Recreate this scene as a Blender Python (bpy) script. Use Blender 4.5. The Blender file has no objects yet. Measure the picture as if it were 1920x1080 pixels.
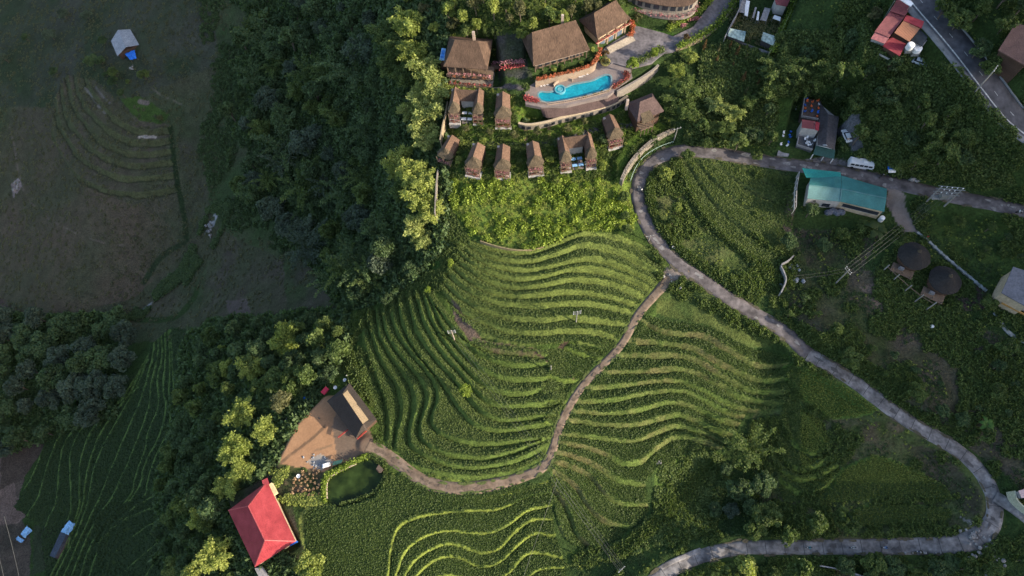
import bpy, math, random
import numpy as np
from mathutils import Matrix, Vector
# ------------------------------------------------------------------ camera, sky, sun, exposure
sc = bpy.context.scene
C = sc.collection
CAMH = 200.0
F = 1280.0
zc = np.array([-60.0, 540.0, 1280.0]); zc /= np.linalg.norm(zc)
xc = np.array([1.0, 0, 0]) - zc[0] * zc; xc /= np.linalg.norm(xc)
yc = np.cross(zc, xc)
R = np.array([xc, yc, zc])                       # camera axes -> world axes
cam = bpy.data.cameras.new('camera'); cam.lens = 36.0 * F / 1920; cam.sensor_width = 36
cam.clip_start = 1; cam.clip_end = 6000
co = bpy.data.objects.new('camera', cam); C.objects.link(co)
M4 = Matrix([list(map(float, R[i])) + [0.0] for i in range(3)] + [[0, 0, 0, 1]])
M4.translation = Vector((0, 0, CAMH)); co.matrix_world = M4
sc.camera = co
SUN_EL = math.radians(22); SUN_AZ = math.radians(-20)   # azimuth measured from +x towards +y
SH = np.array([math.cos(SUN_AZ), math.sin(SUN_AZ)])
world = bpy.data.worlds.new("World"); sc.world = world; world.use_nodes = True
wn = world.node_tree.nodes; bg = wn['Background']
sky = wn.new('ShaderNodeTexSky'); sky.sky_type = 'NISHITA'; sky.sun_disc = False
sky.sun_elevation = SUN_EL; sky.sun_rotation = math.radians(90) - SUN_AZ; sky.air_density = 1.0; sky.dust_density = 2.5
world.node_tree.links.new(sky.outputs[0], bg.inputs[0]); bg.inputs[1].default_value = 0.145
sl = bpy.data.lights.new('sun', 'SUN'); sl.energy = 3.9; sl.angle = math.radians(0.6); sl.color = (1.0, 0.86, 0.66)
so = bpy.data.objects.new('sun', sl); C.objects.link(so)
sd = Vector((math.cos(SUN_EL) * SH[0], math.cos(SUN_EL) * SH[1], math.sin(SUN_EL)))
so.rotation_euler = sd.to_track_quat('Z', 'Y').to_euler(); so.location = (0, 0, 400)
sc.view_settings.view_transform = 'Standard'; sc.view_settings.look = 'None'
sc.view_settings.exposure = 1.2; sc.view_settings.gamma = 1
sc.render.resolution_x = 1920; sc.render.resolution_y = 1080
try: sc.cycles.max_bounces = 5
except Exception: pass
rng = np.random.default_rng(7); random.seed(7)
# ------------------------------------------------------------------ camera <-> world maths
def ray(px, py):
    d = np.stack([np.asarray(px, float) - 960, 540 - np.asarray(py, float), np.full(np.shape(px), -F)], -1)
    return d @ R.T
def W(px, py, z):                                # point on a pixel's ray at height z
    d = ray(px, py); t = (np.asarray(z, float) - CAMH) / d[..., 2]
    return np.stack([d[..., 0] * t, d[..., 1] * t, np.broadcast_to(np.asarray(z, float), t.shape)], -1)
def proj(x, y, z):
    p = np.stack([x, y, z - CAMH], -1) @ R
    return 960 + F * p[..., 0] / -p[..., 2], 540 - F * p[..., 1] / -p[..., 2]
_lat = np.random.default_rng(3).random((256, 256))
def vn(x, y, s, seed=0):
    x = x / s + seed * 17.3; y = y / s + seed * 5.7
    i = np.floor(x).astype(int); j = np.floor(y).astype(int); fx = x - i; fy = y - j
    fx = fx * fx * (3 - 2 * fx); fy = fy * fy * (3 - 2 * fy)
    a = _lat[i % 256, j % 256]; b = _lat[(i + 1) % 256, j % 256]; c = _lat[i % 256, (j + 1) % 256]; d = _lat[(i + 1) % 256, (j + 1) % 256]
    return (a * (1 - fx) + b * fx) * (1 - fy) + (c * (1 - fx) + d * fx) * fy
def fbm(x, y, s, seed=0, o=4):
    r = 0; w = 0.5
    for k in range(o): r = r + w * (vn(x, y, s / 2 ** k, seed + k * 3) - 0.5); w *= 0.55
    return r
# ------------------------------------------------------------------ terrain heights: control points (pixel x, pixel y, height)
CP = [(1000,900,0),(1000,780,3.2),(1000,660,7),(1000,560,12),(1000,470,16.5),(900,470,15),(1150,450,16.5),(870,560,9),(900,620,6),(880,700,3.5),
(800,700,1),(760,620,1),(740,560,0),(680,650,-3.5),(700,740,-4),(745,820,-2.5),(800,880,-1),(900,915,0),(1030,880,1),(1100,700,5),(1190,590,9.5),
(1265,505,13.5),(1200,400,15.5),(1200,330,17),(1260,285,18.5),(1440,308,19),(1700,348,22),(1900,390,25),(1380,562,13),(1500,645,12),(1700,782,10),
(1850,900,8),(1870,960,7.3),(1830,1012,6.4),(1750,1025,5),(1500,1025,2),(1300,1045,0),(1200,1090,-1),(1300,600,9.5),(1380,650,8),(1250,740,3),(1150,760,3),
(1250,812,-1),(1200,850,-0.5),(1120,880,-0.8),(1200,910,-3.5),(1230,960,-5.5),(1150,1000,-5),(1340,890,-5),(1390,950,-5),(1330,970,-6),(1480,650,8),(1450,720,3.5),(1400,780,-0.5),
(1560,730,6.5),(1520,800,2),(1500,870,-1),(1560,860,1),(1650,900,1.5),(1650,975,0.5),(1750,900,3),(1620,830,4.5),(1780,980,3.5),(850,940,-0.6),(900,1000,-3),(900,1065,-5.5),(650,1000,-1.4),(620,960,-1.4),
(1030,960,-2.5),(1010,1060,-6),(740,1075,-2),(1050,1070,-6.5),(660,905,-1.6),(590,830,-3),(660,775,-2.5),(490,985,-5.5),(570,910,-3.5),(580,1050,-4),
(440,860,-13),(360,800,-31),(390,950,-20),(330,960,-34),(400,1060,-20),(250,850,-50),(150,950,-58),(45,1000,-61),(0,950,-62),(230,1040,-54),(250,700,-53),(330,620,-58),(100,700,-58),(0,600,-62),(0,780,-60),
(430,540,-60),(380,430,-66),(270,580,-69),(200,450,-58),(100,350,-58),(200,230,-46),(235,90,-40),(50,50,-48),(0,400,-66),(0,200,-58),(0,0,-52),(200,0,-40),(400,30,-42),(330,200,-50),(340,320,-58),
(500,200,-46),(480,80,-44),(600,100,-24),(600,300,-34),(500,350,-52),(620,450,-36),(700,300,-13),(690,100,-2),(740,40,22),(690,10,6),(765,200,13),(775,330,12),(830,250,18),(832,380,16.5),(830,450,14),(780,430,10),(770,490,4),(720,540,-4),
(640,560,-20),(560,560,-36),(640,650,-8),(560,690,-13),(480,650,-26),(420,620,-44),(500,780,-9),
(900,430,16.5),(1000,400,18),(860,335,20),(1000,340,20),(1150,330,18.5),(940,262,22.5),(850,230,22.5),(1100,240,22.5),(1080,165,29),(1000,190,27.5),(1050,110,31.5),(880,150,27.5),
(1150,80,30.5),(1230,60,30.5),(1350,20,32),(900,30,37),(1000,20,39),(1250,0,33.5),(750,-20,20),(830,60,31),(1300,150,26),(1300,230,22),(1230,240,20),(1420,60,32),(1400,230,21),(1500,250,22.5),(1600,250,26),
(1560,120,34),(1690,60,44),(1780,60,49),(1850,150,47),(1910,220,44),(1700,250,32),(1850,320,30),(1350,350,17),(1350,450,14.5),(1480,450,14),(1560,500,14),(1700,480,19),(1800,520,18),(1905,570,20),
(1700,600,13.5),(1850,700,13),(1900,850,10.5),(1890,100,51),(1910,0,58),(1600,0,44),(1600,1080,1),(1800,1080,4),(1400,1080,-3),(1920,1080,6),(1000,1150,-7),(600,1150,-6),(1400,1160,-5),(1800,1160,3)]
cp = np.array(CP, float); _l = (cp[:, 0] < 450) & (cp[:, 2] < -25); cp[_l, 2] -= (450 - cp[_l, 0]) * 0.085; cw = W(cp[:, 0], cp[:, 1], cp[:, 2])
ex = []
for (a, b, z) in [(-460,-60,-110),(-480,100,-135),(-490,300,-130),(-300,380,-100),(-150,370,-10),(0,350,48),(140,340,75),(240,300,85),(260,150,45),(250,0,14),(240,-70,8),(0,-90,-9),(-150,-80,-22),(-300,-80,-60)]: ex.append((a, b, z))
ex = np.array(ex, float); PX = np.vstack([cw[:, :2], ex[:, :2]]); PZ = np.concatenate([cp[:, 2], ex[:, 2]])
def tps(r2): return 0.5 * r2 * np.log(r2 + 1e-9)
n = len(PX); A = np.zeros((n + 3, n + 3)); S = 100.0
dd = ((PX[:, None] - PX[None]) ** 2).sum(-1) / S ** 2
A[:n, :n] = tps(dd) + np.eye(n) * 0.0006; A[:n, n] = 1; A[:n, n + 1:] = PX / S; A[n, :n] = 1; A[n + 1:, :n] = (PX / S).T
wt = np.linalg.solve(A, np.concatenate([PZ, [0, 0, 0]]))
X0, X1, Y0, Y1 = -440.0, 220.0, -70.0, 330.0
cx = np.arange(X0, X1 + .1, 4.0); cy = np.arange(Y0, Y1 + .1, 4.0)
CX, CY = np.meshgrid(cx, cy, indexing='ij'); q = np.stack([CX.ravel(), CY.ravel()], -1)
d2 = ((q[:, None] - PX[None]) ** 2).sum(-1) / S ** 2
CZ = (tps(d2) @ wt[:n] + wt[n] + q @ wt[n + 1:] / S).reshape(CX.shape)
def bil(Z, x0, y0, st, x, y):
    fx = np.clip((x - x0) / st, 0, Z.shape[0] - 1.001); fy = np.clip((y - y0) / st, 0, Z.shape[1] - 1.001)
    i = fx.astype(int); j = fy.astype(int); fx = fx - i; fy = fy - j
    return (Z[i, j] * (1 - fx) + Z[i + 1, j] * fx) * (1 - fy) + (Z[i, j + 1] * (1 - fx) + Z[i + 1, j + 1] * fx) * fy
def zbase(x, y): return bil(CZ, X0, Y0, 4.0, np.asarray(x, float), np.asarray(y, float))
ST = 0.45
gx = np.arange(-400.0, 190.0, ST); gy = np.arange(-45.0, 326.0, ST)
GX, GY = np.meshgrid(gx, gy, indexing='ij'); GZ = zbase(GX, GY)
U, V = proj(GX, GY, GZ)
def march(px, py, zf):
    px = np.atleast_1d(np.asarray(px, float)); py = np.atleast_1d(np.asarray(py, float))
    d = ray(px, py); d = d / -d[:, 2:3]; t = np.full(len(px), 130.0); done = np.zeros(len(px), bool)
    for k in range(400):
        p = d * t[:, None]; under = (CAMH + p[:, 2]) < zf(p[:, 0], p[:, 1]); done |= under
        t = np.where(done, t, t + 0.5)
        if done.all(): break
    lo = t - 0.5; hi = t.copy()
    for k in range(12):
        m = (lo + hi) / 2; p = d * m[:, None]; u_ = (CAMH + p[:, 2]) < zf(p[:, 0], p[:, 1]); hi = np.where(u_, m, hi); lo = np.where(u_, lo, m)
    p = d * hi[:, None]; return np.stack([p[:, 0], p[:, 1], p[:, 2] + CAMH], -1)
def Gb(px, py): return march(px, py, zbase)
def zfine(x, y): return bil(GZ, gx[0], gy[0], ST, np.asarray(x, float), np.asarray(y, float))
def G(px, py):
    r = march(px, py, zfine); return r[0] if np.ndim(px) == 0 else r
def zg(x, y): return float(zfine(x, y))
# ------------------------------------------------------------------ painting regions and terracing the terrain
def inpoly(u, v, poly):
    P = np.array(poly, float); m = np.zeros(u.shape, bool); x1, y1 = P[-1]
    for x2, y2 in P:
        if y1 != y2:
            c = ((y1 > v) != (y2 > v)); xi = (x2 - x1) * (v - y1) / (y2 - y1) + x1; m ^= c & (u < xi)
        x1, y1 = x2, y2
    return m
def smooth_line(pts, it=2):
    P = np.array(pts, float)
    for _ in range(it):
        a = P[:-1] * .75 + P[1:] * .25; b = P[:-1] * .25 + P[1:] * .75
        P = np.vstack([P[:1], np.stack([a, b], 1).reshape(-1, P.shape[1]), P[-1:]])
    return P
def sdist(u, v, line, ext=50):
    P = smooth_line(line, 2)
    a = P[0] + (P[0] - P[1]) / (np.linalg.norm(P[0] - P[1]) + 1e-6) * ext; b = P[-1] + (P[-1] - P[-2]) / (np.linalg.norm(P[-1] - P[-2]) + 1e-6) * ext
    if ext > 0: P = np.vstack([a, P, b])
    best = np.full(u.shape, 1e9); sg = np.ones(u.shape); tt = np.zeros(u.shape)
    for k in range(len(P) - 1):
        dx, dy = P[k + 1] - P[k]; L = dx * dx + dy * dy + 1e-9
        t = np.clip(((u - P[k, 0]) * dx + (v - P[k, 1]) * dy) / L, 0, 1); ex_ = u - P[k, 0] - t * dx; ey = v - P[k, 1] - t * dy
        d = ex_ * ex_ + ey * ey; m = d < best; best = np.where(m, d, best)
        sg = np.where(m, np.sign(dx * (v - P[k, 1]) - dy * (u - P[k, 0])), sg); tt = np.where(m, k + t, tt)
    return np.sqrt(best) * sg, tt, len(P)
N1 = fbm(GX, GY, 14, 1); N2 = fbm(GX, GY, 3.0, 5); N3 = fbm(GX, GY, 45, 9, 3)
COL = np.empty(GX.shape + (3,)); COL[:] = (0.034, 0.058, 0.017)
UJ = U + N2 * 7 + N1 * 6; VJ = V + fbm(GX, GY, 3.0, 11) * 7 + fbm(GX, GY, 14, 12) * 6
US = U + N2 * 1.5; VS = V + fbm(GX, GY, 3, 15) * 1.5
def bbox(poly, pad=12):
    P = np.array(poly, float); return (U > P[:, 0].min() - pad) & (U < P[:, 0].max() + pad) & (V > P[:, 1].min() - pad) & (V < P[:, 1].max() + pad)
def sel(poly, rough=True):
    bb = np.nonzero(bbox(poly)); a, b = (UJ, VJ) if rough else (US, VS)
    m = inpoly(a[bb], b[bb], poly); return bb[0][m], bb[1][m]
def paint(poly, col, rough=True, a=1.0, var=0.0, col2=None, s=8, seed=2):
    i = sel(poly, rough); c = np.array(col, float)[None]
    if col2 is not None:
        t = np.clip(0.5 + 2.4 * fbm(GX[i], GY[i], s, seed), 0, 1)[:, None]; c = c * (1 - t) + np.array(col2)[None] * t
    COL[i] = COL[i] * (1 - a) + c * a
def along(line, wpx, col, a=1.0, seed=4, brk=0.0):
    P = np.array(line, float); bb = np.nonzero(bbox(line, wpx * 2 + 12)); d, _, _ = sdist(UJ[bb] * .4 + U[bb] * .6, VJ[bb] * .4 + V[bb] * .6, line, 0); d = np.abs(d)
    w = np.clip((wpx / 2 + 1 - d), 0, 1) * a
    if brk: w = w * np.clip((vn(GX[bb], GY[bb], 2.5, seed) - brk) * 6, 0, 1)
    w = w[:, None]; COL[bb] = COL[bb] * (1 - w) + np.array(col)[None] * w
RICE = (0.048, 0.088, 0.018); RICE2 = (0.075, 0.115, 0.024); BUND = (0.15, 0.19, 0.045); GRASS = (0.085, 0.125, 0.032); DGRASS = (0.04, 0.07, 0.017)
SOIL = (0.085, 0.062, 0.045); DIRT = (0.33, 0.215, 0.14)
RICEMASK = np.zeros(GX.shape, bool)
def off(pts, ox, oy, s): return [(ox + x * s, oy + y * s) for x, y in pts]
def terr(poly, lines, h, w, rice=RICE, rice2=RICE2, riser=BUND, lip=0.12, thin=False, jit=1.0, riser2=None):
    i = sel(poly, False); u = U[i] + N1[i] * 3 * jit + N2[i] * 2.2; v = V[i] + fbm(GX[i], GY[i], 14, 12) * 3 * jit + fbm(GX[i], GY[i], 3., 21) * 2.2
    dp = np.full(u.shape, 1e9); dn = np.full(u.shape, 1e9)
    for L in lines:
        d, _, _ = sdist(u, v, L)
        dp = np.where(d > 0, np.minimum(dp, d), dp); dn = np.where(d <= 0, np.minimum(dn, -d), dn)
    dp = np.where(dp > 500, 14, dp); dn = np.where(dn > 500, 14, dn)
    ww = np.minimum(w * (.55 + .75 * vn(GX[i], GY[i], 7.0, 13) + .25 * vn(GX[i], GY[i], 2.0, 14)), 0.45 * (dp + dn)); t = np.clip(dp / ww, 0, 1); fr = (dp - ww) / (dp - ww + dn)
    add = np.where(t < 1, h / 2 - h * t, h * (np.clip(fr, 0, 1) - 0.5)) + lip * np.exp(-(np.minimum(dp, dn) / 2.0) ** 2) * (1 if not thin else 2)
    ditch = np.exp(-((dp - ww * 1.12 - .6) / 1.1) ** 2) * (0 if thin else 1); add = add - ditch * .28  # shadow line at the riser foot, painted dark and slightly dipped
    GZ[i] += add
    k = np.clip(0.5 + 2.2 * N1[i] + N2[i], 0, 1)[:, None]; c = np.array(rice) * (1 - k) + np.array(rice2) * k
    rs = np.array(riser)[None] * np.ones_like(c)
    if riser2 is not None:
        k2 = np.clip(0.5 + 3 * fbm(GX[i], GY[i], 9, 31), 0, 1)[:, None]; rs = rs * (1 - k2) + np.array(riser2) * k2
    m = np.clip((1.25 - dp / ww) * 3, 0, 1) if not thin else np.clip(2.4 - np.minimum(dp, dn) * 1.0, 0, 1)
    m = np.maximum(m, np.clip(1.6 - dn * .7, 0, 1) * 0.8); m = m * np.clip(.30 + 1.5 * vn(GX[i], GY[i], 1.3, 6) * (.5 + vn(GX[i], GY[i], 9, 8)), .2, 1); m = m[:, None]
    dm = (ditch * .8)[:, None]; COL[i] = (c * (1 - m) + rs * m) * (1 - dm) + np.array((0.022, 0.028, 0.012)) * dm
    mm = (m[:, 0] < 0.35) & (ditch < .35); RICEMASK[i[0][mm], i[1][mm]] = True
# ------------------------------------------------------------------ meshes, objects, tags
def arr_mesh(name, v, f, smooth=False, tint=None):
    me = bpy.data.meshes.new(name); v = np.asarray(v, np.float32); f = np.asarray(f, np.int32); k = f.shape[1]
    me.vertices.add(len(v)); me.vertices.foreach_set('co', v.ravel()); me.loops.add(f.size); me.loops.foreach_set('vertex_index', f.ravel())
    me.polygons.add(len(f)); me.polygons.foreach_set('loop_start', np.arange(0, f.size, k, dtype=np.int32)); me.polygons.foreach_set('loop_total', np.full(len(f), k, np.int32))
    if smooth: me.polygons.foreach_set('use_smooth', np.ones(len(f), bool))
    me.update(calc_edges=True)
    if tint is not None:
        a = me.attributes.new('tint', 'FLOAT', 'FACE'); a.data.foreach_set('value', np.asarray(tint, np.float32))
    return me
ORG = {}
def tag(o, label, cat, group=None, kind=None):
    if label: o['label'] = label
    if cat: o['category'] = cat
    if group: o['group'] = group
    if kind: o['kind'] = kind
    return o
def thing(name, label, cat, loc=(0, 0, 0), rz=0.0, group=None):
    o = bpy.data.objects.new(name, None); C.objects.link(o); o.location = tuple(map(float, loc)); o.rotation_euler = (0, 0, rz); o.empty_display_size = .5
    ORG[o.name] = np.array(loc, float); return tag(o, label, cat, group)
def link(name, me, mt=None, parent=None):
    o = bpy.data.objects.new(name, me); C.objects.link(o)
    if mt is not None and not me.materials: me.materials.append(mt)
    if parent is not None: o.parent = parent
    return o
def copy_tree(o, parent=None, loc=None, rz=None, scale=None, label=None, group=None):
    c = o.copy(); C.objects.link(c); c.parent = parent
    if loc is not None: c.location = tuple(map(float, loc))
    if rz is not None: c.rotation_euler = (0, 0, rz)
    if scale is not None: c.scale = scale if hasattr(scale, '__len__') else (scale,) * 3
    if label: c['label'] = label
    if group: c['group'] = group
    for ch in list(o.children):
        if ch.name not in DONE_COPY.get(o.name, ()): copy_tree(ch, c)
    return c
DONE_COPY = {}
class MB:
    def __init__(s): s.v = []; s.f = []
    def add(s, vs, fs):
        b = len(s.v); s.v += [tuple(map(float, p)) for p in vs]; s.f += [tuple(i + b for i in f) for f in fs]; return s
    def box(s, c, d, rz=0.0, tilt=None):
        cx_, cy_, cz_ = c; a, b, h = d[0] / 2, d[1] / 2, d[2] / 2; cr, sr = math.cos(rz), math.sin(rz); vs = []
        for z in (-h, h):
            for x, y in ((-a, -b), (a, -b), (a, b), (-a, b)): vs.append((cx_ + x * cr - y * sr, cy_ + x * sr + y * cr, cz_ + z))
        return s.add(vs, [(3, 2, 1, 0), (4, 5, 6, 7), (0, 1, 5, 4), (1, 2, 6, 5), (2, 3, 7, 6), (3, 0, 4, 7)])
    def prism(s, poly, z0, z1):
        n_ = len(poly); z0 = [z0] * n_ if not hasattr(z0, '__len__') else z0; z1 = [z1] * n_ if not hasattr(z1, '__len__') else z1
        ar = sum(poly[i][0] * poly[(i + 1) % n_][1] - poly[(i + 1) % n_][0] * poly[i][1] for i in range(n_))
        if ar < 0: poly = poly[::-1]; z0 = list(z0)[::-1]; z1 = list(z1)[::-1]
        vs = [(p[0], p[1], z0[i]) for i, p in enumerate(poly)] + [(p[0], p[1], z1[i]) for i, p in enumerate(poly)]
        return s.add(vs, [tuple(range(n_))[::-1], tuple(range(n_, 2 * n_))] + [(i, (i + 1) % n_, n_ + (i + 1) % n_, n_ + i) for i in range(n_)])
    def beam(s, a, b, w, h=None):                # square bar between two points
        a = Vector(a); b = Vector(b); d = (b - a); L = d.length
        if L < 1e-6: return s
        d.normalize(); up = Vector((0, 0, 1)) if abs(d.z) < .95 else Vector((0, 1, 0)); x = d.cross(up).normalized(); y = x.cross(d); h = h or w; vs = []
        for p in (a, b):
            for i_, j_ in ((-1, -1), (1, -1), (1, 1), (-1, 1)): vs.append(p + x * w / 2 * i_ + y * h / 2 * j_)
        return s.add(vs, [(3, 2, 1, 0), (4, 5, 6, 7), (0, 1, 5, 4), (1, 2, 6, 5), (2, 3, 7, 6), (3, 0, 4, 7)])
    def tube(s, pts, rs, n_=7, cap=True):
        pts = [Vector(p) for p in pts]; base = len(s.v); k = len(pts)
        for i_, p in enumerate(pts):
            d = (pts[min(i_ + 1, k - 1)] - pts[max(i_ - 1, 0)]).normalized(); up = Vector((0, 0, 1)) if abs(d.z) < .9 else Vector((1, 0, 0)); x = d.cross(up).normalized(); y = x.cross(d)
            r = rs[i_] if hasattr(rs, '__len__') else rs
            for j_ in range(n_): t = 2 * math.pi * j_ / n_; s.v.append(tuple(p + x * math.cos(t) * r + y * math.sin(t) * r))
        for i_ in range(k - 1):
            for j_ in range(n_): a = base + i_ * n_ + j_; b = base + i_ * n_ + (j_ + 1) % n_; s.f.append((a, b, b + n_, a + n_))
        if cap: s.f.append(tuple(base + j_ for j_ in range(n_))[::-1]); s.f.append(tuple(base + (k - 1) * n_ + j_ for j_ in range(n_)))
        return s
    def slab(s, quad, th=0.15):                   # polygon given by 3-D corners, thickened downwards
        n_ = len(quad); vs = list(quad) + [(p[0], p[1], p[2] - th) for p in quad]
        return s.add(vs, [tuple(range(n_)), tuple(range(2 * n_ - 1, n_ - 1, -1))] + [(i_, n_ + i_, n_ + (i_ + 1) % n_, (i_ + 1) % n_) for i_ in range(n_)])
    def lathe(s, prof, c=(0, 0, 0), n_=14):
        b = len(s.v)
        for r, z in prof:
            for j_ in range(n_): t = 2 * math.pi * j_ / n_; s.v.append((c[0] + r * math.cos(t), c[1] + r * math.sin(t), c[2] + z))
        for i_ in range(len(prof) - 1):
            for j_ in range(n_): a = b + i_ * n_ + j_; e = b + i_ * n_ + (j_ + 1) % n_; s.f.append((a, e, e + n_, a + n_))
        s.f.append(tuple(b + j_ for j_ in range(n_))[::-1]); s.f.append(tuple(b + (len(prof) - 1) * n_ + j_ for j_ in range(n_))); return s
    def obj(s, name, mt, parent=None, world=True, smooth=False):
        me = bpy.data.meshes.new(name); v = s.v
        if parent is not None and world:
            o_ = ORG[parent.name]; v = [(a - o_[0], b - o_[1], c - o_[2]) for a, b, c in v]
        me.from_pydata(v, [], s.f); me.materials.append(mt)
        if smooth: me.polygons.foreach_set('use_smooth', [True] * len(me.polygons))
        me.update(); o = link(name, me, None, parent)
        ORG[o.name] = ORG[parent.name] if (parent is not None and world) else np.zeros(3)
        return o
# ------------------------------------------------------------------ materials
def nt(name):
    m = bpy.data.materials.new(name); m.use_nodes = True; t = m.node_tree; b = t.nodes['Principled BSDF']; return m, t, b
def N(t, typ, **k):
    n_ = t.nodes.new(typ)
    for a, b in k.items(): setattr(n_, a, b)
    return n_
def mat(name, col, rough=.8, amt=.25, scale=3.0, bump=.0, stretch=None, rot=0.0, metal=0.0, col2=None, spec=.3, wave=None, amt2=.15, rand=0.0):
    m, t, b = nt(name); L = t.links.new
    tc = N(t, 'ShaderNodeTexCoord'); mp = N(t, 'ShaderNodeMapping'); L(tc.outputs['Object'], mp.inputs[0]); mp.inputs['Rotation'].default_value = (0, 0, rot)
    src = mp.outputs[0]
    if stretch:
        mp2 = N(t, 'ShaderNodeMapping'); L(src, mp2.inputs[0]); mp2.inputs['Scale'].default_value = stretch; s1 = mp2.outputs[0]
    else: s1 = src
    nz = N(t, 'ShaderNodeTexNoise'); nz.inputs['Scale'].default_value = scale; nz.inputs['Detail'].default_value = 6; L(s1, nz.inputs[0])
    n2 = N(t, 'ShaderNodeTexNoise'); n2.inputs['Scale'].default_value = .35; n2.inputs['Detail'].default_value = 4; L(src, n2.inputs[0])
    r1 = N(t, 'ShaderNodeMapRange'); L(nz.outputs[0], r1.inputs[0]); r1.inputs[1].default_value = .3; r1.inputs[2].default_value = .7; r1.inputs[3].default_value = 1 - amt; r1.inputs[4].default_value = 1 + amt
    r2 = N(t, 'ShaderNodeMapRange'); L(n2.outputs[0], r2.inputs[0]); r2.inputs[1].default_value = .3; r2.inputs[2].default_value = .7; r2.inputs[3].default_value = 1 - amt2; r2.inputs[4].default_value = 1 + amt2
    mu = N(t, 'ShaderNodeMath', operation='MULTIPLY'); L(r1.outputs[0], mu.inputs[0]); L(r2.outputs[0], mu.inputs[1]); val = mu.outputs[0]
    if rand:
        oi = N(t, 'ShaderNodeObjectInfo'); r3 = N(t, 'ShaderNodeMapRange'); L(oi.outputs['Random'], r3.inputs[0]); r3.inputs[3].default_value = 1 - rand; r3.inputs[4].default_value = 1 + rand
        m3 = N(t, 'ShaderNodeMath', operation='MULTIPLY'); L(val, m3.inputs[0]); L(r3.outputs[0], m3.inputs[1]); val = m3.outputs[0]
    bc = N(t, 'ShaderNodeMix', data_type='RGBA'); bc.inputs[6].default_value = (*col, 1); bc.inputs[7].default_value = (*(col2 or col), 1); L(n2.outputs[0], bc.inputs[0])
    vm = N(t, 'ShaderNodeVectorMath', operation='SCALE'); L(bc.outputs[2], vm.inputs[0]); L(val, vm.inputs['Scale']); L(vm.outputs[0], b.inputs['Base Color'])
    b.inputs['Roughness'].default_value = rough; b.inputs['Metallic'].default_value = metal; b.inputs['Specular IOR Level'].default_value = spec
    h = nz.outputs[0]
    if wave:
        wv = N(t, 'ShaderNodeTexWave', wave_type='BANDS', bands_direction=wave[0]); wv.inputs['Scale'].default_value = wave[1]; wv.inputs['Distortion'].default_value = 0.0; L(src, wv.inputs[0]); h = wv.outputs[0]
    if bump:
        bp_ = N(t, 'ShaderNodeBump'); bp_.inputs['Strength'].default_value = 1.0; bp_.inputs['Distance'].default_value = bump; L(h, bp_.inputs['Height']); L(bp_.outputs[0], b.inputs['Normal'])
    return m
def leafmat(name, col, col2, trans=.35, var=.45):
    m, t, b = nt(name); L = t.links.new
    at = N(t, 'ShaderNodeAttribute', attribute_name='tint'); oi = N(t, 'ShaderNodeObjectInfo')
    mx = N(t, 'ShaderNodeMix', data_type='RGBA'); mx.inputs[6].default_value = (*col, 1); mx.inputs[7].default_value = (*col2, 1)
    ad = N(t, 'ShaderNodeMath', operation='ADD'); L(at.outputs['Fac'], ad.inputs[0]); s_ = N(t, 'ShaderNodeMath', operation='MULTIPLY_ADD'); L(oi.outputs['Random'], s_.inputs[0]); s_.inputs[1].default_value = .6; s_.inputs[2].default_value = -.3; L(s_.outputs[0], ad.inputs[1])
    ad.use_clamp = True; L(ad.outputs[0], mx.inputs[0])
    r = N(t, 'ShaderNodeMapRange'); L(at.outputs['Fac'], r.inputs[0]); r.inputs[3].default_value = 1 - var; r.inputs[4].default_value = 1 + var
    vm = N(t, 'ShaderNodeVectorMath', operation='SCALE'); L(mx.outputs[2], vm.inputs[0]); L(r.outputs[0], vm.inputs['Scale'])
    L(vm.outputs[0], b.inputs['Base Color']); b.inputs['Roughness'].default_value = .6; b.inputs['Specular IOR Level'].default_value = .25
    tr = N(t, 'ShaderNodeBsdfTranslucent'); tv = N(t, 'ShaderNodeVectorMath', operation='MULTIPLY'); L(vm.outputs[0], tv.inputs[0]); tv.inputs[1].default_value = (1.25, 1.35, .6); L(tv.outputs[0], tr.inputs[0])
    ms = N(t, 'ShaderNodeMixShader'); ms.inputs[0].default_value = trans; L(b.outputs[0], ms.inputs[1]); L(tr.outputs[0], ms.inputs[2]); L(ms.outputs[0], t.nodes['Material Output'].inputs[0]); return m
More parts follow.
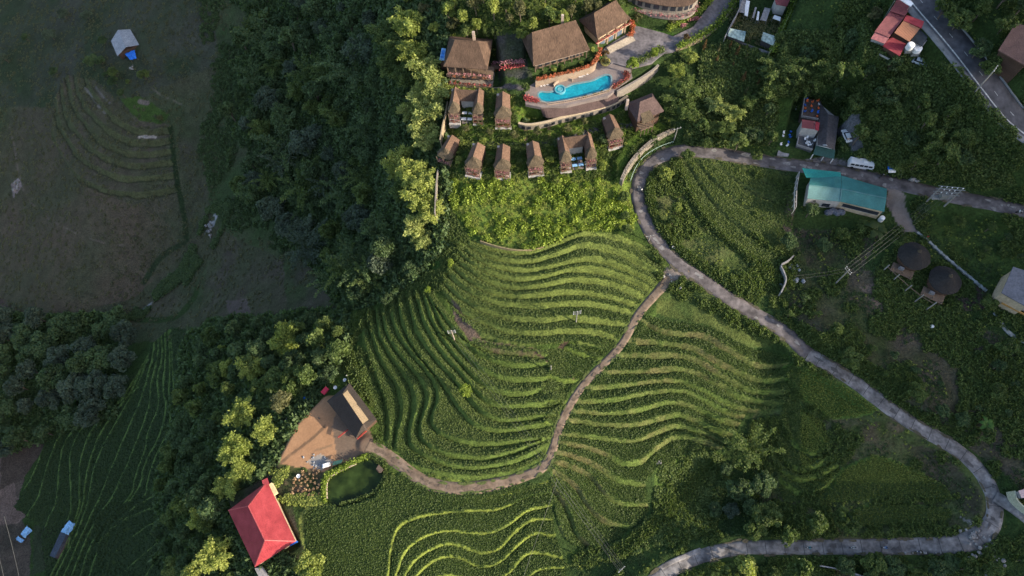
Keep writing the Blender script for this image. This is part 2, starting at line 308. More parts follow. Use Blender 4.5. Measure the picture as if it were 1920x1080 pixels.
def ground_mat():
    m, t, b = nt('ground_soil_and_grass'); L = t.links.new
    at = N(t, 'ShaderNodeAttribute', attribute_name='alb'); tc = N(t, 'ShaderNodeTexCoord')
    def noise(s, d=5, lo=.6, hi=1.4):
        n_ = N(t, 'ShaderNodeTexNoise'); n_.inputs['Scale'].default_value = s; n_.inputs['Detail'].default_value = d; n_.inputs['Roughness'].default_value = .65; L(tc.outputs['Object'], n_.inputs[0])
        r = N(t, 'ShaderNodeMapRange'); L(n_.outputs[0], r.inputs[0]); r.inputs[1].default_value = .3; r.inputs[2].default_value = .7; r.inputs[3].default_value = lo; r.inputs[4].default_value = hi; return n_, r
    a, ra = noise(1.6, 6, .5, 1.5); c, rc = noise(.22, 4, .75, 1.25)
    mu = N(t, 'ShaderNodeMath', operation='MULTIPLY'); L(ra.outputs[0], mu.inputs[0]); L(rc.outputs[0], mu.inputs[1])
    lf = N(t, 'ShaderNodeMix'); lf.inputs[2].default_value = 1.0; lr = N(t, 'ShaderNodeMapRange'); L(at.outputs['Alpha'], lr.inputs[0]); lr.inputs[3].default_value = .22; L(lr.outputs[0], lf.inputs[0]); L(mu.outputs[0], lf.inputs[3])
    vm = N(t, 'ShaderNodeVectorMath', operation='SCALE'); L(at.outputs['Color'], vm.inputs[0]); L(lf.outputs[0], vm.inputs['Scale']); L(vm.outputs[0], b.inputs['Base Color'])
    b.inputs['Roughness'].default_value = .95; b.inputs['Specular IOR Level'].default_value = .1
    bp_ = N(t, 'ShaderNodeBump'); bp_.inputs['Strength'].default_value = .8; bp_.inputs['Distance'].default_value = .5; L(a.outputs[0], bp_.inputs['Height']); L(at.outputs['Alpha'], bp_.inputs['Strength']); L(bp_.outputs[0], b.inputs['Normal']); return m
# ---- wide regions first (albedo of the ground itself)
VB = (0.076, 0.067, 0.044); VG = (0.050, 0.064, 0.030)
paint([(-400,-200),(430,-200),(440,200),(400,420),(560,480),(640,540),(420,600),(330,640),(-400,640)], VB, col2=VG, s=26)
paint([(60,-100),(420,-100),(400,120),(230,200),(-60,200),(-200,-50)], (0.06,0.062,0.045), col2=(0.035,0.05,0.024), s=18)
paint([(0,250),(110,250),(170,330),(320,420),(340,480),(250,560),(120,590),(0,560)], (0.090,0.071,0.048), col2=(0.066,0.066,0.038), s=20)
paint([(390,500),(440,455),(530,470),(540,600),(460,640),(370,630)], (0.075,0.064,0.048), col2=(0.060,0.066,0.036), s=10)
paint([(330,230),(420,250),(400,420),(330,470),(345,330)], (0.066,0.058,0.042), col2=(0.048,0.058,0.028), s=10, a=.8)
paint([(395,-100),(520,-100),(500,100),(520,250),(560,400),(640,500),(560,500),(450,450),(400,420),(380,300),(410,150)], (0.045,0.070,0.026), col2=(0.062,0.070,0.036), s=14)
paint([(530,470),(640,480),(660,560),(600,640),(540,600)], (0.062,0.058,0.042), col2=(0.045,0.062,0.026))
paint([(-200,790),(60,800),(50,880),(30,960),(60,1010),(50,1200),(-200,1200)], (0.10,0.075,0.058), col2=(0.06,0.05,0.038), s=10)
paint([(-200,860),(20,850),(30,930),(60,960),(30,985),(-200,985)], (0.15,0.105,0.085))
paint([(0,820),(60,790),(110,800),(40,900),(0,920)], (0.075,0.055,0.042))
# old terraces, upper left
g6 = [off(p, 0, 0, .5) for p in [
 [(330,300),(360,360),(430,440),(500,480),(560,490),(630,480)],
 [(290,300),(310,380),(390,470),(470,520),(560,530),(640,520)],
 [(260,310),(280,400),(350,500),(440,560),(540,575),(640,560)],
 [(235,330),(250,430),(320,540),(420,600),(520,620),(640,600)],
 [(210,350),(225,460),(290,580),(400,650),(520,670),(650,650)],
 [(185,380),(195,500),(260,640),(380,710),(520,730),(660,700)]]]
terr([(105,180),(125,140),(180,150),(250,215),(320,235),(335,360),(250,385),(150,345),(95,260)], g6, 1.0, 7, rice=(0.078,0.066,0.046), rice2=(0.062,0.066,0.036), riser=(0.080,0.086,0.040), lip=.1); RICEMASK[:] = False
paint([(225,185),(260,180),(320,215),(300,232),(260,225)], (0.05,0.085,0.02))
along([(160,165),(178,190),(195,210)], 3, (0.16,0.15,0.13)); along([(178,160),(190,178),(205,193)], 2.5, (0.12,0.11,0.1))
along([(262,256),(290,256)], 6, (0.36,0.30,0.25)); along([(18,240),(28,280),(35,330),(45,360),(65,390),(110,425),(190,455),(230,460)], 2.6, (0.13,0.105,0.08), brk=.3)
along([(285,165),(300,178),(340,195)], 2.6, (0.12,0.11,0.08), brk=.3); paint([(20,345),(38,330),(42,350),(25,372)], (0.22,0.17,0.16), False)
along([(262,190),(275,193)], 8, (0.15,0.12,0.1))
along([(320,240),(330,330),(345,400),(350,450)], 9, (0.022,0.035,0.014)); along([(345,455),(300,480),(270,530)], 10, (0.028,0.04,0.018))
along([(405,402),(395,425),(385,440)], 7, (0.30,0.30,0.31), brk=.45); along([(360,485),(352,510),(330,535),(300,560),(268,580)], 3, (0.22,0.22,0.22), brk=.5)
paint([(425,565),(465,560),(470,585),(435,605)], (0.10,0.08,0.07)); along([(0,560),(15,580),(60,590),(140,605)], 9, (0.07,0.05,0.04), brk=.2)
along([(255,600),(330,600),(365,560),(370,540)], 9, (0.03,0.05,0.016))
# left valley rice terraces
g5 = [off(p, 0, 540, .5) for p in [
 [(640,150),(650,300),(655,430),(668,500),(620,620),(590,700),(580,760)],
 [(632,150),(640,300),(635,430),(640,520),(580,640),(555,720),(550,780),(480,850),(420,960),(380,1100)],
 [(620,170),(622,300),(610,390),(628,440),(600,560),(540,660),(530,750),(470,820),(400,880),(330,1100)],
 [(606,180),(610,270),(590,340),(600,440),(555,540),(548,600),(510,700),(500,780),(400,870),(330,980),(300,1100)],
 [(595,180),(595,260),(570,350),(560,450),(520,560),(470,680),(430,780),(345,890),(270,1080)],
 [(580,200),(575,260),(545,370),(510,470),(440,620),(380,780),(320,900),(240,1080)],
 [(560,220),(550,280),(510,380),(440,500),(380,600),(345,700),(335,800),(290,920),(200,1100)],
 [(530,300),(490,395),(380,530),(345,620),(320,720),(316,800),(280,900),(190,1080)],
 [(500,350),(440,440),(340,530),(302,640),(296,720),(302,800),(280,880)],
 [(440,430),(370,480),(310,520),(265,600),(262,720),(272,830),(240,900)],
 [(370,470),(300,510),(240,570),(220,680),(215,800),(180,880)],
 [(300,500),(235,525),(185,640),(150,780),(100,860)],
 [(240,510),(180,530),(150,640),(110,740),(50,790)]]]
VR = (0.030,0.056,0.018); VR2 = (0.042,0.068,0.020)
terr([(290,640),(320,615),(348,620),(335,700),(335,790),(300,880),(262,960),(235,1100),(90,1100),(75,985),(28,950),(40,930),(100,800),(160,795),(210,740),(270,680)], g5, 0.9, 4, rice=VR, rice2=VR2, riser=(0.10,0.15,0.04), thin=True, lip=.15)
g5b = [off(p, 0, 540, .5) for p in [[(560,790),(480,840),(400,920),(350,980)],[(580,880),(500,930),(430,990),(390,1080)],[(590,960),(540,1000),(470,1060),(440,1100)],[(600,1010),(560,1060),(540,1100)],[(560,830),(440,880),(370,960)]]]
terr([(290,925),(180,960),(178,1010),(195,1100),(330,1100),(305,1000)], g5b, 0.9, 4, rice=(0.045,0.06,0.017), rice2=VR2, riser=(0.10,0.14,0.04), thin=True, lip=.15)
paint([(350,610),(375,620),(360,740),(335,790),(322,760),(338,690)], (0.05,0.075,0.028)); paint([(65,985),(95,990),(130,975),(95,1060),(60,1080)], (0.035,0.045,0.022))
# middle hill: grass and weeds around the rice
paint([(640,560),(740,540),(830,430),(838,330),(1180,340),(1260,500),(1250,560),(1060,880),(700,930),(560,940),(600,640)], DGRASS, col2=(0.06,0.09,0.02), s=10)
paint([(835,340),(1180,340),(1190,430),(1090,430),(1000,470),(900,450),(850,400)], (0.13,0.175,0.032), col2=(0.085,0.13,0.025), s=5)
paint([(760,460),(850,400),(880,450),(830,540),(740,560)], (0.035,0.07,0.016), col2=(0.045,0.085,0.018), s=8)
o1 = (640, 420, 1/3)
g1 = [off(p, *o1) for p in [
 [(740,90),(860,125),(1000,155),(1130,140),(1270,75),(1380,30),(1500,40),(1680,110),(1830,230)],
 [(700,100),(780,150),(870,185),(1000,207),(1120,197),(1250,147),(1350,107),(1500,125),(1640,175),(1790,270)],
 [(690,140),(760,195),(860,230),(1000,254),(1150,243),(1300,200),(1420,182),(1560,218),(1720,300)],
 [(690,175),(760,230),(870,275),(1000,303),(1150,292),(1280,247),(1400,237),(1550,272),(1720,345)],
 [(690,225),(780,290),(900,335),(1000,354),(1150,337),(1300,298),(1450,312),(1600,352),(1710,400)],
 [(670,270),(770,345),(900,388),(1000,402),(1150,384),(1250,372),(1400,382),(1550,412),(1690,455)],
 [(635,290),(720,375),(850,425),(960,445),(1150,450),(1300,436),(1450,447),(1660,495)],
 [(600,340),(700,430),(830,490),(980,523),(1150,532),(1300,517),(1450,530),(1630,565)],
 [(570,370),(680,480),(800,545),(950,597),(1100,607),(1300,592),(1450,592),(1560,645)],
 [(540,400),(660,530),(780,610),(950,665),(1150,690),(1330,660),(1450,690),(1510,715)]]]
terr([(885,450),(960,468),(1000,472),(1095,433),(1160,440),(1215,465),(1252,502),(1190,585),(1150,650),(1110,680),(1080,640),(980,648),(900,635),(850,580),(825,540),(850,480)], g1, 1.5, 8, rice=(0.075,0.100,0.030), rice2=(0.055,0.080,0.024), riser=(0.125,0.158,0.040))  # riser colour kept bright to stand for its sunlit south face
g2 = [
 [(680,597),(684,640),(702,690),(722,740),(735,790),(728,835)],
 [(695,590),(702,633),(720,683),(750,725),(762,770),(745,815),(742,848),(775,872),(843,888),(893,894),(960,884),(1000,866)],
 [(708,580),(713,627),(737,672),(773,715),(785,755),(772,800),(770,830),(793,850),(843,870),(893,877),(960,865),(990,850)],
 [(720,573),(724,620),(753,667),(795,710),(808,752),(790,790),(790,818),(812,840),(853,853),(910,858),(955,847),(985,836)],
 [(735,560),(741,610),(768,655),(810,700),(828,742),(808,785),(822,812),(877,828),(927,831),(977,824),(1017,822)],
 [(750,552),(757,610),(785,665),(830,715),(858,755),(880,785),(905,802),(950,806),(990,798)],
 [(768,548),(775,600),(805,655),(850,705),(885,745),(910,775),(945,788),(992,782)],
 [(783,550),(797,605),(828,655),(866,698),(900,738),(935,760),(990,757)],
 [(800,560),(815,610),(850,660),(885,703),(925,728),(975,737),(1010,730)],
 [(815,575),(835,620),(868,660),(905,692),(950,708),(1012,708)],
 [(850,610),(885,650),(920,672),(960,682),(1020,680)],[(870,640),(920,655),(1010,662),(1040,668)]]
terr([(675,600),(715,572),(770,545),(812,550),(850,600),(880,640),(1025,660),(1030,700),(1015,740),(1075,720),(1050,800),(1030,850),(1010,880),(960,893),(880,905),(800,893),(765,868),(725,838),(705,780),(690,720)], g2, 1.5, 7.5, rice=(0.060,0.098,0.024), rice2=(0.080,0.118,0.030), riser=(0.095,0.135,0.032))  # riser colour darkened to help the unlit west-facing steps read as shade
g3 = [off(p, 960, 560, 1/3) for p in [
 [(740,120),(860,180),(1000,190),(1100,195),(1250,290),(1400,380),(1520,370)],
 [(690,230),(850,240),(1020,260),(1150,340),(1300,420),(1430,465),(1530,445)],
 [(640,310),(800,310),(950,305),(1080,350),(1220,450),(1380,530),(1500,520)],
 [(560,405),(750,400),(900,385),(1030,400),(1180,480),(1330,570),(1550,590)],
 [(450,490),(650,480),(850,450),(980,460),(1130,540),(1300,620),(1450,635)],
 [(380,570),(600,560),(800,520),(950,505),(1080,560),(1220,640),(1400,680)],
 [(350,620),(550,640),(700,625),(880,570),(1000,590),(1150,660),(1300,710)],
 [(320,670),(500,700),(700,710),(900,640),(1000,660),(1120,720),(1280,770)],
 [(270,750),(450,765),(650,805),(760,775),(900,700),(1030,730),(1180,800)],
 [(250,795),(400,820),(540,865),(640,925),(735,905),(800,840),(930,755),(1080,790),(1200,840)],
 [(230,850),(380,880),(500,940),(600,1010),(700,1030)],
 [(215,900),(350,930),(450,990),(530,1090),(600,1140),(750,1160)],
 [(260,970),(370,1040),(420,1140),(500,1230),(600,1270),(750,1280)],
 [(235,1050),(330,1190),(370,1320),(440,1385),(550,1420),(640,1400)],
 [(195,1100),(280,1290),(330,1400),(420,1450)]]]
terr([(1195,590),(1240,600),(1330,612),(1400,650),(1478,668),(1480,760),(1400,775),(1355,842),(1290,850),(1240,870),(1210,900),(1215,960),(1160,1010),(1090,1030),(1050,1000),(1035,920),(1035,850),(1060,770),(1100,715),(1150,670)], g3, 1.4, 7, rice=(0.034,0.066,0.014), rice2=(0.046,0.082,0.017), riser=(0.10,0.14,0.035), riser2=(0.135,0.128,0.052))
g4 = [off(p, 560, 780, 1/3) for p in [
 [(495,960),(497,880),(520,700),(560,610),(680,555),(950,525),(1120,530),(1280,445),(1440,420)],
 [(530,960),(545,880),(600,740),(720,660),(860,640),(1060,665),(1170,620),(1280,525),(1410,500)],
 [(560,980),(590,900),(660,790),(800,715),(900,720),(1030,770),(1120,760),(1200,660),(1300,575),(1410,575)],
 [(600,980),(650,900),(760,800),(870,780),(950,810),(1010,850),(1120,840),(1230,720),(1320,650),(1430,665)],
 [(700,960),(770,900),(870,885),(1000,930),(1180,900),(1240,800),(1310,755),(1450,785)],
 [(1230,960),(1290,900),(1350,855),(1450,850)]]]
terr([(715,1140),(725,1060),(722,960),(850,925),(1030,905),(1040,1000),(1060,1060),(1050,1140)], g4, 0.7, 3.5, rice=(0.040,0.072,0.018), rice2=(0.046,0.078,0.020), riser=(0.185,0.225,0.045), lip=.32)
i = sel([(570,960),(610,942),(700,930),(760,880),(810,918),(870,932),(980,922),(1035,903),(1035,925),(960,945),(860,958),(760,965),(735,985),(725,1040),(722,1140),(600,1140),(575,1010)], False)
RICEMASK[i] = True; COL[i] = (0.062,0.10,0.026)
paint([(885,965),(900,958),(915,970),(955,960),(958,985),(935,1000),(915,985),(905,1000),(885,990)], (0.10,0.135,0.035), False, a=.7); paint([(865,1000),(890,1000),(885,1020),(865,1018)], (0.085,0.12,0.03), False, a=.6)
along([(575,1140),(568,1010),(562,965),(590,945),(640,945)], 7, (0.17,0.20,0.05))
along([(640,945),(700,930),(745,882)], 10, (0.06,0.09,0.02))
along([(745,862),(775,900),(812,925),(880,936),(985,922),(1035,903)], 6, (0.20,0.235,0.045), brk=.1)
along([(765,885),(820,898),(900,905),(970,895),(1010,876),(1035,830),(1060,770),(1090,715),(1130,678),(1165,640),(1190,585),(1225,545),(1252,512)], 6, (0.15,0.19,0.04), brk=.15)
terr([(1025,655),(1080,645),(1145,655),(1112,690),(1075,722),(1050,795),(1020,795),(1025,740),(1012,735),(1030,700)], [[(1020,702),(1060,714),(1095,712)],[(1000,742),(1030,752),(1085,750)],[(990,785),(1050,797)],[(1075,655),(1110,667),(1140,672)]], 1.2, 6, rice=(0.042,0.078,0.018), rice2=(0.055,0.09,0.021), riser=(0.12,0.165,0.035))
paint([(845,560),(860,575),(885,615),(905,640),(880,640),(855,605)], (0.10,0.075,0.06)); paint([(885,632),(930,642),(1000,652),(1020,660),(1000,668),(930,662),(890,645)], (0.12,0.10,0.055), False, col2=(0.10,0.12,0.04), s=2); along([(1005,662),(1025,675),(1040,690),(1075,710)], 4, (0.09,0.06,0.045)); along([(1062,640),(1040,665)], 7, (0.07,0.05,0.035))
# gully between terraces, grassy verges
paint([(1230,880),(1265,845),(1350,850),(1370,880),(1340,1000),(1200,1035),(1060,1060),(1060,1035),(1165,1018),(1225,965)], (0.05,0.085,0.018), col2=(0.075,0.11,0.028), s=4)
along([(1290,850),(1270,890),(1245,940),(1215,985),(1170,1010)], 9, (0.10,0.15,0.03), brk=.2)
for pl in ([(1285,875),(1350,870),(1360,915),(1300,925),(1280,905)], [(1290,960),(1320,950),(1345,985),(1300,1005),(1275,995)]):
    paint(pl, (0.055,0.08,0.02), False); along(pl + [pl[0]], 6, (0.085,0.12,0.026))
# south-east fields
paint([(1475,690),(1520,680),(1680,790),(1850,900),(1860,960),(1800,1005),(1560,1010),(1440,1010),(1420,930),(1400,800)], (0.06,0.09,0.026), col2=(0.075,0.07,0.04), s=7)
g7 = [off(p, 1440, 540, .5) for p in [
 [(50,470),(70,540),(120,600),(170,622),(220,600)],[(20,500),(40,600),(90,670),(140,680),(240,630)],
 [(20,650),(80,705),(150,720),(260,660)],[(40,700),(100,760),(180,770),(270,690)]]]
terr([(1480,700),(1500,760),(1545,790),(1565,850),(1575,880),(1560,920),(1530,940),(1470,940),(1450,860),(1465,780)], g7, 1.0, 7, rice=(0.05,0.075,0.017), rice2=(0.068,0.075,0.02), riser=(0.15,0.20,0.042))
for pl, c in (([(1470,690),(1500,683),(1560,720),(1650,770),(1600,780),(1560,786),(1520,760),(1475,715)], (0.075,0.125,0.03)), ([(1580,880),(1640,853),(1700,875),(1770,910),(1785,935),(1690,930),(1600,935),(1545,940),(1560,910)], (0.11,0.135,0.034)), ([(1600,958),(1650,945),(1780,955),(1780,972),(1700,980),(1600,985)], (0.115,0.135,0.036)), ([(1480,780),(1505,770),(1550,830),(1545,845),(1500,850)], (0.05,0.08,0.018))):
    i = sel(pl, False); RICEMASK[i] = True; COL[i] = c; GZ[i] += .35; along(pl + [pl[0]], 6, (0.10,0.16,0.035))
paint([(1560,800),(1650,790),(1720,800),(1640,830),(1570,815)], (0.10,0.08,0.05), col2=(0.05,0.07,0.02), s=3)
paint([(1690,830),(1760,850),(1840,930),(1830,970),(1790,950),(1740,900)], (0.075,0.062,0.045), col2=(0.045,0.06,0.025), s=4)
along([(1870,905),(1840,880),(1855,930),(1850,965),(1815,1003),(1760,1014),(1560,1012)], 5, (0.09,0.07,0.055)); along([(1835,875),(1852,925),(1848,962),(1815,1000),(1760,1008)], 3, (0.03,0.03,0.02))
# north-east: field inside the bend, slopes
paint([(1230,300),(1290,290),(1480,330),(1490,480),(1460,560),(1400,545),(1310,505),(1240,440),(1215,370)], (0.055,0.085,0.022), col2=(0.08,0.09,0.035), s=6)
g8 = [[(1270,300),(1300,380),(1340,430),(1400,480),(1450,520)],[(1290,300),(1330,370),(1380,420),(1440,460),(1480,490)],[(1310,300),(1350,350),(1410,395),(1480,430)],[(1340,300),(1390,345),(1440,370),(1485,385)],[(1390,310),(1430,335),(1485,350)]]
terr([(1275,300),(1400,308),(1480,335),(1485,470),(1450,500),(1350,460),(1290,400)], g8, .45, 5, rice=(0.075,0.088,0.036), rice2=(0.058,0.080,0.026), riser=(0.085,0.105,0.032), riser2=(0.06,0.08,0.024)); 
paint([(1465,360),(1490,370),(1480,470),(1470,480)], (0.10,0.075,0.055)); paint([(1455,470),(1500,480),(1510,530),(1470,545)], (0.12,0.10,0.08), col2=(0.07,0.06,0.045), s=3)
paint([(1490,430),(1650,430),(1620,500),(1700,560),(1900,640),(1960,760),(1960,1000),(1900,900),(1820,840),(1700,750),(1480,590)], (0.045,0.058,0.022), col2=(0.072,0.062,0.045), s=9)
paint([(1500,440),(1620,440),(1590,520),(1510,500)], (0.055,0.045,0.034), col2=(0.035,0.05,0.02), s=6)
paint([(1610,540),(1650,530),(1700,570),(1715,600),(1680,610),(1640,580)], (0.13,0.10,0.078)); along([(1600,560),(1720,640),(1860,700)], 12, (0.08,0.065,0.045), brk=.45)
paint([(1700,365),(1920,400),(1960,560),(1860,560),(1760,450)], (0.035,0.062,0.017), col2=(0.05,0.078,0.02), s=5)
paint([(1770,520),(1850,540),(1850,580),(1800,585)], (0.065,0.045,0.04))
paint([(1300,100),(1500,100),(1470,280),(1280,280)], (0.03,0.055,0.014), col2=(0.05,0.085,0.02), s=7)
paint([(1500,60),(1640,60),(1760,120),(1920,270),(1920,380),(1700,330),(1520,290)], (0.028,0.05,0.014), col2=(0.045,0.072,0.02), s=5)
paint([(1590,1040),(1850,1040),(1850,1140),(1590,1140)], (0.038,0.062,0.018)); paint([(1560,1060),(1590,1075),(1640,1100),(1560,1120)], (0.08,0.062,0.048))
paint([(1235,530),(1300,530),(1400,600),(1470,650),(1400,650),(1330,610),(1230,590)], (0.085,0.105,0.03), col2=(0.045,0.07,0.02), s=5)
paint([(1800,970),(1870,990),(1862,1080),(1848,1140),(1835,1060),(1838,1010)], (0.20,0.18,0.175), a=.9)
# resort grounds
paint([(820,-60),(1180,-60),(1180,30),(1090,50),(1000,70),(930,75),(830,80)], (0.05,0.08,0.018), col2=(0.03,0.05,0.014), s=4)
paint([(825,170),(1190,200),(1260,240),(1180,290),(1170,340),(820,335)], (0.07,0.11,0.018), col2=(0.045,0.08,0.015), s=4)
paint([(930,60),(985,70),(990,130),(1000,150),(935,140)], (0.035,0.045,0.025), col2=(0.05,0.05,0.05), s=3)
paint([(1190,25),(1215,45),(1290,62),(1260,70),(1185,50)], (0.04,0.085,0.016))
for L in ([(835,262),(900,272),(985,275),(1060,262),(1120,240),(1200,235)], [(925,160),(985,165)],): along(L, 9, (0.075,0.07,0.075))
along([(985,225),(985,262)], 4, (0.18,0.10,0.07)); along([(1028,232),(1028,265)], 4, (0.18,0.10,0.07))
# farmyard
paint([(523,870),(505,862),(520,835),(560,795),(610,745),(650,740),(690,800),(700,835),(665,860),(630,870),(600,890)], (0.29,0.165,0.092), False, col2=(0.35,0.205,0.115), s=8)
paint([(640,738),(690,800),(705,838),(665,862),(630,860),(622,800)], (0.17,0.115,0.08), False, col2=(0.14,0.105,0.08), s=4)  # shadow over this side of the yard, painted into the ground colour
paint([(575,866),(600,850),(625,866),(600,882)], (0.20,0.20,0.20), False, col2=(0.3,0.25,0.2), s=2)
along([(530,870),(550,850),(585,825),(608,800)], 4, (0.15,0.095,0.06), brk=.2); along([(590,845),(620,835)], 2, (0.2,0.13,0.08))
paint([(505,875),(530,872),(610,885),(608,950),(560,945),(530,930),(510,900)], (0.10,0.07,0.05), False, col2=(0.04,0.06,0.018), s=3)
paint([(410,880),(520,870),(530,890),(560,1000),(590,1080),(420,1100)], (0.06,0.048,0.038), col2=(0.03,0.045,0.016), s=4)
paint([(606,885),(690,850),(722,872),(720,905),(690,938),(640,952),(606,942)], (0.14,0.18,0.035), False)
# driveway by the teal building, yards
paint([(1655,345),(1680,352),(1710,415),(1722,436),(1690,436),(1672,400),(1660,372)], (0.17,0.14,0.125), False, col2=(0.21,0.175,0.155), s=4)
paint([(1545,290),(1600,300),(1720,335),(1700,350),(1640,345),(1560,325),(1500,300)], (0.15,0.135,0.135), False)
paint([(1580,215),(1612,215),(1620,280),(1600,285),(1585,260)], (0.13,0.13,0.14), False)
paint([(1235,515),(1258,498),(1290,505),(1300,520),(1275,540),(1245,545)], (0.16,0.125,0.1), col2=(0.2,0.17,0.15), s=3)
# ---- level pads (pixel outline, height) : terrace by the hall, pool deck, plaza, yards
PADS = [([(985,125),(1000,160),(1117,128),(1140,86),(1100,60),(990,95)], 31.5), ([(990,200),(985,165),(1010,150),(1120,122),(1215,85),(1240,110),(1185,150),(1150,178),(1030,205)], 28.8),
 ([(1120,100),(1180,45),(1250,56),(1345,-25),(1415,-25),(1372,30),(1292,85),(1245,108),(1190,118)], 29.2), ([(828,100),(925,95),(940,165),(825,165)], 26.5),
 ([(520,870),(560,795),(610,745),(690,740),(715,800),(690,850),(610,885)], -3.0), ([(620,890),(700,860),(722,880),(700,930),(640,948),(612,940)], -2.3),
 ([(1485,315),(1670,350),(1660,410),(1485,390)], 18.3), ([(425,930),(500,900),(560,1020),(480,1065)], -6.0), ([(1358,82),(1443,114),(1502,-20),(1392,-20)], 30.5),
 ([(1162,335),(1176,300),(1196,274),(1228,248),(1256,236),(1230,225),(1180,262),(1155,300)], 20.4), ([(1184,345),(1194,318),(1211,297),(1236,280),(1262,270),(1262,278),(1240,286),(1217,302),(1202,325),(1194,348)], 17.4), ([(985,222),(1015,226),(1062,222),(1140,203),(1160,194),(1178,198),(1150,217),(1110,225),(1077,234),(1022,247),(972,246)], 22.4), ([(1490,185),(1575,200),(1560,310),(1470,290)], 21.0), ([(1620,40),(1700,0),(1750,60),(1700,110),(1620,100)], 43.5)]
from_xy = np.stack([GX, GY], -1)
for pl, z in PADS:
    P = W(np.array([p[0] for p in pl]), np.array([p[1] for p in pl]), z); pts = [(a, b) for a, b, _ in P]
    m = (GX > P[:, 0].min() - 8) & (GX < P[:, 0].max() + 8) & (GY > P[:, 1].min() - 8) & (GY < P[:, 1].max() + 8); ii = np.nonzero(m)
    ins = inpoly(GX[ii], GY[ii], pts); loop = pts + [pts[0]]
    best = np.full(ins.shape, 1e9)
    for k in range(len(loop) - 1):
        a = np.array(loop[k]); b = np.array(loop[k + 1]); dx, dy = b - a; t = np.clip(((GX[ii] - a[0]) * dx + (GY[ii] - a[1]) * dy) / (dx * dx + dy * dy), 0, 1)
        best = np.minimum(best, np.hypot(GX[ii] - a[0] - t * dx, GY[ii] - a[1] - t * dy))
    w = np.where(ins, 1.0, np.clip(1 - best / 1.5, 0, 1)); w = w * w * (3 - 2 * w); GZ[ii] = GZ[ii] * (1 - w) + z * w
# ---- roads (pixel centreline), levelled into the terrain
def conform(line, wid, sm=6, drop=0.0, fade=2.2):
    P = smooth_line(line, 3); g = Gb(P[:, 0], P[:, 1]); z = g[:, 2].copy()
    k = np.ones(2 * sm + 1) / (2 * sm + 1); g[:, 2] = np.convolve(np.pad(z, sm, mode='edge'), k, mode='valid')
    # resample evenly
    s = np.concatenate([[0], np.cumsum(np.linalg.norm(np.diff(g[:, :2], axis=0), axis=1))]); n_ = max(8, int(s[-1] / 1.6)); q_ = np.linspace(0, s[-1], n_)
    g = np.stack([np.interp(q_, s, g[:, c]) for c in range(3)], -1)
    m = (GX > g[:, 0].min() - 10) & (GX < g[:, 0].max() + 10) & (GY > g[:, 1].min() - 10) & (GY < g[:, 1].max() + 10); ii = np.nonzero(m)
    x = GX[ii]; y = GY[ii]; best = np.full(x.shape, 1e9); zz = np.zeros(x.shape)
    for k in range(n_ - 1):
        dx, dy, dz = g[k + 1] - g[k]; t = np.clip(((x - g[k, 0]) * dx + (y - g[k, 1]) * dy) / (dx * dx + dy * dy + 1e-9), 0, 1)
        d = np.hypot(x - g[k, 0] - t * dx, y - g[k, 1] - t * dy); mm = d < best; best = np.where(mm, d, best); zz = np.where(mm, g[k, 2] + t * dz, zz)
    w = np.clip(1 - (best - wid / 2 - .5) / fade, 0, 1); w = w * w * (3 - 2 * w); GZ[ii] = GZ[ii] * (1 - w) + (zz - drop) * w
    on = best < wid / 2 + .3; RICEMASK[ii[0][on], ii[1][on]] = False
    ROADM[ii[0][on], ii[1][on]] = True
    return g
ROADM = np.zeros(GX.shape, bool)
RA = [(1980,410),(1900,392),(1800,372),(1700,350),(1620,330),(1540,318),(1440,305),(1360,290),(1300,281),(1262,284),(1225,300),(1203,325),(1195,360),(1202,400),(1225,445),(1268,493),(1310,520),(1380,565),(1450,613),(1510,655),(1525,665)]
RB = [(1500,648),(1560,690),(1660,758),(1750,818),(1815,858),(1852,900),(1868,945),(1862,985),(1832,1012),(1790,1022),(1700,1025),(1560,1026),(1450,1026),(1380,1027),(1320,1040),(1260,1065),(1200,1110)]
RP = [(1284,499),(1264,512),(1235,545),(1193,592),(1172,640),(1135,680),(1095,718),(1068,760),(1048,800),(1037,845),(1022,876),(980,896),(900,915),(840,917),(790,903),(750,870),(715,848),(690,835)]
RH = [(1680,-60),(1712,-15),(1745,25),(1792,75),(1840,140),(1890,200),(1980,290)]
gRP = conform(RP, 3.0); gPS = conform([(1335,1024),(1290,1040),(1240,1062),(1190,1100)], 1.4, sm=2, fade=1); gPE = conform([(1866,930),(1905,955),(1960,1000)], 3, sm=2); gR = conform(RA[:-1] + RB[1:], 4.8, sm=10); _k = int(np.argmin(np.hypot(*(gR[:, :2] - Gb(1520, 662)[0, :2]).T))); gRA = gR[:_k + 1]; gRB = gR[_k:]; gRH = conform(RH, 8.5)
YARD = inpoly(U, V, [(500,870),(520,835),(560,795),(610,740),(655,735),(690,800),(720,850),(665,870),(600,895)]) | inpoly(U, V, [(1655,345),(1690,350),(1725,440),(1685,440)]) | ROADM
GZ += N2 * 0.35 * (~YARD) * (~RICEMASK) + fbm(GX, GY, 1.6, 41, 2) * (0.30 * RICEMASK + 0.18 * (~RICEMASK & ~YARD))
# bed of the pond and pool cut below their water
def carve(poly, z, col=None):
    P = W(np.array([p[0] for p in poly], float), np.array([p[1] for p in poly], float), z + 1); i = np.nonzero(inpoly(GX, GY, P[:, :2])); GZ[i] = np.minimum(GZ[i], z); RICEMASK[i] = False
    if col: COL[i] = col
POND = [(608,892),(648,875),(694,857),(717,876),(722,902),(704,927),(672,944),(634,950),(607,941)]
POOL = [(1008,177),(1013,172),(1027,174),(1041,171),(1060,165),(1074,158),(1090,156),(1111,152),(1123,146),(1133,141),(1143,141),(1147,146),(1146,161),(1139,169),(1103,179),(1062,188),(1027,193),(1015,190),(1010,184)]
carve(POND, -3.4, (0.05,0.05,0.02)); carve(POOL, 27.3)
